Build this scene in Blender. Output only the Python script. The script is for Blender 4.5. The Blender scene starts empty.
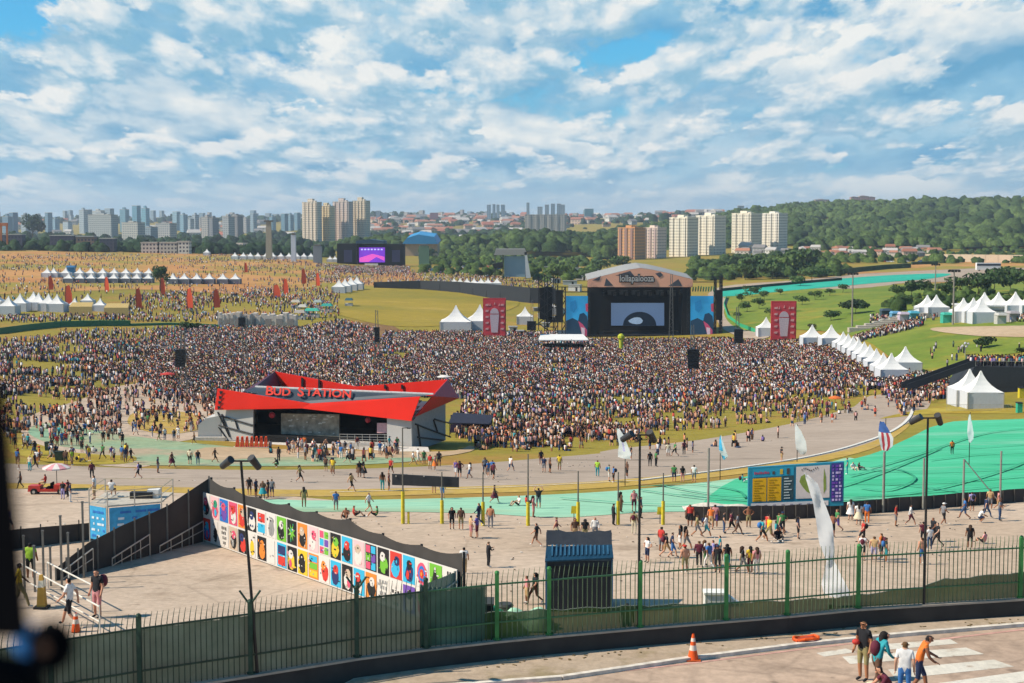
EXPO=0.32
SKYK=8.6
HAZE=0.00008
import bpy, bmesh, math, random
import numpy as np
from mathutils import Vector, Matrix
from mathutils.geometry import delaunay_2d_cdt
random.seed(7); rng = np.random.default_rng(7)
SKSEED = 5.3
S = bpy.context.scene
COL = S.collection
PI = math.pi
F = 1500.0; CX = 512.0; CY = 341.5
CAMZ = 41.0
TH = math.atan((341.5-222.0)/F)
ct, st_ = math.cos(TH), math.sin(TH)

# ------------------------------------------------------------------ geometry of the view (used only to measure where things stand)
def slope(py):
    a = (CY-py)/F
    return (st_-a*ct)/(ct+a*st_)
def xk(px, py):
    a = (CY-py)/F
    return ((px-CX)/F)/(ct+a*st_)
def pt(px, py, d):
    return Vector((xk(px, py)*d, d, CAMZ-slope(py)*d))
def pt_z(px, py, z):
    return pt(px, py, (CAMZ-z)/slope(py))

# ------------------------------------------------------------------ terrain heights: columns of (picture row or distance, depth below the eye)
cols = {
 -500: [(620,21.5),(566,22.5),(530,23.5),(500,25),(480,26),(460,27),(440,28),(420,29),(400,30),(380,31),(360,31.5),(337,31.5),(312,30),(300,29),(285,27),(270,25),('d',1045,23),('d',1200,22),('d',1600,30),('d',2500,34),('d',3500,28),('d',5000,0),('d',6500,-20),('d',12000,-30)],
 0: [(620,21.5),(566,22.5),(530,23.5),(500,25),(480,26),(460,27),(440,28.5),(420,30),(400,31.5),(380,33),(360,34),(345,34.5),(337,34.3),(325,33.5),(312,32.5),(300,31),(285,28.6),(270,26),(255,23),('d',1200,22),('d',1600,30),('d',2500,34),('d',3500,28),('d',5000,0),('d',6500,-20),('d',12000,-30)],
 256: [(620,21.5),(566,22.5),(530,23.5),(500,25),(480,26.5),(460,28.2),(440,30.2),(420,32.6),(400,35),(380,37),(360,38.5),(345,39),(337,38.6),(325,36.6),(312,34.5),(300,33),(285,31),(270,28.5),(262,27),('d',1160,26),('d',1600,32),('d',2300,38),('d',3500,28),('d',5000,0),('d',6500,-20),('d',12000,-30)],
 384: [(620,21.5),(566,22.5),(530,23.5),(500,25),(480,26.5),(460,28.5),(440,31),(420,33.5),(400,36.2),(380,38.2),(360,39.6),(345,40.2),(337,40),(325,38),(312,36),(300,34.5),(290,33.5),(280,33),(266,32.5),('d',1600,34),('d',2300,40),('d',3000,36),('d',4000,8),('d',5500,-22),('d',12000,-35)],
 512: [(620,21.5),(566,22.5),(530,23.5),(500,25),(480,26.5),(460,28.5),(440,31),(420,34),(400,37),(380,39),(360,40.3),(345,41),(337,41),(325,40),(312,38),(300,36.5),(290,34.5),(280,33),(270,33),('d',1160,34),('d',1500,36),('d',1750,26),('d',2000,24),('d',2300,28),('d',3000,30),('d',4000,5),('d',5500,-18),('d',12000,-35)],
 640: [(620,21.5),(566,22.5),(530,23.5),(500,25),(480,26.5),(460,28.5),(440,31),(420,34),(400,37),(380,39),(360,40.3),(345,41),(337,41),(325,40),(312,38.5),(300,37.5),(285,37),(270,37),('d',1400,37),('d',1700,34),('d',2000,25),('d',2400,19),('d',2900,13),('d',4000,-2),('d',5500,-20),('d',12000,-35)],
 768: [(620,21.5),(566,22.5),(530,23.5),(500,25),(480,26.5),(460,28.5),(440,31),(420,33.5),(400,36),(380,38),(360,39.5),(345,40),(337,40),(325,38),(310,36),(300,34.5),(290,34),(280,33.5),(270,33.5),('d',1300,33),('d',1700,30),('d',2000,22),('d',2400,0),('d',2800,-20),('d',3500,-28),('d',12000,-50)],
 896: [(620,21.5),(566,22.5),(530,23.5),(500,24.7),(480,26),(460,27.8),(440,30),(420,32),(405,33.3),(390,34),(375,34),(360,32.8),(345,31.5),(330,30.5),(322,30),(310,30.5),(300,31.5),(285,32),(270,32),('d',1300,31),('d',1550,30),('d',1900,19),('d',2200,0),('d',2700,-24),('d',3300,-30),('d',12000,-60)],
 1024: [(620,21.5),(566,22.5),(530,23.3),(500,24.5),(480,26),(460,27.5),(440,29.5),(420,31.5),(405,32.7),(390,32.5),(370,31),(350,29),(330,27),(322,27),(310,28),(300,29),(285,31),(270,31),('d',1300,31),('d',1550,30),('d',1900,17),('d',2200,-1),('d',2700,-25),('d',3300,-31),('d',12000,-60)],
 1500: [(620,21.5),(566,22.5),(530,23),(500,24),(480,25),(460,26),(440,27),(420,28),(400,28),(370,27),(340,26),(322,26),(300,28),(285,30),('d',1300,31),('d',1900,14),('d',2700,-40),('d',3300,-46),('d',12000,-90)],
}
LD0, LD1, NK = math.log(14.0), math.log(13000.0), 900
lds = np.linspace(LD0, LD1, NK)
U0, U1, NU = -1000.0, 2000.0, 151
us = np.linspace(U0, U1, NU)
cu = sorted(cols)
ctab = []
for c in cu:
    ds, zs = [14.0], [CAMZ-21.5]
    for e in cols[c]:
        if e[0] == 'd': d, Hh = e[1], e[2]
        else: Hh = e[1]; d = Hh/slope(e[0])
        ds.append(d); zs.append(CAMZ-Hh)
    ctab.append(np.interp(lds, np.log(np.array(ds)), np.array(zs)))
ctab = np.array(ctab)
T = np.array([np.interp(us, cu, ctab[:, k]) for k in range(NK)]).T.copy()      # NU x NK
def gsm(A, n, axis):
    k = np.exp(-0.5*(np.arange(-3*n, 3*n+1)/n)**2); k /= k.sum()
    P = np.pad(A, [(3*n, 3*n) if a == axis else (0, 0) for a in (0, 1)], mode='edge')
    return np.apply_along_axis(lambda v: np.convolve(v, k, 'valid'), axis, P)
T = gsm(T, 4, 1); T = gsm(T, 2, 0)
def hz(x, y):
    x = np.asarray(x, float); y = np.maximum(np.asarray(y, float), 14.0)
    u = np.clip((CX+F*x/y-U0)/(U1-U0)*(NU-1), 0, NU-1.001)
    k = np.clip((np.log(y)-LD0)/(LD1-LD0)*(NK-1), 0, NK-1.001)
    i = u.astype(int); j = k.astype(int); a = u-i; b = k-j
    return (T[i, j]*(1-a)*(1-b)+T[i+1, j]*a*(1-b)+T[i, j+1]*(1-a)*b+T[i+1, j+1]*a*b)
DS = np.exp(np.linspace(math.log(60), math.log(12000), 3000))
def at(px, py, off=0.0):
    s = slope(py); x = xk(px, py)*DS
    g = (CAMZ-s*DS)-hz(x, DS)
    idx = np.where(g <= 0)[0]
    if len(idx) == 0: d = 6000.0
    elif idx[0] == 0: d = DS[0]
    else:
        i = idx[0]; t = g[i-1]/(g[i-1]-g[i]); d = DS[i-1]+(DS[i]-DS[i-1])*t
    x = xk(px, py)*d
    return Vector((x, d, float(hz(x, d))+off))
def gd(px, d):
    x = (px-CX)/F*d
    return Vector((x, d, float(hz(x, d))))
def ppm(p): return F/p.y      # picture scale at a point, to size things

# ------------------------------------------------------------------ materials
MATS = {}
def srgb(c):
    if isinstance(c, str):
        c = c.lstrip('#'); c = tuple(int(c[i:i+2], 16)/255 for i in (0, 2, 4))
    return tuple((v/12.92 if v <= .04045 else ((v+.055)/1.055)**2.4) for v in c)
def newmat(name):
    m = bpy.data.materials.new(name); m.use_nodes = True
    nt = m.node_tree; return m, nt, nt.nodes, nt.links, nt.nodes['Principled BSDF']
def mat(name, c, rough=.7, metal=0, var=.12, scale=3.0, bump=0, lin=False, emit=0):
    if name in MATS: return MATS[name]
    c = c if lin else srgb(c)
    m, nt, N, L, P = newmat(name)
    P.inputs['Roughness'].default_value = rough; P.inputs['Metallic'].default_value = metal
    P.inputs['Specular IOR Level'].default_value = .3
    if var > 0:
        tc = N.new('ShaderNodeTexCoord'); no = N.new('ShaderNodeTexNoise'); no.inputs['Scale'].default_value = scale; no.inputs['Detail'].default_value = 5
        L.new(tc.outputs['Object'], no.inputs['Vector'])
        mx = N.new('ShaderNodeMix'); mx.data_type = 'RGBA'
        mx.inputs[6].default_value = tuple(v*(1-var) for v in c)+(1,); mx.inputs[7].default_value = tuple(min(1, v*(1+var)) for v in c)+(1,)
        mr = N.new('ShaderNodeMapRange'); mr.inputs[1].default_value = .35; mr.inputs[2].default_value = .65
        L.new(no.outputs['Fac'], mr.inputs[0]); L.new(mr.outputs[0], mx.inputs[0]); L.new(mx.outputs[2], P.inputs['Base Color'])
        if bump:
            b = N.new('ShaderNodeBump'); b.inputs['Strength'].default_value = bump; L.new(no.outputs['Fac'], b.inputs['Height']); L.new(b.outputs[0], P.inputs['Normal'])
    else: P.inputs['Base Color'].default_value = c+(1,)
    if emit:
        P.inputs['Emission Color'].default_value = c+(1,); P.inputs['Emission Strength'].default_value = emit
    MATS[name] = m; return m
def groundmat(name, c1, c2, s1, c3=None, s3=1.0, t3=(.55, .65), rough=.9, fine=1.5, aniso=(1, 1, 1), crack=0):
    """two-tone large scale variation + stains + fine grain, in world metres"""
    if name in MATS: return MATS[name]
    m, nt, N, L, P = newmat(name); P.inputs['Roughness'].default_value = rough; P.inputs['Specular IOR Level'].default_value = .15
    tc = N.new('ShaderNodeTexCoord'); mp = N.new('ShaderNodeMapping'); mp.inputs['Scale'].default_value = aniso; L.new(tc.outputs['Object'], mp.inputs[0])
    def noise(sc, det=5, r=.6):
        n = N.new('ShaderNodeTexNoise'); n.inputs['Scale'].default_value = sc; n.inputs['Detail'].default_value = det; n.inputs['Roughness'].default_value = r; L.new(mp.outputs[0], n.inputs['Vector']); return n
    def ramp(src, a, b):
        r = N.new('ShaderNodeMapRange'); r.inputs[1].default_value = a; r.inputs[2].default_value = b; L.new(src, r.inputs[0]); return r.outputs[0]
    def mix(f, a, b, mode='MIX'):
        x = N.new('ShaderNodeMix'); x.data_type = 'RGBA'; x.blend_type = mode
        if hasattr(f, 'links'): L.new(f, x.inputs[0])
        else: x.inputs[0].default_value = f
        for k, v in ((6, a), (7, b)):
            if isinstance(v, tuple): x.inputs[k].default_value = v+(1,)
            else: L.new(v, x.inputs[k])
        return x.outputs[2]
    o = mix(ramp(noise(s1).outputs['Fac'], .38, .62), srgb(c1), srgb(c2))
    if c3: o = mix(ramp(noise(s3, 6, .65).outputs['Fac'], *t3), o, srgb(c3))
    g = noise(fine, 6, .7)
    gm = N.new('ShaderNodeMapRange'); gm.inputs[1].default_value = .3; gm.inputs[2].default_value = .7; gm.inputs[3].default_value = .8; gm.inputs[4].default_value = 1.18; L.new(g.outputs['Fac'], gm.inputs[0])
    cc = N.new('ShaderNodeCombineColor'); [L.new(gm.outputs[0], cc.inputs[i]) for i in range(3)]
    o = mix(1.0, o, cc.outputs[0], 'MULTIPLY')
    if crack:
        dn = noise(crack*4, 4); ad = N.new('ShaderNodeMix'); ad.data_type = 'VECTOR'; ad.inputs[0].default_value = .08/crack*.25; L.new(tc.outputs['Object'], ad.inputs[4]); L.new(dn.outputs['Color'], ad.inputs[5])
        vo = N.new('ShaderNodeTexVoronoi'); vo.feature = 'DISTANCE_TO_EDGE'; vo.inputs['Scale'].default_value = crack; L.new(ad.outputs[1], vo.inputs['Vector'])
        r = N.new('ShaderNodeMapRange'); r.inputs[1].default_value = 0; r.inputs[2].default_value = .022*crack/.2; r.inputs[3].default_value = .62; r.inputs[4].default_value = 1; L.new(vo.outputs['Distance'], r.inputs[0])
        oc = N.new('ShaderNodeCombineColor'); [L.new(r.outputs[0], oc.inputs[i]) for i in range(3)]; o = mix(.45, o, oc.outputs[0], 'MULTIPLY')
        st = ramp(noise(.9, 3).outputs['Fac'], .66, .73); o = mix(st, o, tuple(v*.62 for v in srgb(c1)))
    L.new(o, P.inputs['Base Color'])
    b = N.new('ShaderNodeBump'); b.inputs['Strength'].default_value = .3; b.inputs['Distance'].default_value = .1; L.new(g.outputs['Fac'], b.inputs['Height']); L.new(b.outputs[0], P.inputs['Normal'])
    MATS[name] = m; return m
def vcolmat(name, rough=.8):
    if name in MATS: return MATS[name]
    m, nt, N, L, P = newmat(name); P.inputs['Roughness'].default_value = rough; P.inputs['Specular IOR Level'].default_value = .15
    a = N.new('ShaderNodeAttribute'); a.attribute_name = 'Col'; L.new(a.outputs['Color'], P.inputs['Base Color'])
    MATS[name] = m; return m

SPLIT = {'rail', 'side_wing', 'bracket', 'cross_truss', 'strut', 'cross_bar', 'notch', 'gable_panel', 'slat', 'wheel', 'lamp', 'lamp_head', 'upright', 'post', 'pole', 'tower', 'doorway', 'barrier_bar', 'neon_sign', 'guard_rail', 'scaffold_pole', 'ramp_side', 'frame_post', 'front_wall', 'spot', 'rigging', 'lighting_rig', 'fascia_artwork'}
# ------------------------------------------------------------------ mesh builder
class MB:
    def __init__(s): s.v = []; s.f = []; s.m = []; s.st = []
    def add(s, vs, fs, mi=0):
        n = len(s.v); s.st.append((n, len(s.f))); s.v += [tuple(v) for v in vs]; s.f += [tuple(i+n for i in f) for f in fs]; s.m += [mi]*len(fs); return s
    def box(s, c, sz, mi=0, rz=0, taper=1.0):
        x, y, z = (q/2 for q in sz); cr, sr = math.cos(rz), math.sin(rz); vs = []
        for k, dz in enumerate((-z, z)):
            t = 1 if k == 0 else taper
            for dx, dy in ((-x, -y), (x, -y), (x, y), (-x, y)):
                vs.append((c[0]+(dx*cr-dy*sr)*t, c[1]+(dx*sr+dy*cr)*t, c[2]+dz))
        return s.add(vs, [(3, 2, 1, 0), (4, 5, 6, 7), (0, 1, 5, 4), (1, 2, 6, 5), (2, 3, 7, 6), (3, 0, 4, 7)], mi)
    def b0(s, c, sz, mi=0, rz=0, taper=1.0):      # c at the base
        return s.box((c[0], c[1], c[2]+sz[2]/2), sz, mi, rz, taper)
    def tube(s, p0, p1, r0, r1=None, n=8, mi=0, cap=True):
        r1 = r0 if r1 is None else r1
        p0, p1 = Vector(p0), Vector(p1); a = (p1-p0); 
        if a.length < 1e-6: return s
        a.normalize(); u = a.orthogonal().normalized(); w = a.cross(u); vs = []
        for p, r in ((p0, r0), (p1, r1)):
            for i in range(n):
                t = 2*PI*i/n; vs.append(p+u*math.cos(t)*r+w*math.sin(t)*r)
        fs = [(i, (i+1) % n, n+(i+1) % n, n+i) for i in range(n)]
        if cap: fs += [tuple(range(n-1, -1, -1)), tuple(range(n, 2*n))]
        return s.add(vs, fs, mi)
    def path(s, pts, r, n=6, mi=0):
        for a, b in zip(pts[:-1], pts[1:]): s.tube(a, b, r, r, n, mi)
        return s
    def poly(s, pts, mi=0): return s.add(pts, [tuple(range(len(pts)))], mi)
    def slab(s, pts, d, mi=0):      # polygon extruded by vector d
        d = Vector(d); n = len(pts); P = [Vector(p) for p in pts]
        vs = P+[p+d for p in P]
        fs = [tuple(range(n)), tuple(range(2*n-1, n-1, -1))]+[(i, n+i, n+(i+1) % n, (i+1) % n) for i in range(n)]
        return s.add(vs, fs, mi)
    def ball(s, c, r, mi=0, n=8, m=5, sz=1.0):
        vs = [(c[0], c[1], c[2]-r*sz)]
        for j in range(1, m):
            t = PI*j/m
            for i in range(n): vs.append((c[0]+r*math.sin(t)*math.cos(2*PI*i/n), c[1]+r*math.sin(t)*math.sin(2*PI*i/n), c[2]-r*sz*math.cos(t)))
        vs.append((c[0], c[1], c[2]+r*sz)); fs = []
        for i in range(n): fs.append((0, 1+(i+1) % n, 1+i))
        for j in range(m-2):
            for i in range(n):
                a = 1+j*n+i; b = 1+j*n+(i+1) % n; fs.append((a, b, b+n, a+n))
        e = len(vs)-1; o = 1+(m-2)*n
        for i in range(n): fs.append((o+i, o+(i+1) % n, e))
        return s.add(vs, fs, mi)
    def mesh(s, name, mats, smooth=False):
        me = bpy.data.meshes.new(name); me.from_pydata(s.v, [], s.f)
        for m in (mats if isinstance(mats, (list, tuple)) else [mats]): me.materials.append(m)
        me.polygons.foreach_set('material_index', s.m)
        if smooth: me.polygons.foreach_set('use_smooth', [True]*len(s.f))
        me.validate(); me.update(); return me
    def build(s, name, mats, parent=None, smooth=False):
        if name in SPLIT and 1 < len(s.st) <= 40:
            en = s.st[1:]+[(len(s.v), len(s.f))]; o = None
            for (v0, f0), (v1, f1) in zip(s.st, en):
                t = MB(); t.v = s.v[v0:v1]; t.f = [tuple(i-v0 for i in f) for f in s.f[f0:f1]]; t.m = s.m[f0:f1]; t.st = [(0, 0)]; o = t.build(name, mats, parent, smooth)
            return o
        o = bpy.data.objects.new(name, s.mesh(name, mats, smooth)); COL.objects.link(o)
        if parent: o.parent = parent
        return o
def tag(o, label=None, cat=None, group=None, kind=None):
    if label: o['label'] = label
    if cat: o['category'] = cat
    if group: o['group'] = group
    if kind: o['kind'] = kind
    return o
def thing(name, label, cat, loc=(0, 0, 0), rz=0, group=None):
    o = bpy.data.objects.new(name, None); COL.objects.link(o); o.empty_display_size = .3
    o.location = loc; o.rotation_euler = (0, 0, rz); return tag(o, label, cat, group)
KIDS = {}
def dup(root, loc, rz=0, label=None, group=None, sc=None):
    r = root.copy(); COL.objects.link(r); r.location = loc; r.rotation_euler = (0, 0, rz)
    if label: r['label'] = label
    if group: r['group'] = group
    if sc: r.scale = sc
    for ch in root.children:
        c = ch.copy(); COL.objects.link(c); c.parent = r
        for g in ch.children:
            d = g.copy(); COL.objects.link(d); d.parent = c
    return r
def text(body, size, m, parent, M, name='lettering', ext=.02, wide=1.0, align='CENTER', bold=.0):
    cu_ = bpy.data.curves.new(name, 'FONT'); cu_.body = body; cu_.size = size; cu_.extrude = ext; cu_.align_x = align; cu_.align_y = 'CENTER'; cu_.offset = bold; cu_.resolution_u = 3
    t = bpy.data.objects.new(name, cu_); COL.objects.link(t)
    dg = bpy.context.evaluated_depsgraph_get(); me = bpy.data.meshes.new_from_object(t.evaluated_get(dg))
    bpy.data.objects.remove(t); me.materials.clear(); me.materials.append(m); me.name = name
    me.transform(M @ Matrix.Diagonal((wide, 1, 1, 1)))
    o = bpy.data.objects.new(name, me); COL.objects.link(o)
    if parent: o.parent = parent
    return o
ORD = ['first', 'second', 'third', 'fourth', 'fifth', 'sixth', 'seventh', 'eighth', 'ninth', 'tenth', 'eleventh', 'twelfth', 'thirteenth', 'fourteenth', 'fifteenth', 'sixteenth', 'seventeenth', 'eighteenth', 'nineteenth', 'twentieth']

# value noise for scattering
def vnoise(x, y, sc, seed=0):
    r = np.random.default_rng(seed).random((257, 257)); x = np.asarray(x)/sc; y = np.asarray(y)/sc
    i = np.floor(x).astype(int); j = np.floor(y).astype(int); a = x-i; b = y-j; a = a*a*(3-2*a); b = b*b*(3-2*b)
    i %= 256; j %= 256
    return r[i, j]*(1-a)*(1-b)+r[i+1, j]*a*(1-b)+r[i, j+1]*(1-a)*b+r[i+1, j+1]*a*b
def inpoly(x, y, P):
    x = np.asarray(x); y = np.asarray(y); c = np.zeros(x.shape, bool); n = len(P)
    for i in range(n):
        x1, y1 = P[i]; x2, y2 = P[(i+1) % n]
        if y1 == y2: continue
        t = ((y1 > y) != (y2 > y)) & (x < (x2-x1)*(y-y1)/(y2-y1)+x1); c ^= t
    return c
# ================================================================== SETTING
# camera
cam_d = bpy.data.cameras.new('camera'); cam = bpy.data.objects.new('camera', cam_d); COL.objects.link(cam); S.camera = cam
cam_d.sensor_width = 36; cam_d.lens = F/1024*36; cam_d.clip_start = .1; cam_d.clip_end = 40000
cam.location = (0, 0, CAMZ); cam.rotation_euler = (PI/2-TH, 0, 0)
cam_d.dof.use_dof = True; cam_d.dof.focus_distance = 110; cam_d.dof.aperture_fstop = 3.2
S.view_settings.view_transform = 'Standard'; S.view_settings.look = 'None'; S.view_settings.gamma = 1; S.view_settings.exposure = EXPO
# sun
AZ = math.radians(10); EL = math.radians(44)
sdir = Vector((-math.cos(EL)*math.cos(AZ), -math.cos(EL)*math.sin(AZ), math.sin(EL)))
sl = bpy.data.lights.new('sun', 'SUN'); sl.energy = 5.0; sl.angle = math.radians(.53); sl.color = (1, .90, .76)
so = bpy.data.objects.new('sun', sl); COL.objects.link(so); so.rotation_euler = sdir.to_track_quat('Z', 'Y').to_euler(); so.location = (-60, 0, 120)
# sky with clouds
SKX, SKY_, SKS, SKT = SKSEED, 6.4, 1.25, .45
W = bpy.data.worlds.new('World'); S.world = W; W.use_nodes = True; W.cycles.sampling_method = 'MANUAL'; W.cycles.sample_map_resolution = 256
N = W.node_tree.nodes; L = W.node_tree.links; N.clear()
def wn(t, **k):
    n = N.new(t)
    for a, b in k.items(): setattr(n, a, b)
    return n
def wmath(op, a, b=None, clamp=False):
    n = N.new('ShaderNodeMath'); n.operation = op; n.use_clamp = clamp
    for i, v in enumerate((a, b)):
        if v is None: continue
        if isinstance(v, (int, float)): n.inputs[i].default_value = v
        else: L.new(v, n.inputs[i])
    return n.outputs[0]
def wmap(src, a, b, c=0., d=1., smooth=False):
    n = N.new('ShaderNodeMapRange'); n.interpolation_type = 'SMOOTHSTEP' if smooth else 'LINEAR'
    for i, v in enumerate((a, b, c, d)): n.inputs[i+1].default_value = v
    L.new(src, n.inputs[0]); return n.outputs[0]
def wmix(f, a, b):
    n = N.new('ShaderNodeMix'); n.data_type = 'RGBA'
    if isinstance(f, (int, float)): n.inputs[0].default_value = f
    else: L.new(f, n.inputs[0])
    for k, v in ((6, a), (7, b)):
        if isinstance(v, tuple): n.inputs[k].default_value = v+(1,)
        else: L.new(v, n.inputs[k])
    return n.outputs[2]
sky = wn('ShaderNodeTexSky', sky_type='NISHITA', sun_disc=False); sky.sun_elevation = EL; sky.sun_rotation = math.atan2(sdir.x, sdir.y); sky.altitude = 750; sky.air_density = 1.0; sky.dust_density = .6; sky.ozone_density = 1.5
tc = wn('ShaderNodeTexCoord'); sp = wn('ShaderNodeSeparateXYZ'); L.new(tc.outputs['Generated'], sp.inputs[0])
az = wmath('ARCTAN2', sp.outputs[0], sp.outputs[1]); el = wmath('MAXIMUM', sp.outputs[2], -.02)
CB = SKYK
# height and width are both compressed towards the horizon, as for a cloud deck receding into the distance
lv = wmath('MULTIPLY', wmath('LOGARITHM', wmath('ADD', el, .05), math.e), 1.25); ux = wmath('MULTIPLY', az, wmath('DIVIDE', 1.9, wmath('ADD', el, .27)))
def cn(dx, dy, seed, sc, det, r=.55, dist=0.):
    c = wn('ShaderNodeCombineXYZ'); L.new(wmath('ADD', ux, dx), c.inputs[0]); L.new(wmath('ADD', lv, dy), c.inputs[1]); c.inputs[2].default_value = seed
    n = wn('ShaderNodeTexNoise'); n.inputs['Scale'].default_value = sc; n.inputs['Detail'].default_value = det; n.inputs['Roughness'].default_value = r; n.inputs['Distortion'].default_value = dist; L.new(c.outputs[0], n.inputs['Vector']); return n.outputs['Fac']
hor = wmap(el, 0.0, .13, .85, .1, True)
blue = wn('ShaderNodeMix'); blue.data_type = 'RGBA'; blue.blend_type = 'MULTIPLY'; blue.inputs[0].default_value = 1
L.new(sky.outputs[0], blue.inputs[6]); blue.inputs[7].default_value = (.2, .85, 1.15, 1)
allc = wmix(hor, blue.outputs[2], tuple(CB*v for v in (.24, .50, .67)))
gapn = cn(0, 0, 77, 5, 6, .6)
gL = wmath('MULTIPLY', wmap(wmath('ADD', az, wmath('MULTIPLY', wmath('SUBTRACT', gapn, .5), .22)), -.275, -.305, 0, 1, True), wmap(wmath('ADD', el, wmath('MULTIPLY', wmath('SUBTRACT', gapn, .5), .06)), .105, .118, 0, 1, True))
gR = wmath('MULTIPLY', wmap(wmath('ADD', az, wmath('MULTIPLY', wmath('SUBTRACT', gapn, .5), .2)), .285, .31, 0, 1, True), wmap(wmath('ADD', el, wmath('MULTIPLY', wmath('SUBTRACT', gapn, .5), .05)), .130, .139, 0, 1, True))
keep = wmath('MULTIPLY', wmath('SUBTRACT', 1.0, wmath('MAXIMUM', gL, gR)), wmap(el, .2, .42, 1, .12, True))
def clouds(allc, seed, sc, t0, t1, amt, dark, mid, white, k1=1., k2=.5):
    n0 = cn(0, 0, seed, sc, 8, .57, .12); n1 = cn(-.04/sc*2.4, .16/sc*2.4, seed, sc, 4, .5, .12); m0 = cn(0, 0, seed+9, sc*3.3, 6, .6, .1); m1 = cn(-.03, .07, seed+9, sc*3.3, 3, .5, .1)
    cov = wmath('ADD', wmath('MULTIPLY', n0, .8), wmath('MULTIPLY', m0, .2)); al = wmath('MULTIPLY', wmap(cov, t0, t1, 0, amt, True), keep)
    rel = wmath('ADD', wmath('MULTIPLY', wmath('SUBTRACT', n0, n1), k1), wmath('MULTIPLY', wmath('SUBTRACT', m0, m1), k2))
    lo = wmap(rel, -.16, .06, 0, 1); hi = wmap(rel, .02, .30, 0, 1)
    c = wmix(hi, wmix(lo, tuple(CB*v for v in dark), tuple(CB*v for v in mid)), tuple(CB*v for v in white)); return wmix(al, allc, c)
allc = clouds(allc, SKX, 1.0, .38, .46, .95, (.11, .36, .60), (.30, .54, .70), (.60, .71, .78))
allc = clouds(allc, SKY_, SKS, SKT, SKT+.07, .95, (.13, .37, .58), (.40, .57, .69), (.88, .88, .84), 1.7, .6)
allc = clouds(allc, SKX+31, 3.6, .485, .54, .9, (.22, .46, .63), (.46, .62, .72), (.86, .86, .83), 1.9, .55)
allc = wmix(wmap(el, 0.0, .045, .6, 0, True), allc, tuple(CB*v for v in (.44, .62, .72)))
bg = wn('ShaderNodeBackground'); bg.inputs[1].default_value = .1; L.new(allc, bg.inputs[0])
out = wn('ShaderNodeOutputWorld'); L.new(bg.outputs[0], out.inputs[0])

# ground sheet
def make_ground():
    uu = np.arange(-960, 1990, 7.0); dd = [14.0]
    while dd[-1] < 12500: dd.append(dd[-1]*1.0135)
    dd = np.array(dd); U, D = np.meshgrid(uu, dd); X = (U-CX)/F*D; Z = hz(X, D)
    V = np.stack([X, D, Z], -1).reshape(-1, 3); nu = len(uu); nd = len(dd)
    a = (np.arange(nd-1)[:, None]*nu+np.arange(nu-1)[None, :]).reshape(-1)
    Fq = np.stack([a, a+1, a+nu+1, a+nu], -1)
    me = npmesh('ground', V, Fq); me.materials.append(M_grass); me.polygons.foreach_set('use_smooth', [True]*len(me.polygons))
    o = bpy.data.objects.new('ground', me); COL.objects.link(o); return tag(o, kind='structure')
def npmesh(name, V, Fq, colors=None):
    me = bpy.data.meshes.new(name); n = len(Fq); k = Fq.shape[1]
    me.vertices.add(len(V)); me.vertices.foreach_set('co', np.ascontiguousarray(V, dtype=np.float32).ravel())
    me.loops.add(n*k); me.loops.foreach_set('vertex_index', np.ascontiguousarray(Fq, dtype=np.int32).ravel())
    me.polygons.add(n); me.polygons.foreach_set('loop_start', np.arange(0, n*k, k, dtype=np.int32))
    me.update(calc_edges=True)
    if colors is not None:
        at_ = me.color_attributes.new('Col', 'FLOAT_COLOR', 'CORNER')
        c = np.ones((n, k, 4), np.float32); c[:, :, :3] = colors[:, None, :]; at_.data.foreach_set('color', c.ravel())
    return me
M_grass = groundmat('dry_grass', '#92802e', '#82782c', .02, '#9c743a', .035, (.5, .66), fine=.6)
M_green = groundmat('meadow_grass', '#627625', '#7a822f', .03, '#96852f', .04, (.54, .7), fine=.4)
M_yelgr = groundmat('infield_grass', '#98822c', '#84782a', .012, '#a68c3c', .02, (.55, .7), fine=.25, aniso=(1, 2.5, 1))
M_plaza = groundmat('plaza_asphalt', '#b39c84', '#bea891', .05, '#a08b75', .12, (.56, .66), fine=1.2, crack=.12)
M_track = groundmat('track_asphalt', '#a08e7c', '#aa9886', .05, '#90806f', .1, (.55, .7), fine=1.0, aniso=(.4, 1.6, 1))
M_dirt = groundmat('bare_earth', '#b07a45', '#ba8850', .02, '#8f8034', .018, (.44, .58), fine=.3)
M_gpaint = groundmat('green_paint', '#86b898', '#97c2a2', .05, '#8fa582', .1, (.56, .7), fine=.8, aniso=(.35, 1.6, 1))
M_gpaint2 = groundmat('bright_green_paint', '#3aaa79', '#50b68a', .04, '#7cb898', .07, (.54, .72), fine=.7, aniso=(.3, 1.8, 1))
M_gpale = groundmat('faded_green_paint', '#949c76', '#84a282', .06, '#a8957a', .1, (.5, .64), fine=.8)
M_ochre = groundmat('ochre_paint', '#ac8c42', '#b89a4e', .08, '#a08862', .2, (.56, .68), fine=1.0)
M_yline = groundmat('yellow_verge', '#a08428', '#90802c', .1, '#ad983c', .2, (.5, .65), fine=1.0)
M_sand = groundmat('pale_sand', '#b89f80', '#ad9270', .03, None, fine=.6)
ground = make_ground()
GU = np.arange(-960, 1990, 7.0)
GD = [14.0]
while GD[-1] < 12500: GD.append(GD[-1]*1.0135)
GD = np.array(GD)
def smooth_closed(P, n=4):
    P = [Vector((p[0], p[1])) for p in P]; out = []
    for i in range(len(P)):
        p0, p1, p2, p3 = P[i-1], P[i], P[(i+1) % len(P)], P[(i+2) % len(P)]
        for k in range(n):
            t = k/n; out.append(.5*((2*p1)+(p2-p0)*t+(2*p0-5*p1+4*p2-p3)*t*t+(3*p1-p0-3*p2+p3)*t**3))
    return out
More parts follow.
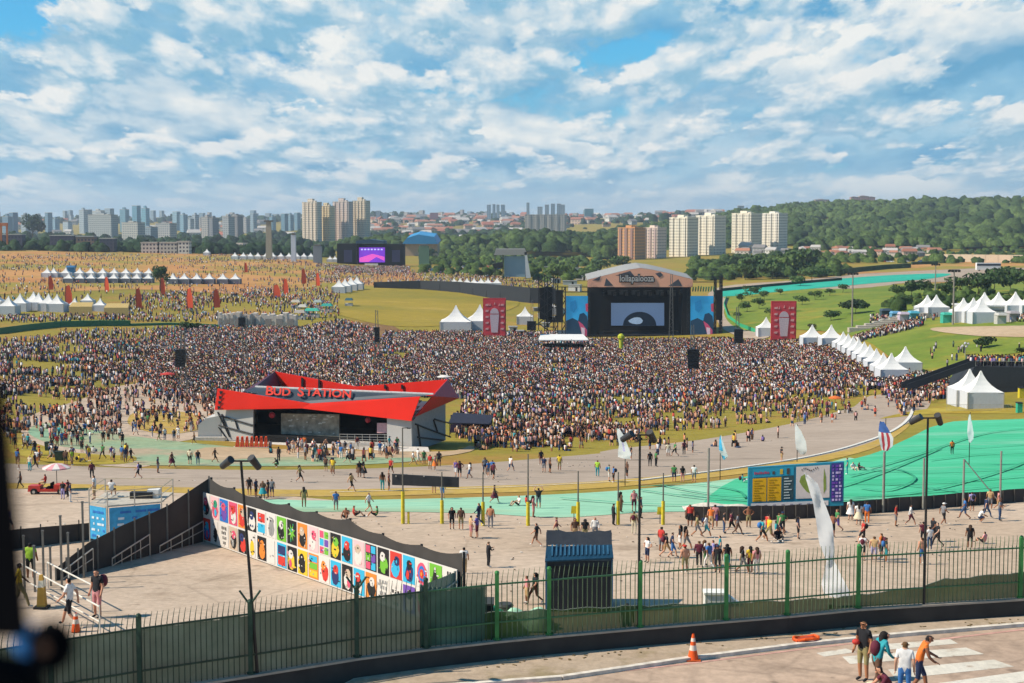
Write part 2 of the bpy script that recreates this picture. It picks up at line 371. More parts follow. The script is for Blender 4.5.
def patch(name, poly, m, off, smooth=True, lab=None):
    P = smooth_closed(poly) if smooth else [Vector((p[0], p[1])) for p in poly]
    Q = []
    for i in range(len(P)):
        a, b = P[i], P[(i+1) % len(P)]; n = max(1, int((b-a).length/10))
        for k in range(n): Q.append(a.lerp(b, k/n))
    B = []
    for q in Q:
        w = at(q.x, q.y); B.append(((CX+F*w.x/w.y), math.log(w.y)*500))
    bu = np.array([b[0] for b in B]); bl = np.array([b[1] for b in B])
    gu = GU[(GU > bu.min()) & (GU < bu.max())]; gl = np.log(GD)*500; gl = gl[(gl > bl.min()) & (gl < bl.max())]
    UU, LL = np.meshgrid(gu, gl); UU = UU.ravel(); LL = LL.ravel(); k = inpoly(UU, LL, B); UU = UU[k]; LL = LL[k]
    vs = [Vector(b) for b in B]+[Vector((a, b)) for a, b in zip(UU, LL)]
    r = delaunay_2d_cdt(vs, [], [list(range(len(B)))], 1, 1e-4)
    V = np.array([(v.x, v.y) for v in r[0]]); D = np.exp(V[:, 1]/500); X = (V[:, 0]-CX)/F*D
    Z = hz(X, D)+off*(1+D/2500)
    me = bpy.data.meshes.new(name); me.from_pydata(np.stack([X, D, Z], -1).tolist(), [], [tuple(f) for f in r[2]]); me.materials.append(m)
    bm = bmesh.new(); bm.from_mesh(me); bmesh.ops.recalc_face_normals(bm, faces=bm.faces)
    if sum(f.normal.z for f in bm.faces) < 0: bmesh.ops.reverse_faces(bm, faces=bm.faces)
    bm.to_mesh(me); bm.free()
    o = bpy.data.objects.new(name, me); COL.objects.link(o); return tag(o, kind='structure')
# ---- ground regions, measured on the photograph then laid on the terrain
patch('plaza', [(-300, 640), (1300, 640), (1300, 490), (1024, 497), (880, 512), (745, 512), (650, 512), (500, 507), (330, 500), (200, 488), (60, 484), (-300, 478)], M_plaza, .02, False)
patch('race_track', [(-300, 486), (-60, 488), (60, 486), (200, 489), (320, 492), (500, 487), (620, 482), (735, 469), (810, 458), (870, 443), (900, 425), (908, 400), (870, 396), (840, 418), (800, 431), (740, 441), (640, 450), (560, 457), (440, 466), (300, 470), (160, 469), (40, 465), (-60, 462), (-300, 460)], M_track, .03)
patch('yellow_verge', [(-60, 490), (60, 489), (200, 494), (320, 497), (500, 493), (620, 487), (735, 475), (810, 464), (872, 449), (905, 430), (905, 425), (870, 443), (810, 458), (735, 468), (620, 480), (500, 486), (320, 490), (200, 488), (60, 484), (-60, 484)], M_ochre, .04)
patch('painted_runoff', [(180, 506), (260, 500), (330, 501), (500, 497), (620, 491), (735, 479), (810, 468), (850, 458), (860, 470), (850, 500), (760, 512), (700, 512), (640, 513), (560, 518), (480, 514), (380, 512), (280, 512)], M_gpaint, .05)
patch('painted_runoff', [(700, 512), (735, 480), (810, 468), (870, 455), (910, 438), (940, 425), (1000, 420), (1300, 418), (1300, 480), (1024, 493), (880, 508), (760, 514)], M_gpaint2, .06)
patch('yellow_verge', [(880, 419), (935, 414), (1024, 414), (1300, 414), (1300, 404), (1024, 408), (960, 407), (920, 410)], M_yline, .045)
patch('path', [(600, 452), (700, 440), (790, 424), (850, 408), (880, 396), (898, 380), (925, 384), (930, 405), (905, 425), (860, 440), (760, 455), (650, 462)], M_track, .025)
patch('path', [(95, 465), (60, 455), (30, 440), (18, 424), (40, 412), (80, 400), (110, 388), (160, 382), (215, 385), (235, 400), (215, 425), (190, 440), (130, 448), (150, 466)], M_plaza, .03)
patch('painted_runoff', [(28, 432), (50, 423), (110, 433), (180, 442), (300, 452), (430, 452), (430, 460), (330, 466), (200, 466), (120, 464), (90, 452), (50, 444)], M_gpale, .05)
patch('yellow_verge', [(20, 440), (60, 451), (100, 455), (135, 457), (125, 464), (60, 464), (10, 452)], M_yline, .06)
patch('yellow_verge', [(128, 424), (140, 410), (180, 412), (200, 416), (198, 430), (160, 434)], M_ochre, .06)
patch('pale_path', [(205, 460), (205, 448), (300, 450), (440, 452), (470, 446), (470, 452), (420, 458), (300, 457)], M_sand, .065)
patch('dirt_field', [(-200, 262), (-200, 254), (40, 251), (150, 250), (240, 252), (300, 258), (330, 266), (420, 274), (400, 292), (330, 300), (260, 296), (150, 290), (60, 292), (-200, 300)], M_dirt, .1)
patch('dirt_field', [(300, 345), (330, 330), (370, 322), (400, 330), (390, 345), (340, 352)], groundmat('brown_earth', '#7a5a3a', '#886a40', .03, None, fine=.4), .05)
patch('infield', [(308, 300), (345, 291), (410, 288), (480, 293), (520, 303), (490, 316), (440, 326), (390, 326), (350, 318), (318, 308)], M_yelgr, .12)
patch('meadow', [(735, 330), (725, 318), (718, 302), (735, 295), (790, 289), (860, 289), (930, 284), (1300, 280), (1300, 345), (1024, 352), (985, 372), (930, 388), (905, 370), (860, 338), (800, 330)], M_green, .1)
patch('race_track', [(716, 300), (720, 287), (800, 280), (880, 272), (940, 266), (1300, 262), (1300, 278), (940, 282), (880, 287), (800, 292)], groundmat('pale_track', '#9f8d7a', '#a89580', .03, None, fine=.3), .08)
patch('painted_runoff', [(722, 297), (722, 290), (780, 285), (840, 279), (900, 275), (950, 274), (930, 279), (880, 283), (800, 290)], groundmat('turquoise_paint', '#259a82', '#30a68c', .03, None, fine=.3), .16)
patch('race_track', [(724, 330), (716, 316), (718, 300), (728, 300), (724, 314), (736, 328), (770, 336), (750, 340)], groundmat('pale_track', '#9f8d7a', '#a89580', .03), .16)
patch('dirt_field', [(800, 276), (860, 268), (960, 262), (1024, 260), (1300, 262), (1300, 270), (1024, 268), (940, 270), (860, 274)], M_dirt, .13)
patch('pale_path', [(930, 330), (985, 327), (1300, 325), (1300, 345), (1024, 338), (970, 336)], M_sand, .2)
# kerb line curving round the bend on the right
def ribbon(name, pts, w, m, off, h=None):
    P = [at(*p) for p in pts]; mb = MB(); Q = []
    for i in range(len(P)-1):
        for k in range(6): 
            p0 = P[max(i-1, 0)]; p1 = P[i]; p2 = P[i+1]; p3 = P[min(i+2, len(P)-1)]; t = k/6
            Q.append(.5*((2*p1)+(p2-p0)*t+(2*p0-5*p1+4*p2-p3)*t*t+(3*p1-p0-3*p2+p3)*t**3))
    Q.append(P[-1]); Lr = []
    for i, q in enumerate(Q):
        tt = (Q[min(i+1, len(Q)-1)]-Q[max(i-1, 0)]); n = Vector((-tt.y, tt.x, 0)).normalized()*w/2
        row = []
        for s in (-1, 1):
            x, y = q.x+n.x*s, q.y+n.y*s; row.append((x, y, float(hz(x, y))+off))
        Lr.append(row)
    vs = [v for r in Lr for v in r]; fs = [(2*i, 2*i+1, 2*i+3, 2*i+2) for i in range(len(Lr)-1)]
    if h:
        n0 = len(vs); vs += [(v[0], v[1], v[2]-h-.3) for v in vs]; 
        fs += [(2*i, 2*i+2, n0+2*i+2, n0+2*i) for i in range(len(Lr)-1)]+[(2*i+1, n0+2*i+1, n0+2*i+3, 2*i+3) for i in range(len(Lr)-1)]
    mb.add(vs, fs); o = mb.build(name, m); return tag(o, kind='structure')
M_white = mat('white_paint', '#d9d2c4', .6)
ribbon('kerb', [(640, 481), (735, 469), (810, 457), (860, 444), (895, 430), (911, 415), (910, 402), (895, 398)], .5, M_white, .16, .1)
ribbon('track_line', [(330, 493), (500, 488), (620, 482), (640, 481)], .25, M_white, .1)
# long tyre marks on the green runoff
M_tyre = groundmat('tyre_rubber', '#31906a', '#409c78', .2, None, fine=1)
for k, pp in enumerate([[(660, 487), (720, 497), (800, 499), (900, 496), (1000, 488)], [(680, 495), (760, 503), (880, 500)], [(850, 470), (920, 474), (1024, 470)], [(900, 452), (960, 450), (1024, 446)], [(640, 492), (700, 500), (745, 502)], [(880, 486), (950, 484), (1024, 478)], [(930, 462), (980, 456), (1024, 454)], [(640, 489), (690, 486), (735, 492), (745, 500)], [(850, 500), (930, 492), (1010, 470), (1040, 455)], [(870, 470), (900, 462), (980, 436), (1040, 428)], [(850, 485), (905, 487), (960, 494)], [(760, 502), (850, 486), (940, 450)], [(560, 500), (640, 506), (740, 508)], [(850, 478), (890, 470), (915, 480), (890, 492), (860, 490)]]):
    ribbon('tyre_mark', pp, .3, M_tyre, .24)
# ================================================================== FOREGROUND
ZR, ZW, ZS = 28.25, 28.9, 27.0
fpy = [(-60, 726), (52, 706), (140, 691), (251, 674), (357, 657), (426, 648), (497, 640), (549, 635), (640, 627), (726, 620), (787, 615), (858, 608), (932, 603.5), (1020, 598), (1110, 593), (1200, 589)]
FL = [pt_z(px, py, ZW) for px, py in fpy]
fx = [p.x for p in FL]; fy = [p.y for p in FL]
def on_fence(px, z=ZW, back=0.0):
    u = (px-CX)/F
    for a, b in zip(FL[:-1], FL[1:]):
        # point on segment with x/y = u
        den = (b.x-a.x)-u*(b.y-a.y)
        t = (u*a.y-a.x)/den
        if -1e-6 <= t <= 1+1e-6 or (b is FL[-1] and t > 1) or (a is FL[0] and t < 0):
            p = a.lerp(b, t); n = Vector((-(b.y-a.y), (b.x-a.x), 0)).normalized()
            return Vector((p.x+n.x*back, p.y+n.y*back, z))
M_road = groundmat('road_asphalt', '#aa927d', '#b59c86', .12, '#95806d', .3, (.55, .68), fine=2.5, crack=.45)
M_conc = groundmat('concrete', '#b29e89', '#bda994', .12, '#9c8975', .25, (.56, .68), fine=3, aniso=(1, 1.6, 1), crack=.3)
M_walk = groundmat('pavement_concrete', '#a4907a', '#b09d87', .2, '#8f7f62', .5, (.54, .66), fine=3)
M_par = mat('shaded_parapet', '#3b3733', .85, var=.18, scale=1.2, bump=.2)  # shade on the wall face is put into this dark colour
M_cap = mat('lit_parapet_top', '#a89a88', .8)  # paler colour stands for light falling on the wall top
# road deck
mb = MB(); edge = [(p.x, p.y) for p in FL]
mb.slab([(e[0], e[1], ZR) for e in [(-60, 5), (60, 5)]]+[(60, FL[-1].y+8, ZR)]+[(p.x, p.y, ZR) for p in reversed(FL)]+[(-60, FL[0].y-4, ZR)], (0, 0, -.6))
tag(mb.build('road', M_road), kind='structure')
# pavement between kerb and wall, a real step
kpy = [(300, 706), (454, 683), (560, 675), (689, 656), (800, 642), (900, 632), (1024, 622), (1150, 612)]
KL = [pt_z(px, py, ZR+.1) for px, py in kpy]
walk = [(p.x, p.y, ZR+.1) for p in KL]+[(p.x, p.y-.02, ZR+.1) for p in reversed(FL) if p.x > KL[0].x+1.2]
mb = MB(); mb.slab([Vector(p) for p in walk], (0, 0, -.2)); tag(mb.build('pavement', M_walk), kind='structure')
mb = MB()
for a, b in zip(KL[:-1], KL[1:]):
    n = Vector((b.y-a.y, -(b.x-a.x), 0)).normalized()*.18; u = Vector((0, 0, .006))
    mb.slab([a+u, b+u, b+n+u, a+n+u], (0, 0, -.2))
tag(mb.build('kerb', mat('kerb_paint', '#cfc4b4', .8, var=.2)), kind='structure')
def road_quad(name, pp, m, dz):
    P = [pt_z(x, y, ZR+dz) for x, y in pp]; mb = MB(); mb.poly(P); return tag(mb.build(name, m), kind='structure')
mb = MB()
M_cross = groundmat('worn_road_paint', '#d3cbbb', '#c6bdab', .5, '#b3a18d', 1.2, (.58, .66), fine=4)
for pp in [[(872, 645), (950, 639), (958, 643.5), (878, 650.5)], [(842, 656.5), (966, 647.5), (984, 654), (850, 664)], [(888, 669.5), (994, 659.5), (1014, 666.5), (896, 679)], [(925, 685), (1024, 671), (1052, 677), (950, 694)], [(816, 653), (846, 648.5), (856, 652), (824, 656.5)], [(1060, 700), (940, 707), (970, 715), (1090, 706)]]:
    P = [pt_z(x, y, ZR+.006) for x, y in pp]; mb.poly(P)
tag(mb.build('crosswalk', M_cross), kind='structure')
M_pink = mat('faded_red_paint', '#c09384', .8, var=.2)
mb = MB(); pl = [(480, 690), (600, 674), (690, 664), (800, 650), (860, 643)]
for a, b in zip(pl[:-1], pl[1:]): mb.poly([pt_z(a[0], a[1], ZR+.007), pt_z(b[0], b[1], ZR+.007), pt_z(b[0], b[1]-1.2, ZR+.007), pt_z(a[0], a[1]-1.2, ZR+.007)])
tag(mb.build('road_line', M_pink), kind='structure')
mb = MB(); pl = [(940, 640), (1024, 630), (1100, 622)]
for a, b in zip(pl[:-1], pl[1:]): mb.poly([pt_z(a[0], a[1], ZR+.007), pt_z(b[0], b[1], ZR+.007), pt_z(b[0], b[1]-1.5, ZR+.007), pt_z(a[0], a[1]-1.5, ZR+.007)])
tag(mb.build('road_line', M_pink), kind='structure')
# parapet + retaining wall
root = thing('parapet_wall', 'low dark parapet wall carrying the green railing beside the road', 'wall', FL[8])
mb = MB(); mc = MB()
for a, b in zip(FL[:-1], FL[1:]):
    n = Vector((-(b.y-a.y), (b.x-a.x), 0)).normalized(); o = root.location
    a1, b1 = a-n*.12-o, b-n*.12-o; a2, b2 = a+n*.12-o, b+n*.12-o
    mb.slab([a1-Vector((0, 0, 10)), b1-Vector((0, 0, 10)), b1-Vector((0, 0, .06)), a1-Vector((0, 0, .06))], n*.24)
    mc.slab([a1-n*.03+Vector((0, 0, -.06)), b1-n*.03+Vector((0, 0, -.06)), b1-n*.03, a1-n*.03], n*.3)
mb.build('wall', M_par, root); mc.build('cap', M_cap, root)
# green railing
M_gfence = mat('green_fence_paint', '#3f6b45', .5, var=.15, scale=6)
M_gpost = mat('green_post_paint', '#3a7a3e', .5, var=.2, scale=3)
M_gpick = mat('picket_paint', '#5a6a4c', .6, var=.2, scale=3)
M_gdark = mat('dark_green_fence_paint', '#2e4433', .6, var=.2, scale=4)
fence = thing('railing_fence', 'long green picket railing on the parapet above the festival plaza', 'fence', FL[8]); fo = fence.location
PH = 1.98
for i, (px, py) in enumerate(fpy):
    p = FL[i]-fo
    if i == 12: continue
    m = M_gpost if px > 480 else M_gdark
    mb = MB(); mb.b0(p, (.12, .12, PH)); mb.ball(p+Vector((0, 0, PH)), .075, n=8, m=4); mb.tube(p+Vector((0, 0, .02)), p+Vector((0, 0, .05)), .12)
    if px in (251, 357): mb.tube(p+Vector((0, 0, PH-.1)), p+Vector((-.28, 0, PH+.3)), .03); mb.tube(p+Vector((0, 0, PH-.1)), p+Vector((.28, 0, PH+.3)), .03)
    mb.build('post', m, fence)
cl_h = [(-60, 1.62), (251, 1.58), (426, 1.6), (486, 1.6)]
cl2 = [(486, .8), (640, .62), (787, .42), (858, .36), (895, .45), (932, .55), (954, .72), (1020, .8), (1200, .9)]
for i in range(len(FL)-1):
    a, b = FL[i]-fo, FL[i+1]-fo; Ln = (b-a).length; d = (b-a)/Ln; n = Vector((-d.y, d.x, 0))
    rb = MB()
    for h in (1.62, .5): rb.slab([a+Vector((0, 0, h))-n*.02, b+Vector((0, 0, h))-n*.02, b+Vector((0, 0, h+.045))-n*.02, a+Vector((0, 0, h+.045))-n*.02], n*.04)
    rb.build('rail', M_gfence if fpy[i][0] > 400 else M_gdark, fence)
    k = int(Ln/.148); pb = MB()
    for j in range(1, k):
        q = a+d*(Ln*j/k)+n*.03
        if abs((q+fo).x-FL[8].x) > 24: continue
        jt = random.uniform(-.015, .015)
        pb.slab([q-d*.011, q+d*.011, q+d*.011+Vector((0, 0, 1.72)), q-d*.011+Vector((0, 0, 1.72))], n*.02)
        q2 = q+Vector((0, 0, 1.72)); q3 = q2+Vector((0, 0, .14))+n*.03+d*.03; q4 = q3+Vector((0, 0, .15+jt))+n*.12+d*.07
        pb.tube(q2, q3, .013, .012, 4); pb.tube(q3, q4, .012, .007, 4)
    pb.build('picket_panel', M_gpick if fpy[i][0] > 480 else M_gdark, fence)
# shade cloth tied behind the railing
def clothmat(name, c1, c2, alpha=.18):
    m, nt, N_, L_, P = newmat(name); P.inputs['Roughness'].default_value = .9
    tc_ = N_.new('ShaderNodeTexCoord'); no = N_.new('ShaderNodeTexNoise'); no.inputs['Scale'].default_value = .8; no.inputs['Detail'].default_value = 6; L_.new(tc_.outputs['Object'], no.inputs['Vector'])
    mr = N_.new('ShaderNodeMapRange'); mr.inputs[1].default_value = .38; mr.inputs[2].default_value = .62; L_.new(no.outputs['Fac'], mr.inputs[0])
    mx = N_.new('ShaderNodeMix'); mx.data_type = 'RGBA'; mx.inputs[6].default_value = srgb(c1)+(1,); mx.inputs[7].default_value = srgb(c2)+(1,); L_.new(mr.outputs[0], mx.inputs[0]); L_.new(mx.outputs[2], P.inputs['Base Color'])
    P.inputs['Alpha'].default_value = 1-alpha
    return m
M_cloth = clothmat('green_shade_cloth', '#466650', '#64806a', .06)
M_cloth2 = clothmat('bright_green_cloth', '#3f5a2a', '#5c6e30', .08)
def cloth(name, label, hh, m, back, cat='screen'):
    px0, px1 = hh[0][0], hh[-1][0]; r = thing(name, label, cat, on_fence((px0+px1)/2)); o = r.location; mb = MB(); vs = []; n = 90
    for i in range(n+1):
        px = px0+(px1-px0)*i/n; h = np.interp(px, [q[0] for q in hh], [q[1] for q in hh])
        p = on_fence(px, ZW-.25, back)-o; w = .03*math.sin(i*1.7)+.02*math.sin(i*.63); sag = .025*math.sin(i*1.1)+.015*math.sin(i*2.9)
        for k in range(4):
            q = p+Vector((w*(k/3), w*(1-k/4), (h+.25+sag*(k == 3))*k/3)); vs.append(q)
    fs = [(i*4+k, (i+1)*4+k, (i+1)*4+k+1, i*4+k+1) for i in range(n) for k in range(3)]
    mb.add(vs, fs); ob = mb.build('cloth', m, r, True)
    md = MB(); top = [vs[i*4+3] for i in range(n+1)]; md.path(top, .015, 4); md.build('tie_cord', mat('cord', '#8a8f7c'), r)
    return r
cloth('shade_cloth', 'tall olive shade cloth tied behind the left half of the railing', cl_h, M_cloth, .12)
cloth('shade_cloth', 'low bright green shade cloth along the foot of the right half of the railing', cl2, M_cloth2, .12)
# metal sheet hoarding where the mural meets the railing
M_sheet = mat('grey_green_sheet', '#7f8d7c', .5, var=.1, scale=2)
A = on_fence(424, 28.6, .35); B = Vector((-1.95, 50.3, 27)); C = on_fence(486, 28.6, .35)
r = thing('sheet_hoarding', 'grey green metal sheet hoarding folded between railing and mural', 'hoarding', A)
def sheet(a, b, za, zb, z0, name):
    mb = MB(); n = 14; vs = []; dd = (b-a); nn = Vector((-dd.y, dd.x, 0)).normalized()
    for i in range(n*4+1):
        t = i/(n*4); p = a.lerp(b, t)-A; w = (.0, .03, .03, .0)[i % 4]; zt = za+(zb-za)*t
        vs += [Vector((p.x+nn.x*w, p.y+nn.y*w, z0-A.z)), Vector((p.x+nn.x*w, p.y+nn.y*w, zt-A.z))]
    mb.add(vs, [(2*i, 2*i+2, 2*i+3, 2*i+1) for i in range(n*4)]); mb.build(name, M_sheet, r)
    fb = MB(); a2, b2 = a-A, b-A
    for zz in (.35, .85): fb.tube(Vector((a2.x, a2.y, 0))-nn*.04+Vector((0, 0, (z0-A.z)*(1-zz)+(za-A.z)*zz)), Vector((b2.x, b2.y, 0))-nn*.04+Vector((0, 0, (z0-A.z)*(1-zz)+(zb-A.z)*zz)), .03, n=5)
    for q, z1 in ((a2, za), (b2, zb)): fb.tube(Vector((q.x, q.y, z0-A.z)), Vector((q.x, q.y, z1-A.z+.05)), .04, n=6)
    fb.build('frame', mat('pale_steel', '#a9ada4', .4, .3), r)
sheet(A, B, 30.62, 29.1, 27, 'sheet'); sheet(A, C, 30.6, 30.35, 28.3, 'sheet')
# concrete platform
def zl(px, py): return pt_z(px, py, ZS)
MA = zl(205, 541); MBp = Vector((-1.9, 50.5, ZS))
near = [on_fence(px, ZS, .2) for px in (440, 357, 251, 140, 52, -60)]
mb = MB(); top = [MBp+Vector((.25, -.05, 0)), Vector((MA.x+.12, MA.y+.15, ZS)), zl(150, 555.5), zl(45, 583.5), zl(-40, 601), zl(-200, 612)]+[Vector((near[-1].x-4, near[-1].y-3, ZS))]+list(reversed(near))
mb.slab(top, (0, 0, -9)); tag(mb.build('terrace', M_conc), kind='structure')
# black screened fence with the mural
def line_at(px, A_, B_):
    u = (px-CX)/F; den = (B_.x-A_.x)-u*(B_.y-A_.y); return A_.lerp(B_, (u*A_.y-A_.x)/den)
M_black = clothmat('black_screen', '#37332f', '#413c37', .0)
M_bpost = mat('black_post', '#2c2a28', .6)
ab = (MBp-MA).normalized(); nb = Vector((-ab.y, ab.x, 0))      # pointing away from the terrace
if nb.y < 0: nb = -nb
bf = thing('screen_fence', 'tall black screened fence on the terrace edge behind the mural', 'fence', MA)
pxs = [(206, 478), (229, 488), (255, 497), (284, 504), (312, 512), (346, 519), (379, 534), (418, 545), (461, 553)]
PP = []
for px, py in pxs:
    q = line_at(px, MA, MBp+ab*.6); zt = CAMZ-slope(py)*q.y; PP.append((q, zt))
for q, zt in PP:
    p = q-MA; m2 = MB(); m2.b0((p.x+nb.x*.1, p.y+nb.y*.1, -.1), (.09, .09, zt-ZS+.12)); m2.tube((p.x+nb.x*.1, p.y+nb.y*.1, .9), (p.x+nb.x*1.0, p.y+nb.y*1.0, -.4), .03, n=5); m2.build('post', M_bpost, bf)
for (q0, z0), (q1, z1) in zip(PP[:-1], PP[1:]):
    m2 = MB(); vs = []; n = 8
    for i in range(n+1):
        t = i/n; p = q0.lerp(q1, t)-MA; zt = z0+(z1-z0)*t-.13*math.sin(PI*t)-ZS
        for k in range(3): vs.append((p.x+nb.x*(.03+.05*math.sin(PI*t)*(k == 1)), p.y+nb.y*(.03+.05*math.sin(PI*t)*(k == 1)), .02+(zt-.02)*k/2))
    m2.add(vs, [(i*3+k, (i+1)*3+k, (i+1)*3+k+1, i*3+k+1) for i in range(n) for k in range(2)]); m2.build('screen', M_black, bf, True)
# mural of posters: each poster is a board with its own print
PC = dict(w='#d3cbc0', k='#23201f', r='#c93a2e', b='#2a6fb8', c='#35a8c9', g='#6fae35', p='#e8b3b0', o='#d98030', y='#d9b62f', n='#2b3460', v='#6d4a9a', t='#bfa890', e='#2f8f6a', m='#d0506a', s='#8f8c88')
PM = {k: mat('print_'+k, v, .7, var=0) for k, v in PC.items()}; pk = list(PC); pmats = [PM[k] for k in pk]
top_row = ['w:kmc', 'p:mec', 'b:vm', 'm:wr', 'o:rt', 'k:wn', 'w:cr|', 'w:sss', 'g:kwk', 'k:ge*', 'o:kt', 'p:wm', 'w:mgcv#', 'k:yg', 'c:kr', 'p:wt', 'k:mcgv#', 'k:gw', 'r:cn', 'c:nkr', 'w:mbr@', 'g:k^', 'w:ksk=']
bot_row = ['r:bcm', 'w:k', 'w:kkk=', 't:kms', 'k:rn', 'w:y', 'k:oo', 'w:', 'c:rn|', 'k:ywm', 'y:kk', 'o:ygc|', 'w:ro', 'c:nr', 'k:wtm', 'c:krw', 'o:kw', 'w:ss=', 'w:kw=', 'v:wk', 'w:mg', 'p:wc', 'w:s']
mur = thing('poster_mural', 'white mural of two rows of bright posters on the black fence', 'mural', MA)
mL = (line_at(455, MA, MBp)-MA).length+.15; m0 = -.1; HM = 2.14
mb = MB()
def MPt(s, z, off): p = ab*s-nb*off; return Vector((p.x, p.y, z))
mb.slab([MPt(m0, .04, .03), MPt(mL, .04, .03), MPt(mL, .04+HM, .03), MPt(m0, .04+HM, .03)], -nb*.04); mb.build('backing_board', PM['w'], mur)
rr = random.Random(5)
for row, data in enumerate((bot_row, top_row)):
    nc = len(data); cw = (mL-m0)/nc
    for i, dsc in enumerate(data):
        bgc, rest = dsc.split(':'); s0 = m0+cw*i+.05; s1 = m0+cw*(i+1)-.04; z0 = .1+row*HM/2; z1 = z0+HM/2-.1; mb = MB()
        if bgc == 'w' and len(rest) < 2: s0 += .12; s1 -= .12
        mb.slab([MPt(s0, z0, .075), MPt(s1, z0, .075), MPt(s1, z1, .075), MPt(s0, z1, .075)], -nb*.01, pk.index(bgc))
        cx_, cz_ = (s0+s1)/2, (z0+z1)/2; w, h = (s1-s0), (z1-z0); off = .09
        def blob(cx, cz, rx, rz, k, sides=9, o=.0, rot=0.):
            P = [MPt(cx+rx*math.cos(rot+2*PI*j/sides)*(1+(rr.uniform(-.18, .18) if sides > 5 else 0)), cz+rz*math.sin(rot+2*PI*j/sides), off+o) for j in range(sides)]; mb.poly(P, pk.index(k))
        kind = rest[-1] if rest and rest[-1] in '|#*@^=' else ''; cs = rest.rstrip('|#*@^=')
        if kind == '|':
            for j, k in enumerate(cs): zz0 = z0+h*(.08+.9*j/len(cs)); mb.poly([MPt(s0+w*.1, zz0, off), MPt(s1-w*.1, zz0, off), MPt(s1-w*.1, zz0+h*.75/len(cs), off), MPt(s0+w*.1, zz0+h*.75/len(cs), off)], pk.index(k))
        elif kind == '#':
            for j, k in enumerate((cs*2)[:6]): a_, b_ = s0+w*(.06+.47*(j % 2)), z0+h*(.04+.32*(j//2)); mb.poly([MPt(a_, b_, off), MPt(a_+w*.4, b_, off), MPt(a_+w*.4, b_+h*.28, off), MPt(a_, b_+h*.28, off)], pk.index(k))
        elif kind == '*':
            P = [MPt(cx_+w*.42*(1 if j % 2 else .4)*math.cos(j*PI/8), cz_+h*.38*(1 if j % 2 else .4)*math.sin(j*PI/8), off) for j in range(16)]; mb.poly(P, pk.index(cs[0])); blob(cx_, cz_+h*.1, w*.12, h*.09, cs[-1], 8, .004)
        elif kind == '@':
            for j, k in enumerate(cs): blob(cx_, cz_, w*(.42-.12*j), h*(.42-.12*j), k, 14, .004*j)
            blob(cx_, cz_, w*.08, h*.08, 'o', 10, .02)
        elif kind == '^': mb.poly([MPt(s0+w*.1, z0+h*.02, off), MPt(s1-w*.02, z0+h*.1, off), MPt(cx_-w*.1, z1-h*.08, off)], pk.index(cs[0]))
        elif kind == '=':
            for j in range(4):
                zz = z0+h*(.1+.22*j); a_ = s0+w*rr.uniform(.08, .3); b_ = s1-w*rr.uniform(.08, .3)
                for q in range(3): mb.poly([MPt(a_+(b_-a_)*q/3+.02, zz, off), MPt(a_+(b_-a_)*(q+.75)/3, zz, off), MPt(a_+(b_-a_)*(q+.75)/3, zz+h*.13, off), MPt(a_+(b_-a_)*q/3+.02, zz+h*.13, off)], pk.index(cs[j % len(cs)]))
        else:
            n = len(cs)
            if n >= 1: blob(cx_+w*rr.uniform(-.05, .1), z0+h*.38, w*.36, h*.34, cs[0], 9)
            if n >= 2: blob(cx_+w*rr.uniform(-.12, .12), z0+h*.68, w*.25, h*.19, cs[1], 9, .004)
            if n >= 3: blob(cx_+w*rr.uniform(-.2, .2), z0+h*.3, w*.15, h*.18, cs[2], 7, .008)
            if n: blob(cx_-w*.05, z0+h*.72, w*.07, h*.04, 'k' if cs[0] != 'k' else 'w', 6, .012)
        for j in range(7 if rest else 2):
            a_, b_ = s0+w*rr.uniform(.08, .8), z0+h*rr.uniform(.05, .85); k = rr.choice(list(set((cs or 's')+'kw'))); q = rr.uniform(.03, .09)
            if rr.random() < .5: mb.poly([MPt(a_, b_, off+.014), MPt(a_+q*1.6, b_, off+.014), MPt(a_+q*1.6, b_+q*.6, off+.014), MPt(a_, b_+q*.6, off+.014)], pk.index(k))
            else: blob(min(a_, s1-.1), b_, q*.6, q*.8, k, 5, .014, rr.random()*3)
        o = mb.build('poster', pmats, mur)
# stepped black fence down the stair on the left, with its handrails
SA, SB, SC = zl(150, 555.5), zl(45, 583.5), MA
sf = thing('stair_fence', 'black screened fence sloping down beside the stair left of the mural', 'fence', SA)
tp = [(206, 478), (163, 506), (150, 512), (118, 525), (82, 543), (49, 568)]
def edge_at(px): return line_at(px, SC, SA) if px > 150 else line_at(px, SA, SB)
TT = []
for px, py in tp: q = edge_at(px); TT.append((q, CAMZ-slope(py)*q.y))
for (q0, z0), (q1, z1) in zip(TT[:-1], TT[1:]):
    m2 = MB(); d0 = q0-SA; d1 = q1-SA; m2.slab([(d0.x, d0.y, -.6), (d1.x, d1.y, -.6), (d1.x, d1.y, z1-ZS), (d0.x, d0.y, z0-ZS)], (.0, .04, 0)); m2.build('screen', M_black, sf)
for px in (206, 185, 163, 145, 130, 109, 92, 72, 60, 49):
    q = edge_at(px)-SA; zt = np.interp(-px, [-t[0] for t in tp], [t[1] for t in TT])-ZS; m2 = MB(); m2.b0((q.x, q.y-.04, -.1), (.06, .06, zt+.2)); m2.build('post', mat('steel_post', '#77736b', .5, .4), sf)
M_steel = mat('galvanised_steel', '#b9b5ab', .35, .5, var=.1)
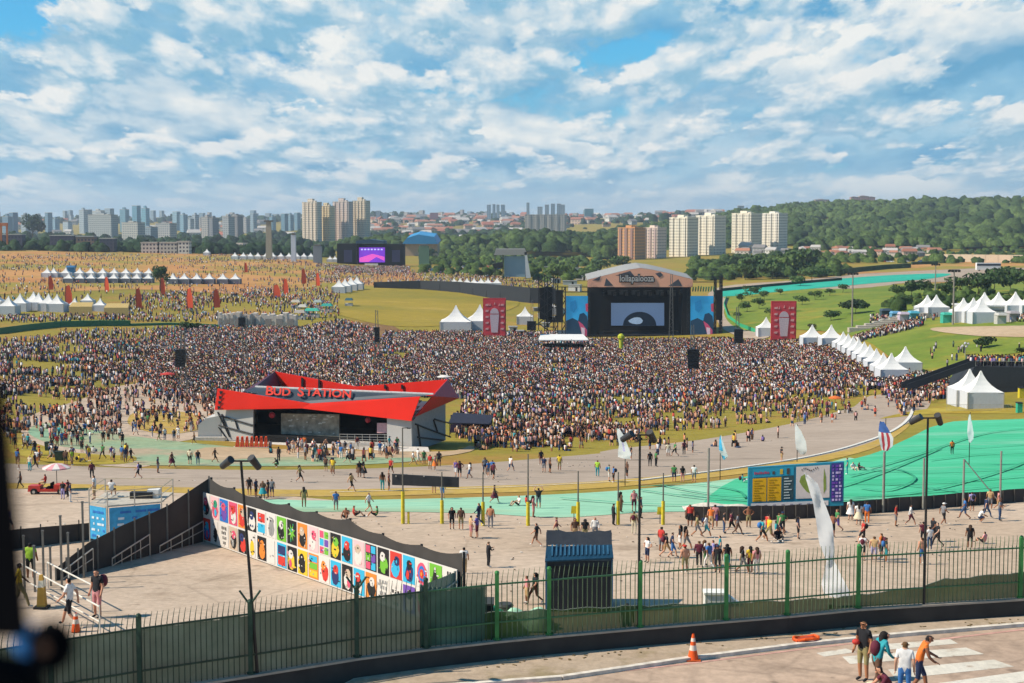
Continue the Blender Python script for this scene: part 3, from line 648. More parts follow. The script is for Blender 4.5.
for k, (a, b, word) in enumerate([((204, 519), (160, 543), 'upper'), ((150, 531), (112, 553), 'middle'), ((93, 553), (62, 575), 'lower')]):
    q0, q1 = edge_at(a[0])+Vector((-.1, -.5, 0)), edge_at(b[0])+Vector((-.1, -.5, 0))
    z0, z1 = ZS+.95, ZS+.35
    hr = thing('handrail', word+' galvanised handrail on the stair beside the black fence', 'handrail', q0, group='stair handrails'); m2 = MB(); e = q1-q0
    m2.tube((0, 0, z0-ZS), (e.x, e.y, z1-ZS), .03, n=6); m2.tube((0, 0, z0-ZS-.4), (e.x, e.y, z1-ZS-.3), .022, n=6); m2.build('rail', M_steel, hr)
    for j in range(5):
        t = j/4; m3 = MB(); m3.tube((e.x*t, e.y*t, 0), (e.x*t, e.y*t, (z0+(z1-z0)*t)-ZS), .022, n=6); m3.build('baluster', M_steel, hr)
# tall thin posts on the lower-left stair
for k, (px, t, b) in enumerate([(10, 548, 600), (25, 536, 598), (35, 546, 592), (44, 531, 590), (51, 547, 586), (62, 516, 590), (69, 533, 584), (84, 502, 578)]):
    q = zl(px, min(b, 604)); h = (CAMZ-slope(t)*q.y)-ZS; m2 = MB(); m2.b0((0, 0, -.4), (.07, .07, h+.4)); m2.box((0, 0, h), (.09, .09, .06)); o = m2.build('steel_post', mat('steel_post', '#77736b', .5, .4)); o.location = q
    tag(o, ORD[k]+' from the left of the thin grey steel posts by the stair foot', 'post', 'thin steel posts by the stair')
# white tubular barrier on the terrace
M_wr = mat('white_rail', '#cfc8ba', .5)
hr = thing('tube_barrier', 'long pale tube handrail crossing the terrace between the three people', 'barrier', zl(25, 585)); m2 = MB(); o = hr.location
R0, R1 = zl(22, 590), zl(100, 634)
m2.tube(R0-o+Vector((0, 0, 1.0)), R1-o+Vector((0, 0, .95)), .03, n=6); m2.tube(R0-o+Vector((0, 0, .45)), R1-o+Vector((0, 0, .42)), .025, n=6); m2.build('rail', M_wr, hr)
for t in (0, .33, .66, 1):
    q = R0.lerp(R1, t)-o; m3 = MB(); m3.tube(q, q+Vector((0, 0, 1)), .03, n=6); m3.build('leg', M_wr, hr)
hr = thing('tube_barrier', 'short pale tube handrail further along the terrace by the stair head', 'barrier', zl(48, 573)); o = hr.location; m2 = MB()
R0, R1 = zl(48, 588), zl(92, 612)
m2.tube(R0-o+Vector((0, 0, 1.0)), R1-o+Vector((0, 0, 1.0)), .03, n=6); m2.build('rail', M_wr, hr)
for t in (0, .5, 1):
    q = R0.lerp(R1, t)-o; m3 = MB(); m3.tube(q, q+Vector((0, 0, 1)), .03, n=6); m3.build('leg', M_wr, hr)
# sandbag weighted sign post
p = zl(42, 608); r = thing('traffic_delineator', 'tall striped plastic delineator with ochre base on the terrace', 'delineator', p)
m2 = MB(); m2.b0((0, 0, 0), (.5, .45, .08)); m2.build('base', mat('dark_rubber', '#2a2826'), r)
m2 = MB(); m2.b0((0, 0, .08), (.3, .3, .7), 0, 0, .75); m2.b0((0, 0, .78), (.2, .2, .25), 1, 0, .8); m2.b0((0, 0, 1.03), (.16, .16, .2), 0, 0, .7); m2.build('body', [mat('ochre_plastic', '#b98e3c'), mat('off_white_plastic', '#cfc6b0')], r)
# cones
def cone(p, label, h=.75):
    r = thing('traffic_cone', label, 'traffic cone', p); m2 = MB(); m2.b0((0, 0, 0), (.4*h/.75, .4*h/.75, .04)); m2.build('base', mat('cone_base', '#b2501f'), r)
    m2 = MB(); zz = [.04, .3, .45, .56, .66, h]; rr_ = [.16, .11, .085, .07, .055, .03]
    for i in range(5): m2.tube((0, 0, zz[i]), (0, 0, zz[i+1]), rr_[i], rr_[i+1], 14, 1 if i in (1, 3) else 0, cap=False)
    m2.build('cone', [mat('cone_orange', '#e2581c', .5), mat('cone_band', '#d9c9b8', .5)], r, True); return r
cone(pt_z(693, 660, ZR), 'orange traffic cone with pale bands standing on the road beside the kerb', .78)
cone(zl(76, 632), 'small orange cone lying near the barrier leg on the terrace', .45)
p = pt_z(806, 640, ZR+.1); r = thing('crushed_cone', 'flattened orange red plastic barrier lying on the pavement by the wall', 'barrier', p, .3); m2 = MB()
for j in range(10):
    t = j/10*2*PI; t2 = (j+1)/10*2*PI; m2.tube((.42*math.cos(t), .2*math.sin(t), .06+.03*math.sin(3*t)), (.42*math.cos(t2), .2*math.sin(t2), .06+.03*math.sin(3*t2)), .05, n=6)
m2.build('ring', mat('cone_orange', '#e2581c', .5), r); m2 = MB(); m2.b0((0, 0, .02), (.5, .22, .06), 0, .3); m2.build('infill', mat('dusty_red', '#b04a34'), r)
m2 = MB(); rr = random.Random(3)
for j in range(60):
    t = rr.random(); q = pt_z(500+500*t, 1, ZR+.1) if 0 else on_fence(470+560*t, ZR+.1, -rr.uniform(.15, .9)); m2.b0(q, (rr.uniform(.03, .14), rr.uniform(.03, .08), .02), 0, rr.random()*3)
tag(m2.build('brown_flecks', mat('brown_fleck', '#6b5a3c')), 'small brown flecks along the foot of the parapet wall', 'litter', kind='stuff')  # small flat brown bits scattered in front of the wall

# ---- floodlight poles standing on the parapet line
M_pole = mat('dark_pole', '#33302d', .5, .3)
def flood_pole(px, py, lab, lean=0., heads=((-.38, .0, .9), (.36, .05, -.5))):
    p = on_fence(px, ZW, .0); h = ZW; zt = CAMZ-slope(py)*p.y; h = zt-ZW
    r = thing('floodlight_pole', lab, 'floodlight', p); top = Vector((lean, 0, h)); m2 = MB(); m2.tube((0, 0, 0), top, .045, .034, 10); m2.build('pole', M_pole, r)
    m2 = MB(); m2.tube(top+Vector((-.3, 0, .0)), top+Vector((.3, 0, 0)), .025); m2.build('crossarm', M_pole, r)
    for sx, sy, tl in heads:
        m3 = MB(); c = top+Vector((sx, sy, -.05)); ax = Vector((math.sin(tl)*.4*(1 if sx > 0 else 1), -.25, math.cos(tl)*.4*(1 if tl > 0 else 1))).normalized()*.21
        m3.tube(c-ax, c+ax, .09, .11, 14); fl = m3.build('floodlight', mat('lamp_housing', '#3a3836', .4), r)
        m4 = MB(); m4.tube(c-ax*1.05, c-ax*.98, .082, .082, 14); m4.build('lens', mat('lamp_lens', '#8f9295', .15), fl)
    return r
flood_pole(252, 461, 'dark twin floodlight pole in front of the poster mural', -.36)
flood_pole(641, 435, 'dark twin floodlight pole rising above the blue roofed kiosk side', 0)
flood_pole(931, 418, 'dark twin floodlight pole at the right end of the railing', 0)

# ---- kiosk
M_navy = mat('navy_panel', '#1d2c3a', .5, var=.15); M_blu = mat('blue_roof', '#163a50', .4, var=.1); M_tar = mat('black_tarp', '#2b2c2f', .6)
p = at(579, 612); r = thing('kiosk', 'dark navy kiosk with blue sloping roof standing behind the railing', 'kiosk', p, -.04)
m2 = MB(); m2.b0((0, 1.4, -1.2), (3.6, 2.8, 4.1)); m2.build('body', M_navy, r)
m2 = MB(); m2.slab([(-1.9, -.25, 2.85), (1.9, -.15, 3.05), (1.85, .9, 3.55), (-1.85, .9, 3.4)], (0, 0, .08)); kr = m2.build('roof_edge', M_blu, r)
m3 = MB()
for j in range(14): x = -1.55+3.1*j/13; m3.slab([(x, .05, 3.12+.03*j/13*4), (x+.09, .05, 3.12+.03*j/13*4), (x+.09, .85, 3.58), (x, .85, 3.56)], (0, 0, .05))
m3.build('rib', mat('pale_blue_rib', '#2b5670', .4), kr)
m2 = MB(); vs = []; n = 10
for i in range(n+1):
    x = -1.85+3.7*i/n
    for j in range(5): vs.append((x, .9+2.0*j/4, 3.55+.5*j/4-.12*math.sin(PI*i/n)*(j/4)+.05*math.sin(i*2.1+j)))
m2.add(vs, [(i*5+j, (i+1)*5+j, (i+1)*5+j+1, i*5+j+1) for i in range(n) for j in range(4)]); m2.build('tarpaulin', M_tar, r, True)
for sx in (-1.83, 1.83):
    m2 = MB(); m2.b0((sx, -.04, -1.2), (.1, .1, 4.2)); m2.b0((sx, 2.85, -1.2), (.1, .1, 5.1)); m2.build('corner_post', mat('blue_post', '#24506e', .5), r)
m2 = MB(); m2.slab([(-1.85, 0, 2.6), (-1.85, 2.9, 2.6), (-1.85, 2.9, 4.0), (-1.85, 0.0, 3.1)], (.04, 0, 0)); m2.slab([(1.81, 0, 2.6), (1.81, 2.9, 2.6), (1.81, 2.9, 4.0), (1.81, 0.0, 3.1)], (.04, 0, 0)); m2.build('gable_panel', M_blu, r)
m2 = MB(); 
for j in range(5): m2.slab([(-1.75+.7*j, -.01, -.5), (-1.1+.7*j, -.01, -.5), (-1.1+.7*j, -.01, 2.6), (-1.75+.7*j, -.01, 2.6)], (0, -.02, 0))
m2.build('shutter', mat('dark_shutter', '#141c24', .5), r)

# ---- small things behind the railing
def simple(name, label, cat, loc, parts, rz=0, group=None):
    r = thing(name, label, cat, loc, rz, group)
    for pn, mbx, mm in parts: mbx.build(pn, mm, r)
    return r
wp = mat('white_plastic', '#d8d4cb', .5)
p = pt(714, 616, 66); h = MB().b0((0, 0, -3), (.9, .7, 4.05)); l = MB().b0((0, 0, 1.05), (1.0, .8, .1)); l2 = MB().slab([(.45, -.35, .5), (1.3, -.3, .5), (.5, -.3, 1.05), (.45, -.35, 1.05)], (0, .6, 0))
simple('generator_cabinet', 'white cabinet with sloping side behind the railing', 'cabinet', p, [('body', h, wp), ('lid', l, mat('cream_lid', '#e0dccf', .5)), ('side_cover', l2, wp)])
p = pt(676, 616, 70); simple('white_post', 'white square post with a pale top box behind the railing', 'post', p, [('post', MB().b0((0, 0, -3), (.28, .28, 3.4)), wp), ('cap', MB().b0((0, 0, .4), (.36, .36, .08)), wp)])
p = pt(505, 616, 75); simple('bin', 'dark grey lidded bin behind the railing near the kiosk', 'bin', p, [('body', MB().tube((0, 0, -2), (0, 0, .55), .38, .42, 14), mat('grey_bin', '#55584f')), ('lid', MB().tube((0, 0, .55), (0, 0, .66), .45, .38, 14), mat('dark_lid', '#3a3c38'))])
def heap(name, label, cat, p, sx, sy, sz, m, seed):
    r_ = random.Random(seed); mb_ = MB(); n = 16; vs = []
    for i in range(n+1):
        for j in range(n+1):
            u, v = i/n*2-1, j/n*2-1; e = max(0, 1-(abs(u)**3+abs(v)**3)); z = sz*e**.5*(1+.25*math.sin(u*5+seed)+.2*math.sin(v*7+seed*2)+r_.uniform(-.08, .08)); vs.append((u*sx, v*sy, max(-.1, z)))
    mb_.add(vs, [(i*(n+1)+j, (i+1)*(n+1)+j, (i+1)*(n+1)+j+1, i*(n+1)+j+1) for i in range(n) for j in range(n)])
    o_ = mb_.build(name, m, None, True); o_.location = p; return tag(o_, label, cat)
heap('tarp_heap', 'emerald green tarpaulin heap behind the railing', 'tarpaulin', on_fence(508, 28.85, 1.4), .75, .6, .5, mat('emerald_tarp', '#2f9a68', .6, var=.2), 2)
heap('tarp_heap', 'pale mint tarpaulin heap behind the railing below the kiosk', 'tarpaulin', on_fence(543, 28.85, 1.3), .8, .6, .42, mat('mint_tarp', '#9fc8a8', .6, var=.15), 5)
m2 = MB(); m2.b0((0, 0, -6), (.9, .8, 6.9)); simple('crate_stack', 'black crate stack beside the sheet hoarding behind the railing', 'crates', on_fence(490, 28.9, 1.0), [('crate', m2, mat('black_crate', '#242526')), ('lid', MB().b0((0, 0, .9), (.95, .85, .05)), mat('dark_lid', '#3a3c38'))])
# ledge carrying the heaps
mb = MB(); ed = [on_fence(px, 28.8, .16) for px in (440, 497, 560, 620)]+[on_fence(px, 28.8, 2.2) for px in (620, 560, 497, 440)]; mb.slab(ed, (0, 0, -9)); tag(mb.build('ledge', M_conc), kind='structure')

# ---- blurred things right beside the photographer
M_blk = mat('black_matt', '#08080a', .95, var=0); M_blk.node_tree.nodes['Principled BSDF'].inputs['Specular IOR Level'].default_value = .03
simple('near_post', 'blurred black post rising along the left edge beside the photographer', 'post', (0, 0, 0), [('shaft', MB().slab([pt(-40, 385, 1.12), pt(6, 385, 1.12), pt(30, 640, 1.02), pt(-40, 640, 1.02)], (-.01, .03, 0)), M_blk), ('foot', MB().slab([pt(-60, 655, 1.03), pt(30, 672, 1.03), pt(40, 720, 1.03), pt(-60, 720, 1.03)], (0, .03, 0)), M_blk)])
r = thing('camera_on_strap', 'blurred dark round object with a blue patch at the lower left corner', 'camera', pt(52, 646, 1.15)); m2 = MB(); m2.ball((0, 0, 0), .018, n=20, m=12, sz=1.15); m2.build('body', M_blk, r, True)
m2 = MB(); m2.ball((-.021, .008, .002), .0115, n=16, m=10, sz=1.2); m2.build('blue_cover', mat('blue_fabric', '#2d6fa8', .7), r, True)
m2 = MB(); m2.tube((0, -.0215, .003), (0, -.016, .003), .004, .004, 14); m2.build('brown_button', mat('brown_button', '#5a3a28', .5), r)
# ================================================================== MIDDLE GROUND
def on_plane(px, py, P, n):       # where the sight line meets the vertical plane through P with normal n
    dx, dz = xk(px, py), slope(py); d = (P.x*n.x+P.y*n.y)/(dx*n.x+n.y); return Vector((dx*d, d, CAMZ-dz*d))
M_redp = mat('red_panel', '#ea2a18', .45, var=.05, scale=.3); M_dred = mat('dark_red_panel', '#8a1d26', .5, var=.08); M_slate = mat('slate_panel', '#33404c', .5, var=.1, scale=.4)
M_lwall = mat('light_grey_wall', '#b7b3ac', .7, var=.06, scale=.3); M_dk = mat('dark_interior', '#141415', .8); M_trs = mat('black_truss', '#222224', .5)
# ---- red roofed stage pavilion
Lp, Rp = at(214, 440), at(412, 450); fd = Vector((Rp.x-Lp.x, Rp.y-Lp.y, 0)); FLn = fd.length; fd.normalize(); bd = Vector((-fd.y, fd.x, 0))
bud = thing('stage_pavilion', 'angular bright red roofed pavilion with slate sign band facing the plaza', 'pavilion', (Lp.x, Lp.y, Rp.z)); bo = Vector(bud.location)
nF = bd
def fp(px, py, back=0.): return on_plane(px, py, Lp+bd*back, nF)-bo
BK = 11.5
def lb(s, b, z): return fd*s+bd*b+Vector((0, 0, z))          # local along front, back, up
W_ = FLn
hw = 4.1
# walls
m2 = MB(); m2.slab([fp(214, 440), fp(253, 441), fp(253, 408), fp(217, 409)], bd*.3); m2.build('front_wall', M_lwall, bud)
m2 = MB(); m2.slab([fp(387, 449), fp(412, 450), fp(411, 419), fp(387, 417)], bd*.3); m2.build('front_wall', M_lwall, bud)
m2 = MB(); m2.slab([lb(W_-.3, .3, -.3), lb(W_-.3, BK, -.3), lb(W_-.3, BK, 4.9), lb(W_-.3, .3, 4.3)], fd*.3); m2.build('side_wall', mat('shaded_side_wall', '#8f8d8a', .7, var=.08), bud)  # right side wall: its shade is put into a darker grey
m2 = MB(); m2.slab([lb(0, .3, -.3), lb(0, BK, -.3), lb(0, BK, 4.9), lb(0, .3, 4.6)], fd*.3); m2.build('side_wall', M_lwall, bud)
m2 = MB(); m2.slab([lb(.3, BK-.3, -.3), lb(W_-.3, BK-.3, -.3), lb(W_-.3, BK-.3, 5), lb(.3, BK-.3, 5)], bd*.3); m2.build('back_wall', M_dk, bud)
m2 = MB(); m2.slab([lb(.35, .4, -.2), lb(W_-.35, .4, -.2), lb(W_-.35, BK-.4, -.2), lb(.35, BK-.4, -.2)], (0, 0, 1.0)); m2.build('stage_floor', M_dk, bud)
# crown of tilted panels
a0, a1 = fp(217.5, 388.5, -.8), fp(214.5, 410, -.8); mid0, mid1 = fp(310, 403.5, -.1), fp(306, 408.2, -.1); b0_, b1_ = fp(420, 396.5, -.6), fp(411, 421, -.6)
m2 = MB(); m2.slab([a1, fp(302, 408.4, -.12), mid0, a0], bd*.15); m2.slab([fp(302, 408.4, -.12), b1_, b0_, mid0], bd*.15); m2.build('front_fascia', M_redp, bud)
# slate band between fascia and white parapet line
wl0, wl1 = fp(255, 387, 1.2), fp(433, 394.5, 1.2)
m2 = MB(); m2.slab([fp(244, 391.3, .12), mid0+bd*.2, b0_+bd*.2, wl1, wl0], bd*.12); m2.build('sign_band', M_slate, bud)
m2 = MB(); m2.slab([wl0, wl1, wl1+Vector((0, 0, .16)), wl0+Vector((0, 0, .16))], bd*.25); m2.build('white_trim', mat('white_trim', '#d6d2cc', .5), bud)
# rear crown
q = lambda px, py, b=BK: fp(px, py, b)
pkL, pkR = q(275, 371.5), q(447, 379.5); midb = q(356, 386.5)
base0, baseM, base1 = q(283, 390), q(356, 394), q(436, 396)
m2 = MB(); m2.slab([base0, baseM, midb, pkL], bd*.15); m2.slab([baseM, base1, pkR, midb], bd*.15); m2.build('rear_fascia', M_redp, bud)
m2 = MB()
for px in (301, 318, 384, 401): m2.slab([fp(px, 389, BK-.2), fp(px+2, 389, BK-.2), fp(px+2, 378+(px > 310)*2+(px > 350)*5, BK-.2), fp(px, 377.5+(px > 310)*2+(px > 350)*5, BK-.2)], bd*.12)
m2.build('strut', M_trs, bud)
# left inner wing, right outer wing
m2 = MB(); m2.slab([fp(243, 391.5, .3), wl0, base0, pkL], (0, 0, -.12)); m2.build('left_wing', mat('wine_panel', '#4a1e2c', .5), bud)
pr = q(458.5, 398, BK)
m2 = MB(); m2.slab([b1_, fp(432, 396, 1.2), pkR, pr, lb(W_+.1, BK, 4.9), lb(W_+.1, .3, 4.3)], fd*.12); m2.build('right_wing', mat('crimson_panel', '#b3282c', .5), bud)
# roof deck inside the crown
m2 = MB(); m2.slab([lb(.4, .5, 4.75), lb(W_-.4, .5, 4.75), lb(W_-.4, BK-.3, 4.9), lb(.4, BK-.3, 4.9)], (0, 0, .1)); m2.build('roof_deck', M_slate, bud)
# zigzag edges
m2 = MB()
for k in range(4):
    t = k/3; e = b0_.lerp(b1_, .15+.7*t); m2.slab([e, e+fd*.5, e+Vector((0, 0, -.5))], bd*.1)
    e = a0.lerp(a1, .1+.7*t); m2.slab([e+fd*.4-bd*.05, e+fd*1.0+Vector((0, 0, -.05))-bd*.05, e+fd*.5+Vector((0, 0, -.55))-bd*.05], -bd*.05)
m2.build('notch', M_trs, bud)
# black cross bars on the grey walls
def bars(name, segs, P, n, off):
    m2 = MB()
    for (x0, y0), (x1, y1) in segs: m2.tube(on_plane(x0, y0, P, n)-bo+off, on_plane(x1, y1, P, n)-bo+off, .11, n=5)
    m2.build(name, M_trs, bud)
bars('cross_bar', [((219, 415), (253, 425)), ((219, 425), (253, 434)), ((218, 412), (230, 437)), ((219, 427), (226, 437)), ((235, 419), (238, 429)), ((222, 414), (229, 434))], Lp, nF, -bd*.1)
RP = Lp+fd*(W_+.02)
bars('cross_bar', [((415, 424), (450, 437)), ((417, 437), (443, 440)), ((417, 424), (420, 447)), ((433, 420), (437, 432)), ((434, 419), (452, 424))], RP, fd, fd*.1)
# led screen, bright interior bits
m2 = MB(); m2.slab([fp(281, 437, 2.5), fp(339, 437.5, 2.5), fp(339, 414.5, 2.5), fp(281, 413.5, 2.5)], bd*.3); m2.build('screen', mat('warm_grey_screen', '#9a8f7c', .6, var=.35, scale=1.4), bud)
m2 = MB(); rr = random.Random(9)
for k in range(26):
    x, y = rr.uniform(283, 333), rr.uniform(416, 434); w = rr.uniform(1, 5); m2.slab([fp(x, y, 2.4), fp(x+w, y, 2.4), fp(x+w, y-1, 2.4), fp(x, y-1, 2.4)], bd*.05)
m2.build('screen_text_blocks', mat('pale_screen', '#d6cfc0', .6), bud)
m2 = MB(); m2.slab([fp(377, 433, .8), fp(387, 433, .8), fp(387, 423, .8), fp(377, 423, .8)], bd*.1); m2.build('side_poster', mat('pink_print', '#cfa3a3'), bud)
m2 = MB(); m2.ball(fp(272, 415, 2), .45, n=8); m2.ball(fp(368, 420, 2), .4, n=8); m2.build('neon_sign', mat('neon_red', '#b8323f', .5), bud)
m2 = MB(); m2.slab([fp(200, 447, -3.2), fp(430, 453, -3.2), fp(428, 447, -.2), fp(203, 440, -.2)], (0, 0, -.5)); m2.build('stage_apron', mat('pale_deck', '#c3bbb0', .7), bud)
mt_ = Matrix.Translation(Vector((0, 0, 0)))
ang = math.atan2(fd.y, fd.x)
tc0 = (fp(309, 393.6, .2)); tilt = math.radians(78)
for wd_, px_, sz_, dy_ in (('B', 269.5, 1.75, 0), ('UD', 282, 1.42, .9), ('S', 301, 1.75, 1.0), ('TATION', 328.5, 1.42, 2.2)):
    text(wd_, sz_, mat('sign_red', '#e0402e', .5), bud, Matrix.Translation(fp(px_, 391.2+dy_, .5 if px_ > 320 else .22)) @ Matrix.Rotation(ang, 4, 'Z') @ Matrix.Rotation(tilt, 4, 'X') @ Matrix.Rotation(-.012, 4, 'Z'), 'sign_lettering', .05, 1.3, bold=.03)
# low grey block with white wall to its left, plinth row
p = at(205, 440); simple('grey_annex', 'low light grey block at the left end of the red roofed pavilion', 'building', p, [('wall', MB().slab([(-1, 0, -1), (2.2, 0, -1), (2.2, 0, 3.4), (.2, 0, 3.0), (-.9, 0, 2.1)], (0, 4, 0)), M_lwall), ('plinth', MB().b0((.8, -.6, -.5), (4.2, .6, 1.0)), mat('pale_deck', '#c3bbb0', .7))])
# orange letters in front: standing block shapes
p = at(235, 447); r = thing('letter_sign', 'row of chunky orange block letters standing before the pavilion', 'sign', p); ph = [(0, 'V'), (1, 'I'), (2, 'Z'), (3, 'A'), (4, 'M'), (5, 'I'), (6, 'Z')]
for k in range(7):
    m2 = MB(); x = -.0+k*.62; m2.slab([(x, 0, 0), (x+.2, 0, 0), (x+.42, 0, 1.35), (x+.2, 0, 1.35)], (0, .5, 0)); m2.slab([(x+.3, 0, 0), (x+.5, 0, 0), (x+.44, 0, 1.2), (x+.26, 0, 1.2)], (0, .5, 0)); m2.box((x+.3, .25, .62), (.4, .48, .2)); m2.build('letter', mat('letter_orange', '#e85a35', .5), r)
m2 = MB(); m2.b0((2.1, .25, -.3), (4.7, .8, .3)); m2.build('plinth', M_lwall, r)
# terrace rails in front of pavilion
p = at(350, 449); r = thing('crowd_barrier', 'long grey steel barrier stepping along the pavilion terrace', 'barrier', p); m2 = MB()
for hgt in (.35, .7, 1.05): m2.tube((-1.5, 1.5, hgt+.7), (7.5, .8, hgt+.7), .035, n=5); m2.tube((0, -.2, hgt-.1), (7.5, -.9, hgt-.1), .035, n=5)
m2.build('rail', M_steel, r); m2 = MB()
for k in range(10): m2.tube((-1.5+k, 1.5-.07*k, 0), (-1.5+k, 1.5-.07*k, 1.8), .035, n=5); 
for k in range(8): m2.tube((k, -.2-.1*k, -.4), (k, -.2-.1*k, 1.0), .035, n=5)
m2.build('upright', M_steel, r); m2 = MB(); m2.slab([(-1.6, .9, -.5), (7.6, .2, -.5), (7.6, 3.4, -.5), (-1.6, 3.6, -.5)], (0, 0, 1.2)); m2.build('deck', mat('pale_deck', '#c3bbb0', .7), r)
# ---- black shade structure to the right
p = at(470, 436); m2 = MB(); m2.slab([(-3.2, 0, 1.9), (3.0, 0, 1.7), (3.4, 4, 2.5), (-2.6, 4, 2.9)], (0, 0, .1)); m3 = MB(); m3.slab([(-3.1, 3.5, 0), (3.2, 3.5, 0), (3.2, 3.5, 2.3), (-3, 3.5, 2.7)], (0, .1, 0)); m4 = MB(); [m4.b0((x, y, -.3), (.1, .1, 2.3)) for x in (-3, 2.9) for y in (.1, 3.6)]
simple('shade_shelter', 'dark shade shelter with crowd under it right of the red pavilion', 'shelter', p, [('roof', m2, mat('shade_net', '#2b2e3c', .8)), ('back_cloth', m3, mat('violet_cloth', '#3d3558', .8)), ('frame', m4, M_trs)])

# ---- information board
p = at(796, 517); q0, q1 = pt(748, 509, p.y+.3), pt(843.5, 505.5, p.y-.3)
r = thing('info_board', 'large teal framed information board with yellow timetable and white map', 'notice board', p); o = Vector(p)
def bp(u, v, off=0.): # u 0..1 left-right, v 0..1 bottom-top
    a = q0.lerp(q1, u); hgt = 3.42+.2*u; return Vector((a.x-o.x, a.y-o.y-off, a.z-o.z+hgt*v))
def panel(mbx, u0, v0, u1, v1, off, mi=0): mbx.slab([bp(u0, v0, off), bp(u1, v0, off), bp(u1, v1, off), bp(u0, v1, off)], (0, -.02, 0), mi)
m2 = MB(); m2.slab([bp(0, 0), bp(1, 0), bp(1, 1), bp(0, 1)], (0, .35, 0)); m2.build('frame', mat('teal_frame', '#1f7f96', .5, var=.05), r)
for nm, rect, c in [('timetable', (.045, .17, .19, .73), '#d6a412'), ('timetable', (.2, .17, .345, .73), '#d6a412'), ('dark_list', (.36, .19, .475, .75), '#2f4a4f'), ('map', (.5, .2, .85, .95), '#cfc4bb'), ('footer', (.03, .02, .84, .13), '#d3cdc8'), ('side_strip', (.865, .1, .985, .98), '#3c3f7e'), ('title_strip', (.045, .76, .475, .96), '#2491ab')]:
    m3 = MB(); panel(m3, *rect, .02); po = m3.build(nm, mat('print_'+c[1:], c, .6, var=.04), r); u0, v0, u1, v1 = rect; m4 = MB(); rr = random.Random(hash(c) % 99 if 0 else len(nm))
    if nm == 'timetable':
        for k in range(9): v = v0+(v1-v0)*(k+.5)/9.5; panel(m4, u0+.012, v, u0+.012+rr.uniform(.05, .11), v+.012, .045)
        m4.build('print_lines', mat('ochre_ink', '#a87c10'), po)
    if nm == 'dark_list':
        for k in range(8): v = v0+(v1-v0)*(k+.4)/8.4; panel(m4, u0+.015, v, u0+rr.uniform(.06, .1), v+.022, .045)
        m4.build('print_lines', mat('grey_ink', '#b5c0bd'), po)
    if nm == 'side_strip':
        for k in range(11):
            for j in range(3): v = v0+.02+(v1-v0-.03)*k/11; a = u0+.012+j*.036; panel(m4, a, v, a+rr.uniform(.012, .03), v+.045, .045, rr.choice((0, 0, 1)))
        m4.build('print_marks', [mat('lilac_ink', '#b9a9cf'), mat('violet_ink', '#6a3fa0')], po)
    if nm == 'map':
        P = [(.55, .72), (.6, .78), (.63, .6), (.665, .42), (.66, .3), (.61, .36), (.56, .5), (.535, .6)]; m4.slab([bp(a, b, .045) for a, b in P], (0, -.01, 0), 0); m4.slab([bp(a, b, .045) for a, b in [(.79, .3), (.815, .4), (.81, .68), (.79, .88), (.785, .6)]], (0, -.01, 0), 0)
        for k in range(9): a = .555+.02*k; panel(m4, a, .86+.03*math.sin(k), a+.008, .89+.03*math.sin(k), .05, 1)
        m4.build('map_marks', [mat('olive_ink', '#7d8f3f'), mat('dark_ink', '#4a4038')], po)
    if nm == 'title_strip':
        for k in range(9): a = .06+.018*k; panel(m4, a, .83, a+.011, .89-.01*(k % 3), .045, 0)
        panel(m4, .25, .81, .275, .88, .045, 1); panel(m4, .33, .8, .36, .92, .045, 2); panel(m4, .4, .79, .43, .93, .045, 1); m4.build('title_marks', [mat('red_ink', '#b0405a'), mat('dark_ink', '#4a4038'), mat('yellow_ink', '#c7a82f')], po)
    if nm == 'footer':
        for k in range(8): a = .08+.09*k; panel(m4, a, .05, a+.03, .09, .045)
        m4.build('footer_marks', mat('grey_ink2', '#8f8a94'), po)
for u in (.03, .33, .66, .97):
    a = bp(u, 0); m3 = MB(); m3.b0((a.x, a.y+.15, -.1), (.12, .12, a.z+.15)); m3.build('leg', mat('steel_post', '#77736b'), r)
# ---- low black fence on the right with catch posts
bl = [(688, 521), (745, 521), (800, 519), (860, 514.5), (930, 509), (1024, 502), (1120, 495)]
BP = [at(*b) for b in bl]; r = thing('screened_fence', 'long low black screened fence below the bright green runoff', 'fence', BP[2]); o = Vector(BP[2])
for a, b in zip(BP[:-1], BP[1:]):
    m2 = MB(); n = max(4, int((b-a).length/1.5)); vs = []
    for i in range(n+1):
        t = i/n; q_ = a.lerp(b, t)-o; w = .04*math.sin(i*2.3); top = 1.18+.04*math.sin(i*1.9+a.x)
        vs += [q_+Vector((0, w, -.2)), q_+Vector((0, .02, top))]
    m2.add(vs, [(2*i, 2*i+2, 2*i+3, 2*i+1) for i in range(n)]); m2.build('screen', clothmat('charcoal_screen', '#3a3532', '#453f39', 0), r)
for i in range(38):
    px = 692+i*11.5; t = np.interp(px, [b[0] for b in bl], [b[1] for b in bl]); q_ = at(px, t)-o; m2 = MB(); m2.b0((q_.x, q_.y-.06, -.2+q_.z), (.07, .07, 1.4)); m2.build('post', mat('rust_post', '#5f5950'), r)
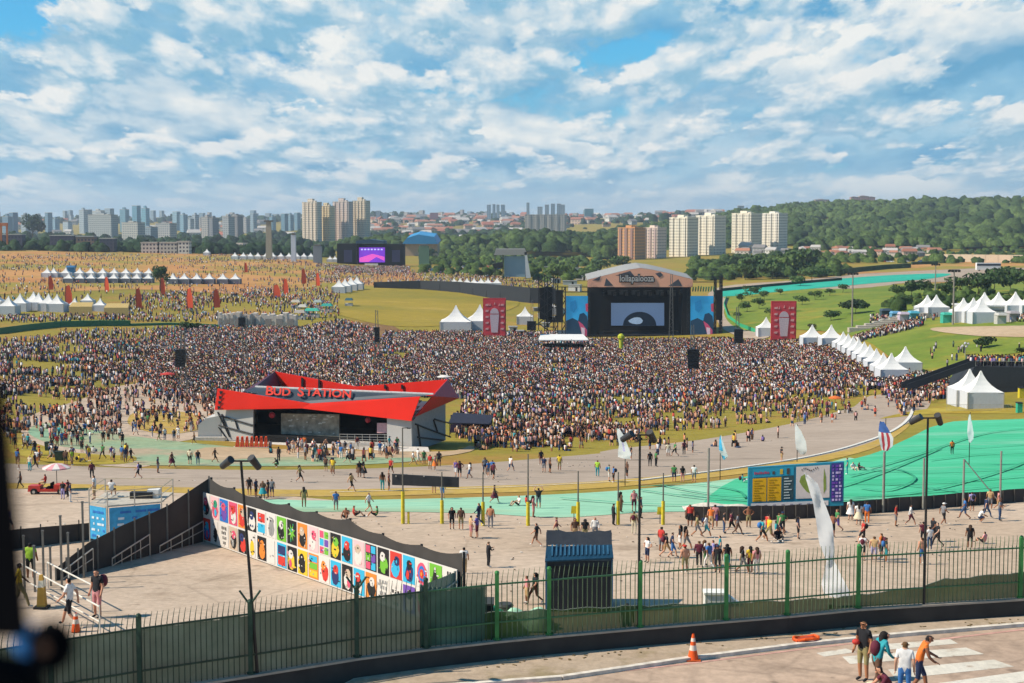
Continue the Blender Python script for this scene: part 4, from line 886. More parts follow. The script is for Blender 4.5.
for k, (px, t, b, br) in enumerate([(708, 448, 520, 0), (883, 452, 513, 0), (923, 458, 510, 0), (963, 459, 507, 1), (1000, 451, 504, -1)]):
    q_ = at(px, b); h = (CAMZ-slope(t)*q_.y)-q_.z; m2 = MB(); m2.tube((0, 0, 0), (0, 0, h), .1, .09, 8); r2 = thing('catch_fence_post', ORD[k]+' from the left of the tall grey posts along the black runoff fence', 'post', q_, group='tall posts along the black fence'); m2.build('post', mat('grey_post', '#8b887c', .5), r2)
    m2 = MB(); m2.b0((0, 0, -.1), (.4, .4, .15)); m2.build('base_plate', mat('steel_post', '#77736b'), r2)
    if br == 1: m2 = MB(); m2.tube((.05, 0, h*.98), (3.1, -.6, .3), .05, n=5); m2.build('brace', mat('grey_post', '#8b887c', .5), r2)
# tarp covered stack left of the board
p = at(717, 519); r = thing('covered_barrier_stack', 'stacked black barriers under crumpled white sheeting left of the board', 'barrier stack', p)
for k in range(4): m2 = MB(); m2.b0((0, .1*k, .22*k), (5.1, .9, .19)); m2.build('barrier', mat('black_plastic', '#26251f', .5), r)
h_ = heap('sheeting', 'x', 'x', Vector((0, .2, .85)), 2.75, .9, .3, mat('dirty_white_sheet', '#c9bfae', .7, var=.15), 3); h_.parent = r; del h_['label']; del h_['category']
# heap of tarps in the bright green zone edge
# ---- message board on posts
p = at(425, 524); r = thing('message_board', 'long dark message board hung between two yellow footed posts', 'sign', pt(425, 524, at(403, 523).y)); o = Vector(r.location); dd = o.y
def mp(px, py): return pt(px, py, dd)-o
m2 = MB(); m2.slab([mp(392, 485), mp(459, 487.5), mp(459, 477.5), mp(392, 474)], (0, .15, 0)); m2.build('board', mat('dark_board', '#37393a', .6, var=.1), r)
m2 = MB()
for px in (396, 424, 456): m2.box(mp(px, 476)+Vector((0, -.03, 0)), (.12, .05, .12))
m2.build('bracket', M_steel, r)
# ---- yellow footed posts on the plaza
M_yel = mat('yellow_padding', '#c9b62a', .6); posts = [(403, 428, 524), (442, 472, 524), (483, 472, 526), (528, 454, 526), (578, 471, 526), (618, 472, 525), (663, 473, 525)]
for k, (px, t, b) in enumerate(posts):
    q_ = at(px, b); h = (CAMZ-slope(t)*q_.y)-q_.z; r = thing('plaza_post', ORD[k]+' from the left of the yellow footed posts across the plaza', 'post', q_, group='yellow footed posts')
    m2 = MB(); m2.tube((0, 0, 0), (0, 0, h), .075, .05, 8); m2.build('pole', mat('grey_pole', '#6e6a60', .5, .2), r)
    m2 = MB(); m2.tube((0, 0, .05), (0, 0, 1.9 if px != 403 else 2.6), .15, .14, 10); m2.build('padding', M_yel, r)
    if px == 403: m2 = MB(); m2.tube((0, 0, h), (.45, 0, h+.02), .04, n=5); m2.box((.5, 0, h-.02), (.3, .12, .08)); m2.build('lamp_arm', M_pole, r)
q_ = at(408.5, 524); m2 = MB(); m2.tube((0, 0, 0), (0, 0, .95), .1, .09, 8); m2.build('bollard', M_yel); simple('bollard', 'short ochre bollard beside the leftmost yellow footed post', 'bollard', q_, [('post', MB().tube((0, 0, 0), (0, 0, .9), .1, .09, 8), M_yel), ('cap', MB().ball((0, 0, .9), .1), mat('ochre_cap', '#b98e2c'))])
bpy.data.objects.remove(bpy.data.objects['bollard']) if 'bollard' in bpy.data.objects and bpy.data.objects['bollard'].type == 'MESH' and not bpy.data.objects['bollard'].parent else None
for k, (px, py) in enumerate([(574, 523), (660, 524)]):
    q_ = at(px, py); r = thing('crowd_sign', ('left' if k == 0 else 'right')+' small yellow marker board leaning against a yellow footed post', 'sign', q_, group='small yellow marker boards'); m2 = MB(); m2.slab([(-.25, 0, .75), (.25, 0, .75), (.32, .05, 1.35), (-.2, .05, 1.35)], (0, .04, 0)); m2.build('board', M_yel, r); m2 = MB(); m2.tube((0, .03, 0), (0, .05, .8), .03); m2.build('stake', M_pole, r)

# ---- flags
def flag(px, top, base, pts, cols, lab, cat='flag', pm=M_pole, fw=.5, group=None, d=None):
    q_ = at(px, base) if d is None else pt(px, base, d); h = (CAMZ-slope(top)*q_.y)-q_.z; r = thing('flag', lab, cat, q_, group=group); o = Vector(q_)
    m2 = MB(); m2.tube((0, 0, -.5), (0, 0, h), .05, .03, 7); m2.build('pole', pm, r)
    # cloth: rows of (left px, right px, py)
    m2 = MB(); vs = []; n = 5; R = []
    for k in range(len(pts)-1):
        for s in range(4):
            t = s/4; R.append(tuple(pts[k][j]+(pts[k+1][j]-pts[k][j])*t for j in range(3)))
    R.append(pts[-1])
    for k, (l, rr_, y) in enumerate(R):
        for i in range(n+1): 
            f = i/n; P_ = pt(l+(rr_-l)*f, y+.6*math.sin(f*3), q_.y)-o; vs.append(P_+Vector((0, -1.1*f*(rr_-l)*q_.y/F+fw*math.sin(f*PI*1.7+k*.5)*(.12+.1*math.sin(k)), 0)))
    m2.add(vs, [(k*(n+1)+i, k*(n+1)+i+1, (k+1)*(n+1)+i+1, (k+1)*(n+1)+i) for k in range(len(R)-1) for i in range(n)])
    if len(cols) > 1: m2.m = [cols[1][1](k, i) for k in range(len(R)-1) for i in range(n)]
    m2.build('cloth', cols[0], r, True); return r
def clothT(name, c):
    m, nt, N_, L_, P = newmat(name); P.inputs['Base Color'].default_value = srgb(c)+(1,); P.inputs['Roughness'].default_value = .8
    t = N_.new('ShaderNodeBsdfTranslucent'); t.inputs[0].default_value = srgb(c)+(1,); mx = N_.new('ShaderNodeMixShader'); mx.inputs[0].default_value = .5; L_.new(P.outputs[0], mx.inputs[1]); L_.new(t.outputs[0], mx.inputs[2]); L_.new(mx.outputs[0], N_['Material Output'].inputs[0]); MATS[name] = m; return m
M_wf = clothT('white_flag', '#e8e6e2')
flag(625, 427, 486, [(617, 619, 428), (617, 623, 434), (619, 627, 444), (618, 630, 452), (618, 629, 457)], [[M_wf, mat('lilac_mark', '#a9a3c4')], (0, lambda k, i: 1 if 5 < k < 11 and i == 2 else 0)], 'white flag with lilac mark drooping above the middle of the race track')
flag(720, 436, 480, [(720, 721, 435), (719, 723, 443), (719, 725, 450), (721, 727, 455), (723, 725, 459)], [[M_wf, mat('sky_flag', '#3f9fc4')], (0, lambda k, i: 1 if (k < 8 or (k//4) % 2) and i < 3 else 0)], 'narrow white and sky blue flag above the race track')
flag(797, 424, 462, [(795, 796, 424), (795, 800, 430), (795, 804, 440), (796, 805, 449), (800, 804, 454)], [[M_wf]], 'plain white flag above the track left of the striped flag')
flag(884, 418, 512, [(880, 883, 421), (879, 886, 427), (878, 890, 436), (880, 890, 444), (882, 887, 450)], [[M_wf, clothT('flag_red', '#c5434a'), mat('flag_blue', '#2f4f86')], (0, lambda k, i: 2 if k < 6 else (1 if i % 2 else 0))], 'red white and blue striped flag on a tall pole by the black fence')
flag(969, 412, 466, [(969, 970, 414), (968, 971, 422), (967, 972, 432), (968, 972, 438), (969, 971, 442)], [[M_wf]], 'slim white flag standing on the bright green runoff')
flag(833, 560, 607, [(805, 807, 474), (807, 816, 482), (812, 822, 500), (816, 829, 520), (820, 832, 545), (826, 833, 560), (824, 838, 572), (822, 844, 585), (824, 846, 594)], [[M_wf]], 'very tall white feather flag bowing left behind the railing', fw=1.0)
r = bpy.data.objects['flag.005']; o = Vector(r.location); m2 = MB(); pts_ = [pt(833, 600, o.y)-o, pt(833, 560, o.y)-o, pt(829, 535, o.y)-o, pt(822, 508, o.y)-o, pt(813, 488, o.y)-o, pt(805, 473, o.y)-o]; m2.path(pts_, .035, 6); m2.build('curved_rod', M_wf, r)
# ---- red buggy with umbrella
p = at(52, 494); r = thing('utility_cart', 'small red utility cart parked under a pink parasol on the track', 'cart', p); M_rc = mat('cart_red', '#b8382b', .4)
m2 = MB(); m2.b0((-1.5, 0, .3), (1.2, 1.1, .55), taper=.9); m2.b0((.2, 0, .3), (2.2, 1.1, .25)); m2.build('body', M_rc, r)
m2 = MB(); m2.b0((.9, 0, .55), (1.1, 1.15, .4)); m2.build('cargo_bed', M_rc, r); m2 = MB(); m2.b0((-.2, 0, .55), (.5, .9, .15)); m2.b0((.05, 0, .6), (.12, .9, .5)); m2.build('seat', M_blk, r)
for x in (-1.5, 1.0):
    for y in (-.55, .55):
        m2 = MB(); m2.tube((x, y-.1, .3), (x, y+.1, .3), .32, n=14); w = m2.build('wheel', mat('tyre', '#1d1d1d'), r); m3 = MB(); m3.tube((x, y-.12, .3), (x, y+.12, .3), .14, n=10); m3.build('rim', M_steel, w)
m2 = MB(); m2.tube((-.8, 0, .8), (-.5, 0, 1.15), .03); m2.build('steering_column', M_blk, r)
def parasol(p, lab, c1, c2, R=1.3, h=2.2):
    r = thing('parasol', lab, 'parasol', p); m2 = MB(); m2.tube((0, 0, 0), (0, 0, h+.35), .035, n=6); m2.build('pole', M_pole, r); m2 = MB(); n = 12; vs = [(0, 0, h+.4)]
    for j, (rr_, z) in enumerate(((R*.5, h+.28), (R, h), (R*1.0, h-.12))):
        for i in range(n): t = 2*PI*i/n; vs.append((rr_*math.cos(t), rr_*math.sin(t), z))
    fs = [(0, 1+i, 1+(i+1) % n) for i in range(n)]+[(1+j*n+i, 1+(j+1)*n+i, 1+(j+1)*n+(i+1) % n, 1+j*n+(i+1) % n) for j in range(2) for i in range(n)]; m2.add(vs, fs); m2.m = [f % 2 for f in range(len(fs))]
    m2.build('canopy', [c1, c2], r); return r
parasol(at(57, 490), 'pink and white parasol shading the red utility cart', mat('parasol_pink', '#cf8f92'), mat('parasol_white', '#d8cfc4'), 1.35)
parasol(at(444, 386), 'pale parasol behind the right end of the red pavilion', mat('parasol_white', '#d8cfc4'), mat('parasol_white', '#d8cfc4'), 1.6)
parasol(at(168, 384), 'red parasol at the crowd edge left of the pavilion', mat('parasol_red', '#b5382e'), mat('parasol_red', '#b5382e'), 1.6)
parasol(at(835, 410), 'orange parasol among people near the white tent row', mat('parasol_orange', '#cf6a2e'), mat('parasol_orange', '#cf6a2e'), 1.2)
for k, (px, py) in enumerate([(13, 438), (49, 451), (53.5, 457.5), (59.5, 461)]):
    q_ = at(px, py); simple('wheelie_bin', ['dark green bin alone on the verge left of the faded green path', 'farthest dark green bin of three by the yellow verge', 'middle dark green bin of three by the yellow verge', 'nearest dark green bin of three by the yellow verge'][k], 'bin', q_, [('body', MB().b0((0, 0, 0), (.75, .7, 1.05), taper=1.15), mat('bin_green', '#2f4030')), ('lid', MB().b0((0, 0, 1.05), (.9, .82, .09)), mat('bin_lid', '#222b22'))])
# ---- banner booth
p = at(126, 545); p = Vector((p.x, 104, float(hz(p.x*104/p.y, 104)))); p.x = (126-CX)/F*104
r = thing('platform_booth', 'scaffold platform booth wrapped with blue banners left of the black fence', 'booth', p); o = Vector(p)
def sp_(px, py, d): return pt(px, py, d)-o
ZP = CAMZ-slope(503)*104-o.z
x0, x1, xm = sp_(90, 540, 104).x, sp_(160, 530, 104).x, sp_(112, 540, 104).x
m2 = MB(); m2.slab([(x0, 0, ZP-.1), (xm, -1.0, ZP-.1), (x1, .6, ZP-.1), (x1, 4.2, ZP-.1), (x0, 4.2, ZP-.1)], (0, 0, .1)); m2.build('deck', mat('deck_boards', '#b3aa9a', .7), r)
m2 = MB()
for x, y in ((x0, 0), (xm, -1.0), (x1, .6), (x1, 4.2), (x0, 4.2), ((xm+x1)/2, -.2)): m2.tube((x, y, -.3), (x, y, ZP+1.0), .05, n=6)
m2.build('scaffold_pole', M_steel, r); m2 = MB()
for h in (.5, 1.0):
    for a, b in (((x0, 0), (xm, -1.0)), ((xm, -1.0), (x1, .6)), ((x1, .6), (x1, 4.2)), ((x0, 4.2), (x1, 4.2)), ((x0, 0), (x0, 4.2))): m2.tube((a[0], a[1], ZP+h), (b[0], b[1], ZP+h), .03, n=5)
m2.build('guard_rail', mat('tan_rail', '#b0a184', .6), r)
def banner(a, b, z0, z1, seed):
    rr = random.Random(seed); m2 = MB(); A_, B_ = Vector(a), Vector(b); nn = Vector((-(B_-A_).y, (B_-A_).x, 0)).normalized()*-.08
    if nn.y > 0: nn = -nn
    def P_(u, v, k=1.): q = A_.lerp(B_, u)+nn*k; return Vector((q.x, q.y, z0+(z1-z0)*v))
    m2.poly([P_(0, 0), P_(1, 0), P_(1, 1), P_(0, 1)], 0)
    for j in range(5):
        for kk in range(3): u, v = .1+.3*kk+rr.uniform(0, .12), .08+.18*j; w = rr.uniform(.08, .25); m2.poly([P_(u, v, 1.3), P_(min(.97, u+w), v, 1.3), P_(min(.97, u+w), v+.07, 1.3), P_(u, v+.07, 1.3)], 1 if rr.random() < .5 else 2)
    m2.build('banner', [mat('banner_blue', '#3d9ac4', .6, var=.15), mat('banner_white', '#c9d6da', .6), mat('banner_deep', '#2f6db3', .6)], r)
banner((x0+.1, 0, 0), (xm-.05, -1.0, 0), ZP-2.5, ZP-.15, 1); banner((xm+.1, -1.0, 0), (x1-.1, .6, 0), ZP-2.5, ZP-.15, 2)
m2 = MB(); m2.b0(((xm+x1)/2, 1.9, ZP), (1.6, .6, .45)); m2.build('bench', M_trs, r); m2 = MB(); m2.b0((x1-.9, 2.2, ZP), (.8, .8, .6)); m2.build('equipment_case', mat('white_plastic', '#d8d4cb'), r)
# low black fence at the left beyond the stairs
a, b = pt(5, 548, 100), pt(91, 533, 104); a.z = float(hz(a.x, a.y)); b.z = float(hz(b.x, b.y)); A0, B0 = at(-40, 556), at(98, 539)
r = thing('low_black_fence', 'low black screened fence on the plaza left of the banner booth', 'fence', A0); d_ = B0-A0; m2 = MB(); m2.slab([(0, 0, -.2), (d_.x, d_.y, d_.z-.2), (d_.x, d_.y, d_.z+1.25), (0, 0, 1.5)], (0, .05, 0)); m2.build('screen', M_black, r)
for k in range(8): t = k/7; m2 = MB(); m2.b0((d_.x*t, d_.y*t-.05, d_.z*t-.2), (.07, .07, 1.8)); m2.build('post', M_bpost, r)
# ================================================================== MAIN STAGE
M_pinko = mat('salmon_fascia', '#f2ae8c', .6, var=.1, scale=.08); M_roofg = mat('grey_stage_roof', '#98958f', .6)
sd = 533.0; p = gd(640, sd); p.z = CAMZ-slope(337.5)*sd
ms = thing('main_stage', 'huge main stage with arched salmon fascia and giant side screens', 'stage', p); mo = Vector(p)
def sp(px, py, back=0.): return pt(px, py, sd)-mo+Vector((0, back, 0))
def spz(px, py, back=0.):      # same place on a plane further back at true height
    return pt(px, py, sd+back)-mo
m2 = MB(); m2.slab([sp(556, 339.5), sp(722, 339.5), sp(722, 334.5), sp(556, 334.5)], (0, 22, 0)); m2.build('deck', M_trs, ms)
# arched roof: front fascia polygon and vault behind
prof = [(587.5, 277.8), (600, 274.7), (614, 271.2), (628, 267.9), (640, 266.1), (652, 267.7), (666, 270.8), (680, 274.3), (692.5, 277.4)]
low = [(692.5, 288), (587.5, 288)]
fr = [sp(*q_) for q_ in prof]; m2 = MB(); front = [sp(x, y+1.9, -1) for x, y in prof]
m2.slab([sp(587.5, 287, -1), sp(692.5, 287, -1)]+[v for v in reversed(front)], (0, .6, 0)); m2.build('fascia', M_pinko, ms)
m2 = MB(); vs = []
for (x, y) in prof: a_ = sp(x, y+1.7, -1); vs += [a_, a_+Vector((0, 20, 1.3))]
n = len(prof); m2.add(vs, [(2*i, 2*i+2, 2*i+3, 2*i+1) for i in range(n-1)]); lowv = [v-Vector((0, 0, .4)) for v in vs]; m2.add(lowv, [(2*i+1, 2*i+3, 2*i+2, 2*i) for i in range(n-1)]); m2.build('roof', M_roofg, ms)
m2 = MB(); m2.slab([sp(590, 336, 18), sp(690, 336, 18), sp(690, 280, 18), sp(590, 280, 18)], (0, .5, 0)); m2.build('backdrop', M_dk, ms)
for a_, b_ in ((589, 603), (682, 691)): m2 = MB(); m2.slab([sp(a_, 336, .5), sp(b_, 336, .5), sp(b_, 287, .5), sp(a_, 287, .5)], (0, 12, 0)); m2.build('side_curtain', M_dk, ms)
# central led screen with planet like picture
M_scr = mat('pale_blue_screen', '#6f86a8', .5, var=.08, scale=.05, emit=.35); M_planet = mat('planet_dark', '#1f3044', .5, emit=.1); M_cl = mat('planet_cloud', '#a9bccf', .5, emit=.4)
m2 = MB(); m2.slab([sp(613, 327.5, 10), sp(667, 327.5, 10), sp(667, 304.5, 10), sp(613, 304.5, 10)], (0, .4, 0)); scr = m2.build('led_screen', M_scr, ms)
m2 = MB(); m2.poly([sp(642+17*math.cos(PI*i/20), 327.4-14*math.sin(PI*i/20), 9.9) for i in range(21)]); m2.build('screen_image', M_planet, scr)
m2 = MB(); rr = random.Random(4); m2.poly([sp(639+9*math.cos(2*PI*i/12)*rr.uniform(.6, 1), 322.5-3.6*math.sin(2*PI*i/12), 9.8) for i in range(12)]); m2.build('screen_image', M_cl, scr)
M_s1 = mat('side_screen_blue', '#2c8fc0', .5, var=.2, scale=.12, emit=.3); 
def side(x0, x1, y0, y1, nm, mirror):
    m2 = MB(); m2.slab([sp(x0, y1), sp(x1, y1), sp(x1, y0), sp(x0, y0)], (0, .5, 0)); s = m2.build('side_screen', M_s1, ms); w = x1-x0; h = y1-y0
    def R(pts, c, k, e=.25): m3 = MB(); m3.poly([sp(x0+w*a, y0+h*b, -.1*k) for a, b in pts]); m3.build('screen_image', mat('img_'+c[1:], c, .5, emit=e), s)
    R([(0, .62), (.3, .55), (.55, .62), (.62, .45), (.8, .42), (.95, .5), (1, .7), (1, 1), (0, 1)], '#1b3a52', 1)
    R([(.2, .15), (.45, .1), (.5, .3), (.35, .42), (.2, .35)], '#1f78ab', 1); R([(.55, .62), (.75, .7), (.95, .85), (.95, 1), (.75, 1), (.65, .8)], '#b9486a', 2); R([(.68, .78), (.85, .8), (.85, .98), (.72, .98)], '#c9b3bf', 3); R([(.88, .2), (1, .18), (1, .4), (.9, .38)], '#b0435a', 2)
    return s
side(566, 588, 296, 336, 'left', 0); side(690.5, 713.5, 296, 336, 'right', 0)
def lattice(mb, x0, x1, z0, z1, y0, y1, step, r_=.18):
    for x in (x0, x1):
        for y in (y0, y1): mb.tube((x, y, z0), (x, y, z1), r_, n=4)
    z = z0; k = 0
    while z < z1-.1:
        zz = min(z1, z+step)
        for y in (y0, y1): mb.tube((x0 if k % 2 else x1, y, z), (x1 if k % 2 else x0, y, zz), r_*.7, n=4)
        z = zz; k += 1
def wing(x0, x1, top):
    m2 = MB(); a_, b_ = sp(x0, 337), sp(x1, top); lattice(m2, a_.x, b_.x, a_.z, b_.z, 0, 2.5, 2.2); m2.build('truss_tower', M_trs, ms)
for x0, x1, t in ((555, 558, 276), (562, 565.5, 287), (714.5, 716.5, 278), (720, 722.5, 276), (588, 590, 287), (687, 689.5, 278)): wing(x0, x1, t)
for (x0, x1, y0, y1) in ((556, 563, 290, 322), (716, 722, 290, 320)): m2 = MB(); m2.slab([sp(x0, y1, -.6), sp(x1, y1, -.6), sp(x1, y0, -.6), sp(x0, y0, -.6)], (0, 1.2, 0)); m2.build('line_array', M_dk, ms)
m2 = MB()
for y in (277, 282): m2.tube(sp(692, y), sp(722, y), .2, n=4); m2.tube(sp(555, y+10), sp(588, y+10), .2, n=4)
m2.build('cross_truss', M_trs, ms)
m2 = MB(); rr = random.Random(2)
for k in range(9): x = 692+2.6*k; m2.slab([sp(x, 291.5, -.3), sp(x+1.3, 291.5, -.3), sp(x+1.9, 286+rr.uniform(-.6, 1.5), -.3), sp(x+.7, 286.5, -.3)], (0, .2, 0))
m2.build('green_sign_marks', mat('sign_green', '#2f6f55'), ms)
m2 = MB(); 
for k in range(8): x = 596+k*12; m2.tube(sp(x, 291, 2), sp(x+8, 291, 2), .3, n=4); m2.box(sp(x+2, 293, 3), (1.2, 1, 1.4)); m2.box(sp(x+8, 295, 6), (1.0, 1, 1.2))
m2.build('lighting_rig', mat('lamp_housing', '#3a3836'), ms)
# triangles of the fascia artwork
m2 = MB()
for P_ in ([(592, 280.5), (601, 275.5), (599, 280.5)], [(604, 286), (606, 278), (613, 285.5)], [(615, 275.5), (630, 270.8), (634, 276)], [(655, 273.5), (660, 272.0), (663, 275), (659, 277.5)], [(640, 286), (643, 283), (646, 286)], [(668, 286), (678, 279), (682, 286)]): m2.poly([sp(x, y, -1.1) for x, y in P_])
m2.build('fascia_artwork', mat('artwork_slate', '#4d4f55'), ms)
m2 = MB()
for P_ in ([(588, 286.5), (592, 281.5), (598, 286.5)], [(636, 286), (644, 276.5), (652, 286)], [(684, 286), (691, 281), (691.5, 286)]): m2.poly([sp(x, y, -1.12) for x, y in P_])
m2.build('fascia_artwork', mat('artwork_light', '#e2a487'), ms)
text('lollapalooza', 3.3, mat('letter_black', '#26211f'), ms, Matrix.Translation(sp(636.5, 278.4, -1.15)) @ Matrix.Rotation(PI/2, 4, 'X'), 'sign_lettering', .03, .78, bold=.42)
text('lollapalooza', 3.3, mat('letter_white', '#bdb6ae'), ms, Matrix.Translation(sp(636.5, 278.4, -1.35)) @ Matrix.Rotation(PI/2, 4, 'X'), 'sign_lettering', .03, .78, bold=.06)
# ---- mixing tent, speaker towers, lattice masts
M_tent = mat('white_tent_fabric', '#dcd8d0', .6, var=.03, scale=.2); M_tentw = mat('tent_side', '#c3c4c6', .7, var=.04)
p = at(563, 351); m2 = MB(); m2.slab([(-8, -4, 3.6), (8, -4, 3.6), (6.5, 4, 4.8), (-7, 4, 4.8)], (0, 0, .25)); m3 = MB(); [m3.tube((x, y, -.5), (x, y, 4), .15, n=5) for x in (-7.8, -2.5, 2.5, 7.8) for y in (-3.8, 3.8)]; m4 = MB(); m4.b0((0, 1.5, 0), (13, 3, 2.2))
simple('mixing_desk_tent', 'flat white roofed mixing tent in the crowd before the main stage', 'tent', p, [('roof', m2, M_tent), ('pole', m3, M_trs), ('desk_riser', m4, M_dk)])
def mast(px, base, top, box, lab, bw=None):
    q_ = at(px, base); s = q_.y/F; h = (CAMZ-slope(top)*q_.y)-q_.z; r = thing('speaker_mast', lab, 'speaker tower', q_, group='lattice speaker towers standing in the crowd'); m2 = MB()
    a = .55; [m2.tube((x*1.3, y*1.3, -.5), (x*.5, y*.5, h), .07, n=4) for x in (-a, a) for y in (-a, a)]
    k = 0; z = 0
    while z < h: w0, w1 = a*(1.3-.8*z/h), a*(1.3-.8*min(h, z+1.2)/h); m2.tube((-w0 if k % 2 else w0, -w0, z), (w1 if k % 2 else -w1, -w1, min(h, z+1.2)), .05, n=4); z += 1.2; k += 1
    m2.build('mast', mat('grey_lattice', '#6d6a64', .5), r)
    if box:
        x0, x1, y0, y1 = box; zt = (CAMZ-slope(y0)*q_.y)-q_.z; zb = (CAMZ-slope(y1)*q_.y)-q_.z; w = (x1-x0)*s; m3 = MB(); nb_ = 6
        for j in range(nb_): m3.box((((x0+x1)/2-px)*s, -.8-.06*j*(j > 3), zb+(zt-zb)*(nb_-j-.5)/nb_), (w, 1.1, (zt-zb)/nb_*.96))
        m3.build('speaker_array', mat('speaker_black', '#17181a', .6), r)
    return r
mast(184, 402, 330, (177.5, 187, 349, 366), 'black speaker tower at the left side of the crowd')
mast(692, 384, 325, (687, 698, 349, 368), 'black speaker tower in the right half of the crowd')
mast(737, 366, 307, (733.5, 742, 329, 343), 'small black speaker tower right of the main stage')
mast(377, 365, 310, (375, 380, 327, 342), 'slim black speaker tower in front of the infield')
mast(532, 350, 300, (527, 536, 321, 330), 'black speaker tower just left of the main stage')
mast(671, 352, 274, None, 'tall dark lattice mast in front of the main stage right side')
mast(245, 372, 318, (240, 246, 317, 326), 'grey lattice speaker tower beside the white block row')
# yellow figure balloon in crowd
p = at(621, 353); m2 = MB(); m2.tube((0, 0, 0), (0, 0, 4.2), .5, .7, 8); m2.ball((0, 0, 5), 1.1, n=8); simple('yellow_inflatable', 'small yellow inflatable standing in the crowd before the main stage', 'inflatable', p, [('body', m2, mat('inflatable_yellow', '#b0b32c')), ('base', MB().b0((0, 0, -.3), (1.6, 1.6, .5)), M_trs)])

# ---- red poster towers
def poster_tower(px0, px1, y0, y1, lab, d):
    q_ = pt((px0+px1)/2, y1, d); r = thing('poster_tower', lab, 'billboard', q_, group='red poster towers beside the main stage'); s = d/F; w = (px1-px0)*s; h = (y1-y0)*s
    m2 = MB(); m2.b0((0, .6, -3), (w, 1.2, h+3)); m2.build('frame', mat('tower_red', '#b32f33', .6), r)
    m2 = MB(); m2.slab([(-w*.46, -.05, h*.04), (w*.46, -.05, h*.04), (w*.46, -.05, h*.97), (-w*.46, -.05, h*.97)], (0, -.1, 0)); pp = m2.build('poster', mat('poster_red', '#d6434a', .6, var=.12, scale=.4), r)
    m2 = MB(); z0, z1 = h*.2, h*.62; m2.slab([(-w*.14, -.2, z0), (w*.14, -.2, z0), (w*.2, -.2, z1), (-w*.2, -.2, z1)], (0, -.08, 0)); m2.slab([(w*.19*math.cos(t), -.2, z1+h*.02+h*.13*math.sin(t)) for t in [PI*i/10 for i in range(11)]], (0, -.08, 0)); m2.build('cup_picture', mat('poster_pale', '#d3b9bb', .6, var=.1), pp)
    m2 = MB(); rr = random.Random(3)
    for sx in (-1, 1):
        for k in range(5): c = Vector((sx*w*.33, -.2, h*(.28+.14*k))); m2.slab([c+Vector((-w*.07, 0, -.15)), c+Vector((w*.06, 0, -.3)), c+Vector((w*.08, 0, .45)), c+Vector((-w*.05, 0, .35))], (0, -.05, 0))
    for k in range(6): c = Vector((w*(-.25+.1*k), -.2, h*.1)); m2.slab([c, c+Vector((w*.07, 0, 0)), c+Vector((w*.07, 0, .5)), c+Vector((0, 0, .5))], (0, -.05, 0))
    for k in (-1, 0, 1): c = Vector((w*.2*k, -.2, h*.88-abs(k)*.4)); m2.slab([c+Vector((-.25, 0, -.4)), c+Vector((.25, 0, -.4)), c+Vector((.1, 0, .5))], (0, -.05, 0))
    m2.build('poster_marks', mat('poster_pink', '#e8a8a0', .6), pp); return r
poster_tower(483, 506, 298, 341, 'red poster tower with pale cup picture left of the main stage', 520)
poster_tower(771, 796, 301, 345, 'red poster tower with pale cup picture right of the main stage', 470)

# ---- peaked tents
def tent_proto(wd, wall, peak, side=M_tentw):
    m2 = MB(); vs = []; prof_ = [(1.0, 0), (.72, .13), (.48, .3), (.28, .52), (.12, .78), (.03, 1.0)]; n = 4*4
    for rr_, z in prof_:
        for k in range(4):
            a = Vector([(-1, -1), (1, -1), (1, 1), (-1, 1)][k]); b = Vector([(1, -1), (1, 1), (-1, 1), (-1, -1)][k])
            for j in range(4):
                t = j/4; q_ = a.lerp(b, t); sag = 1-.06*math.sin(PI*t); vs.append((q_.x*wd/2*rr_*sag, q_.y*wd/2*rr_*sag, wall+(peak-wall)*z-(.12*math.sin(PI*t) if z == 0 else 0)))
    fs = [(r_*n+i, r_*n+(i+1) % n, (r_+1)*n+(i+1) % n, (r_+1)*n+i) for r_ in range(5) for i in range(n)]+[tuple(range(5*n, 6*n))]
    m2.add(vs, fs); roof = m2.mesh('roof', M_tent, False)
    m3 = MB(); w = wd*.485
    for a, b in (((-w, -w), (w, -w)), ((w, -w), (w, w)), ((w, w), (-w, w)), ((-w, w), (-w, -w))): m3.slab([(a[0], a[1], -.6), (b[0], b[1], -.6), (b[0], b[1], wall), (a[0], a[1], wall)], (0, 0.02, 0) if a[1] == b[1] else (.02, 0, 0))
    wallm = m3.mesh('side_wall', side)
    m4 = MB(); [m4.b0((x, y, -.6), (.12, .12, wall+.6)) for x in (-wd*.5, wd*.5) for y in (-wd*.5, wd*.5)]; polem = m4.mesh('corner_post', M_steel)
    return roof, wallm, polem
def tent(q_, proto, lab, group=None, rz=0, sc=1., walls=True):
    r = thing('peaked_tent', lab, 'tent', q_, rz, group); r.scale = (sc, sc, sc)
    for nm, me in zip(('roof', 'side_wall', 'corner_post'), proto):
        if nm == 'side_wall' and not walls: continue
        o_ = bpy.data.objects.new(nm, me); COL.objects.link(o_); o_.parent = r
    return r
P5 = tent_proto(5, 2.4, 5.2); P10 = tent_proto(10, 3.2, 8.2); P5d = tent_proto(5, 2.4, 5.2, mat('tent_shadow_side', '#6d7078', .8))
TXY = []
def row(pxs, py, proto, what, d=None, sc=1., rz=0., group=None):
    for k, px in enumerate(pxs):
        q_ = at(px, py[k] if isinstance(py, (list, tuple)) else py); TXY.append((q_.x, q_.y, 4*sc)); tent(q_, proto, f'{ORD[k]} from left of the {what}', group or what, rz, sc)
row([47.5, 54, 66, 80, 91, 103, 114.5, 126, 137.5, 149], 277.5, P5, 'white tents in the back row below the orange field', sc=.98)
row([69, 80.5, 91.5, 103, 114, 126, 137, 148.5], 283, P5d, 'white tents in the front row below the orange field', sc=.95)
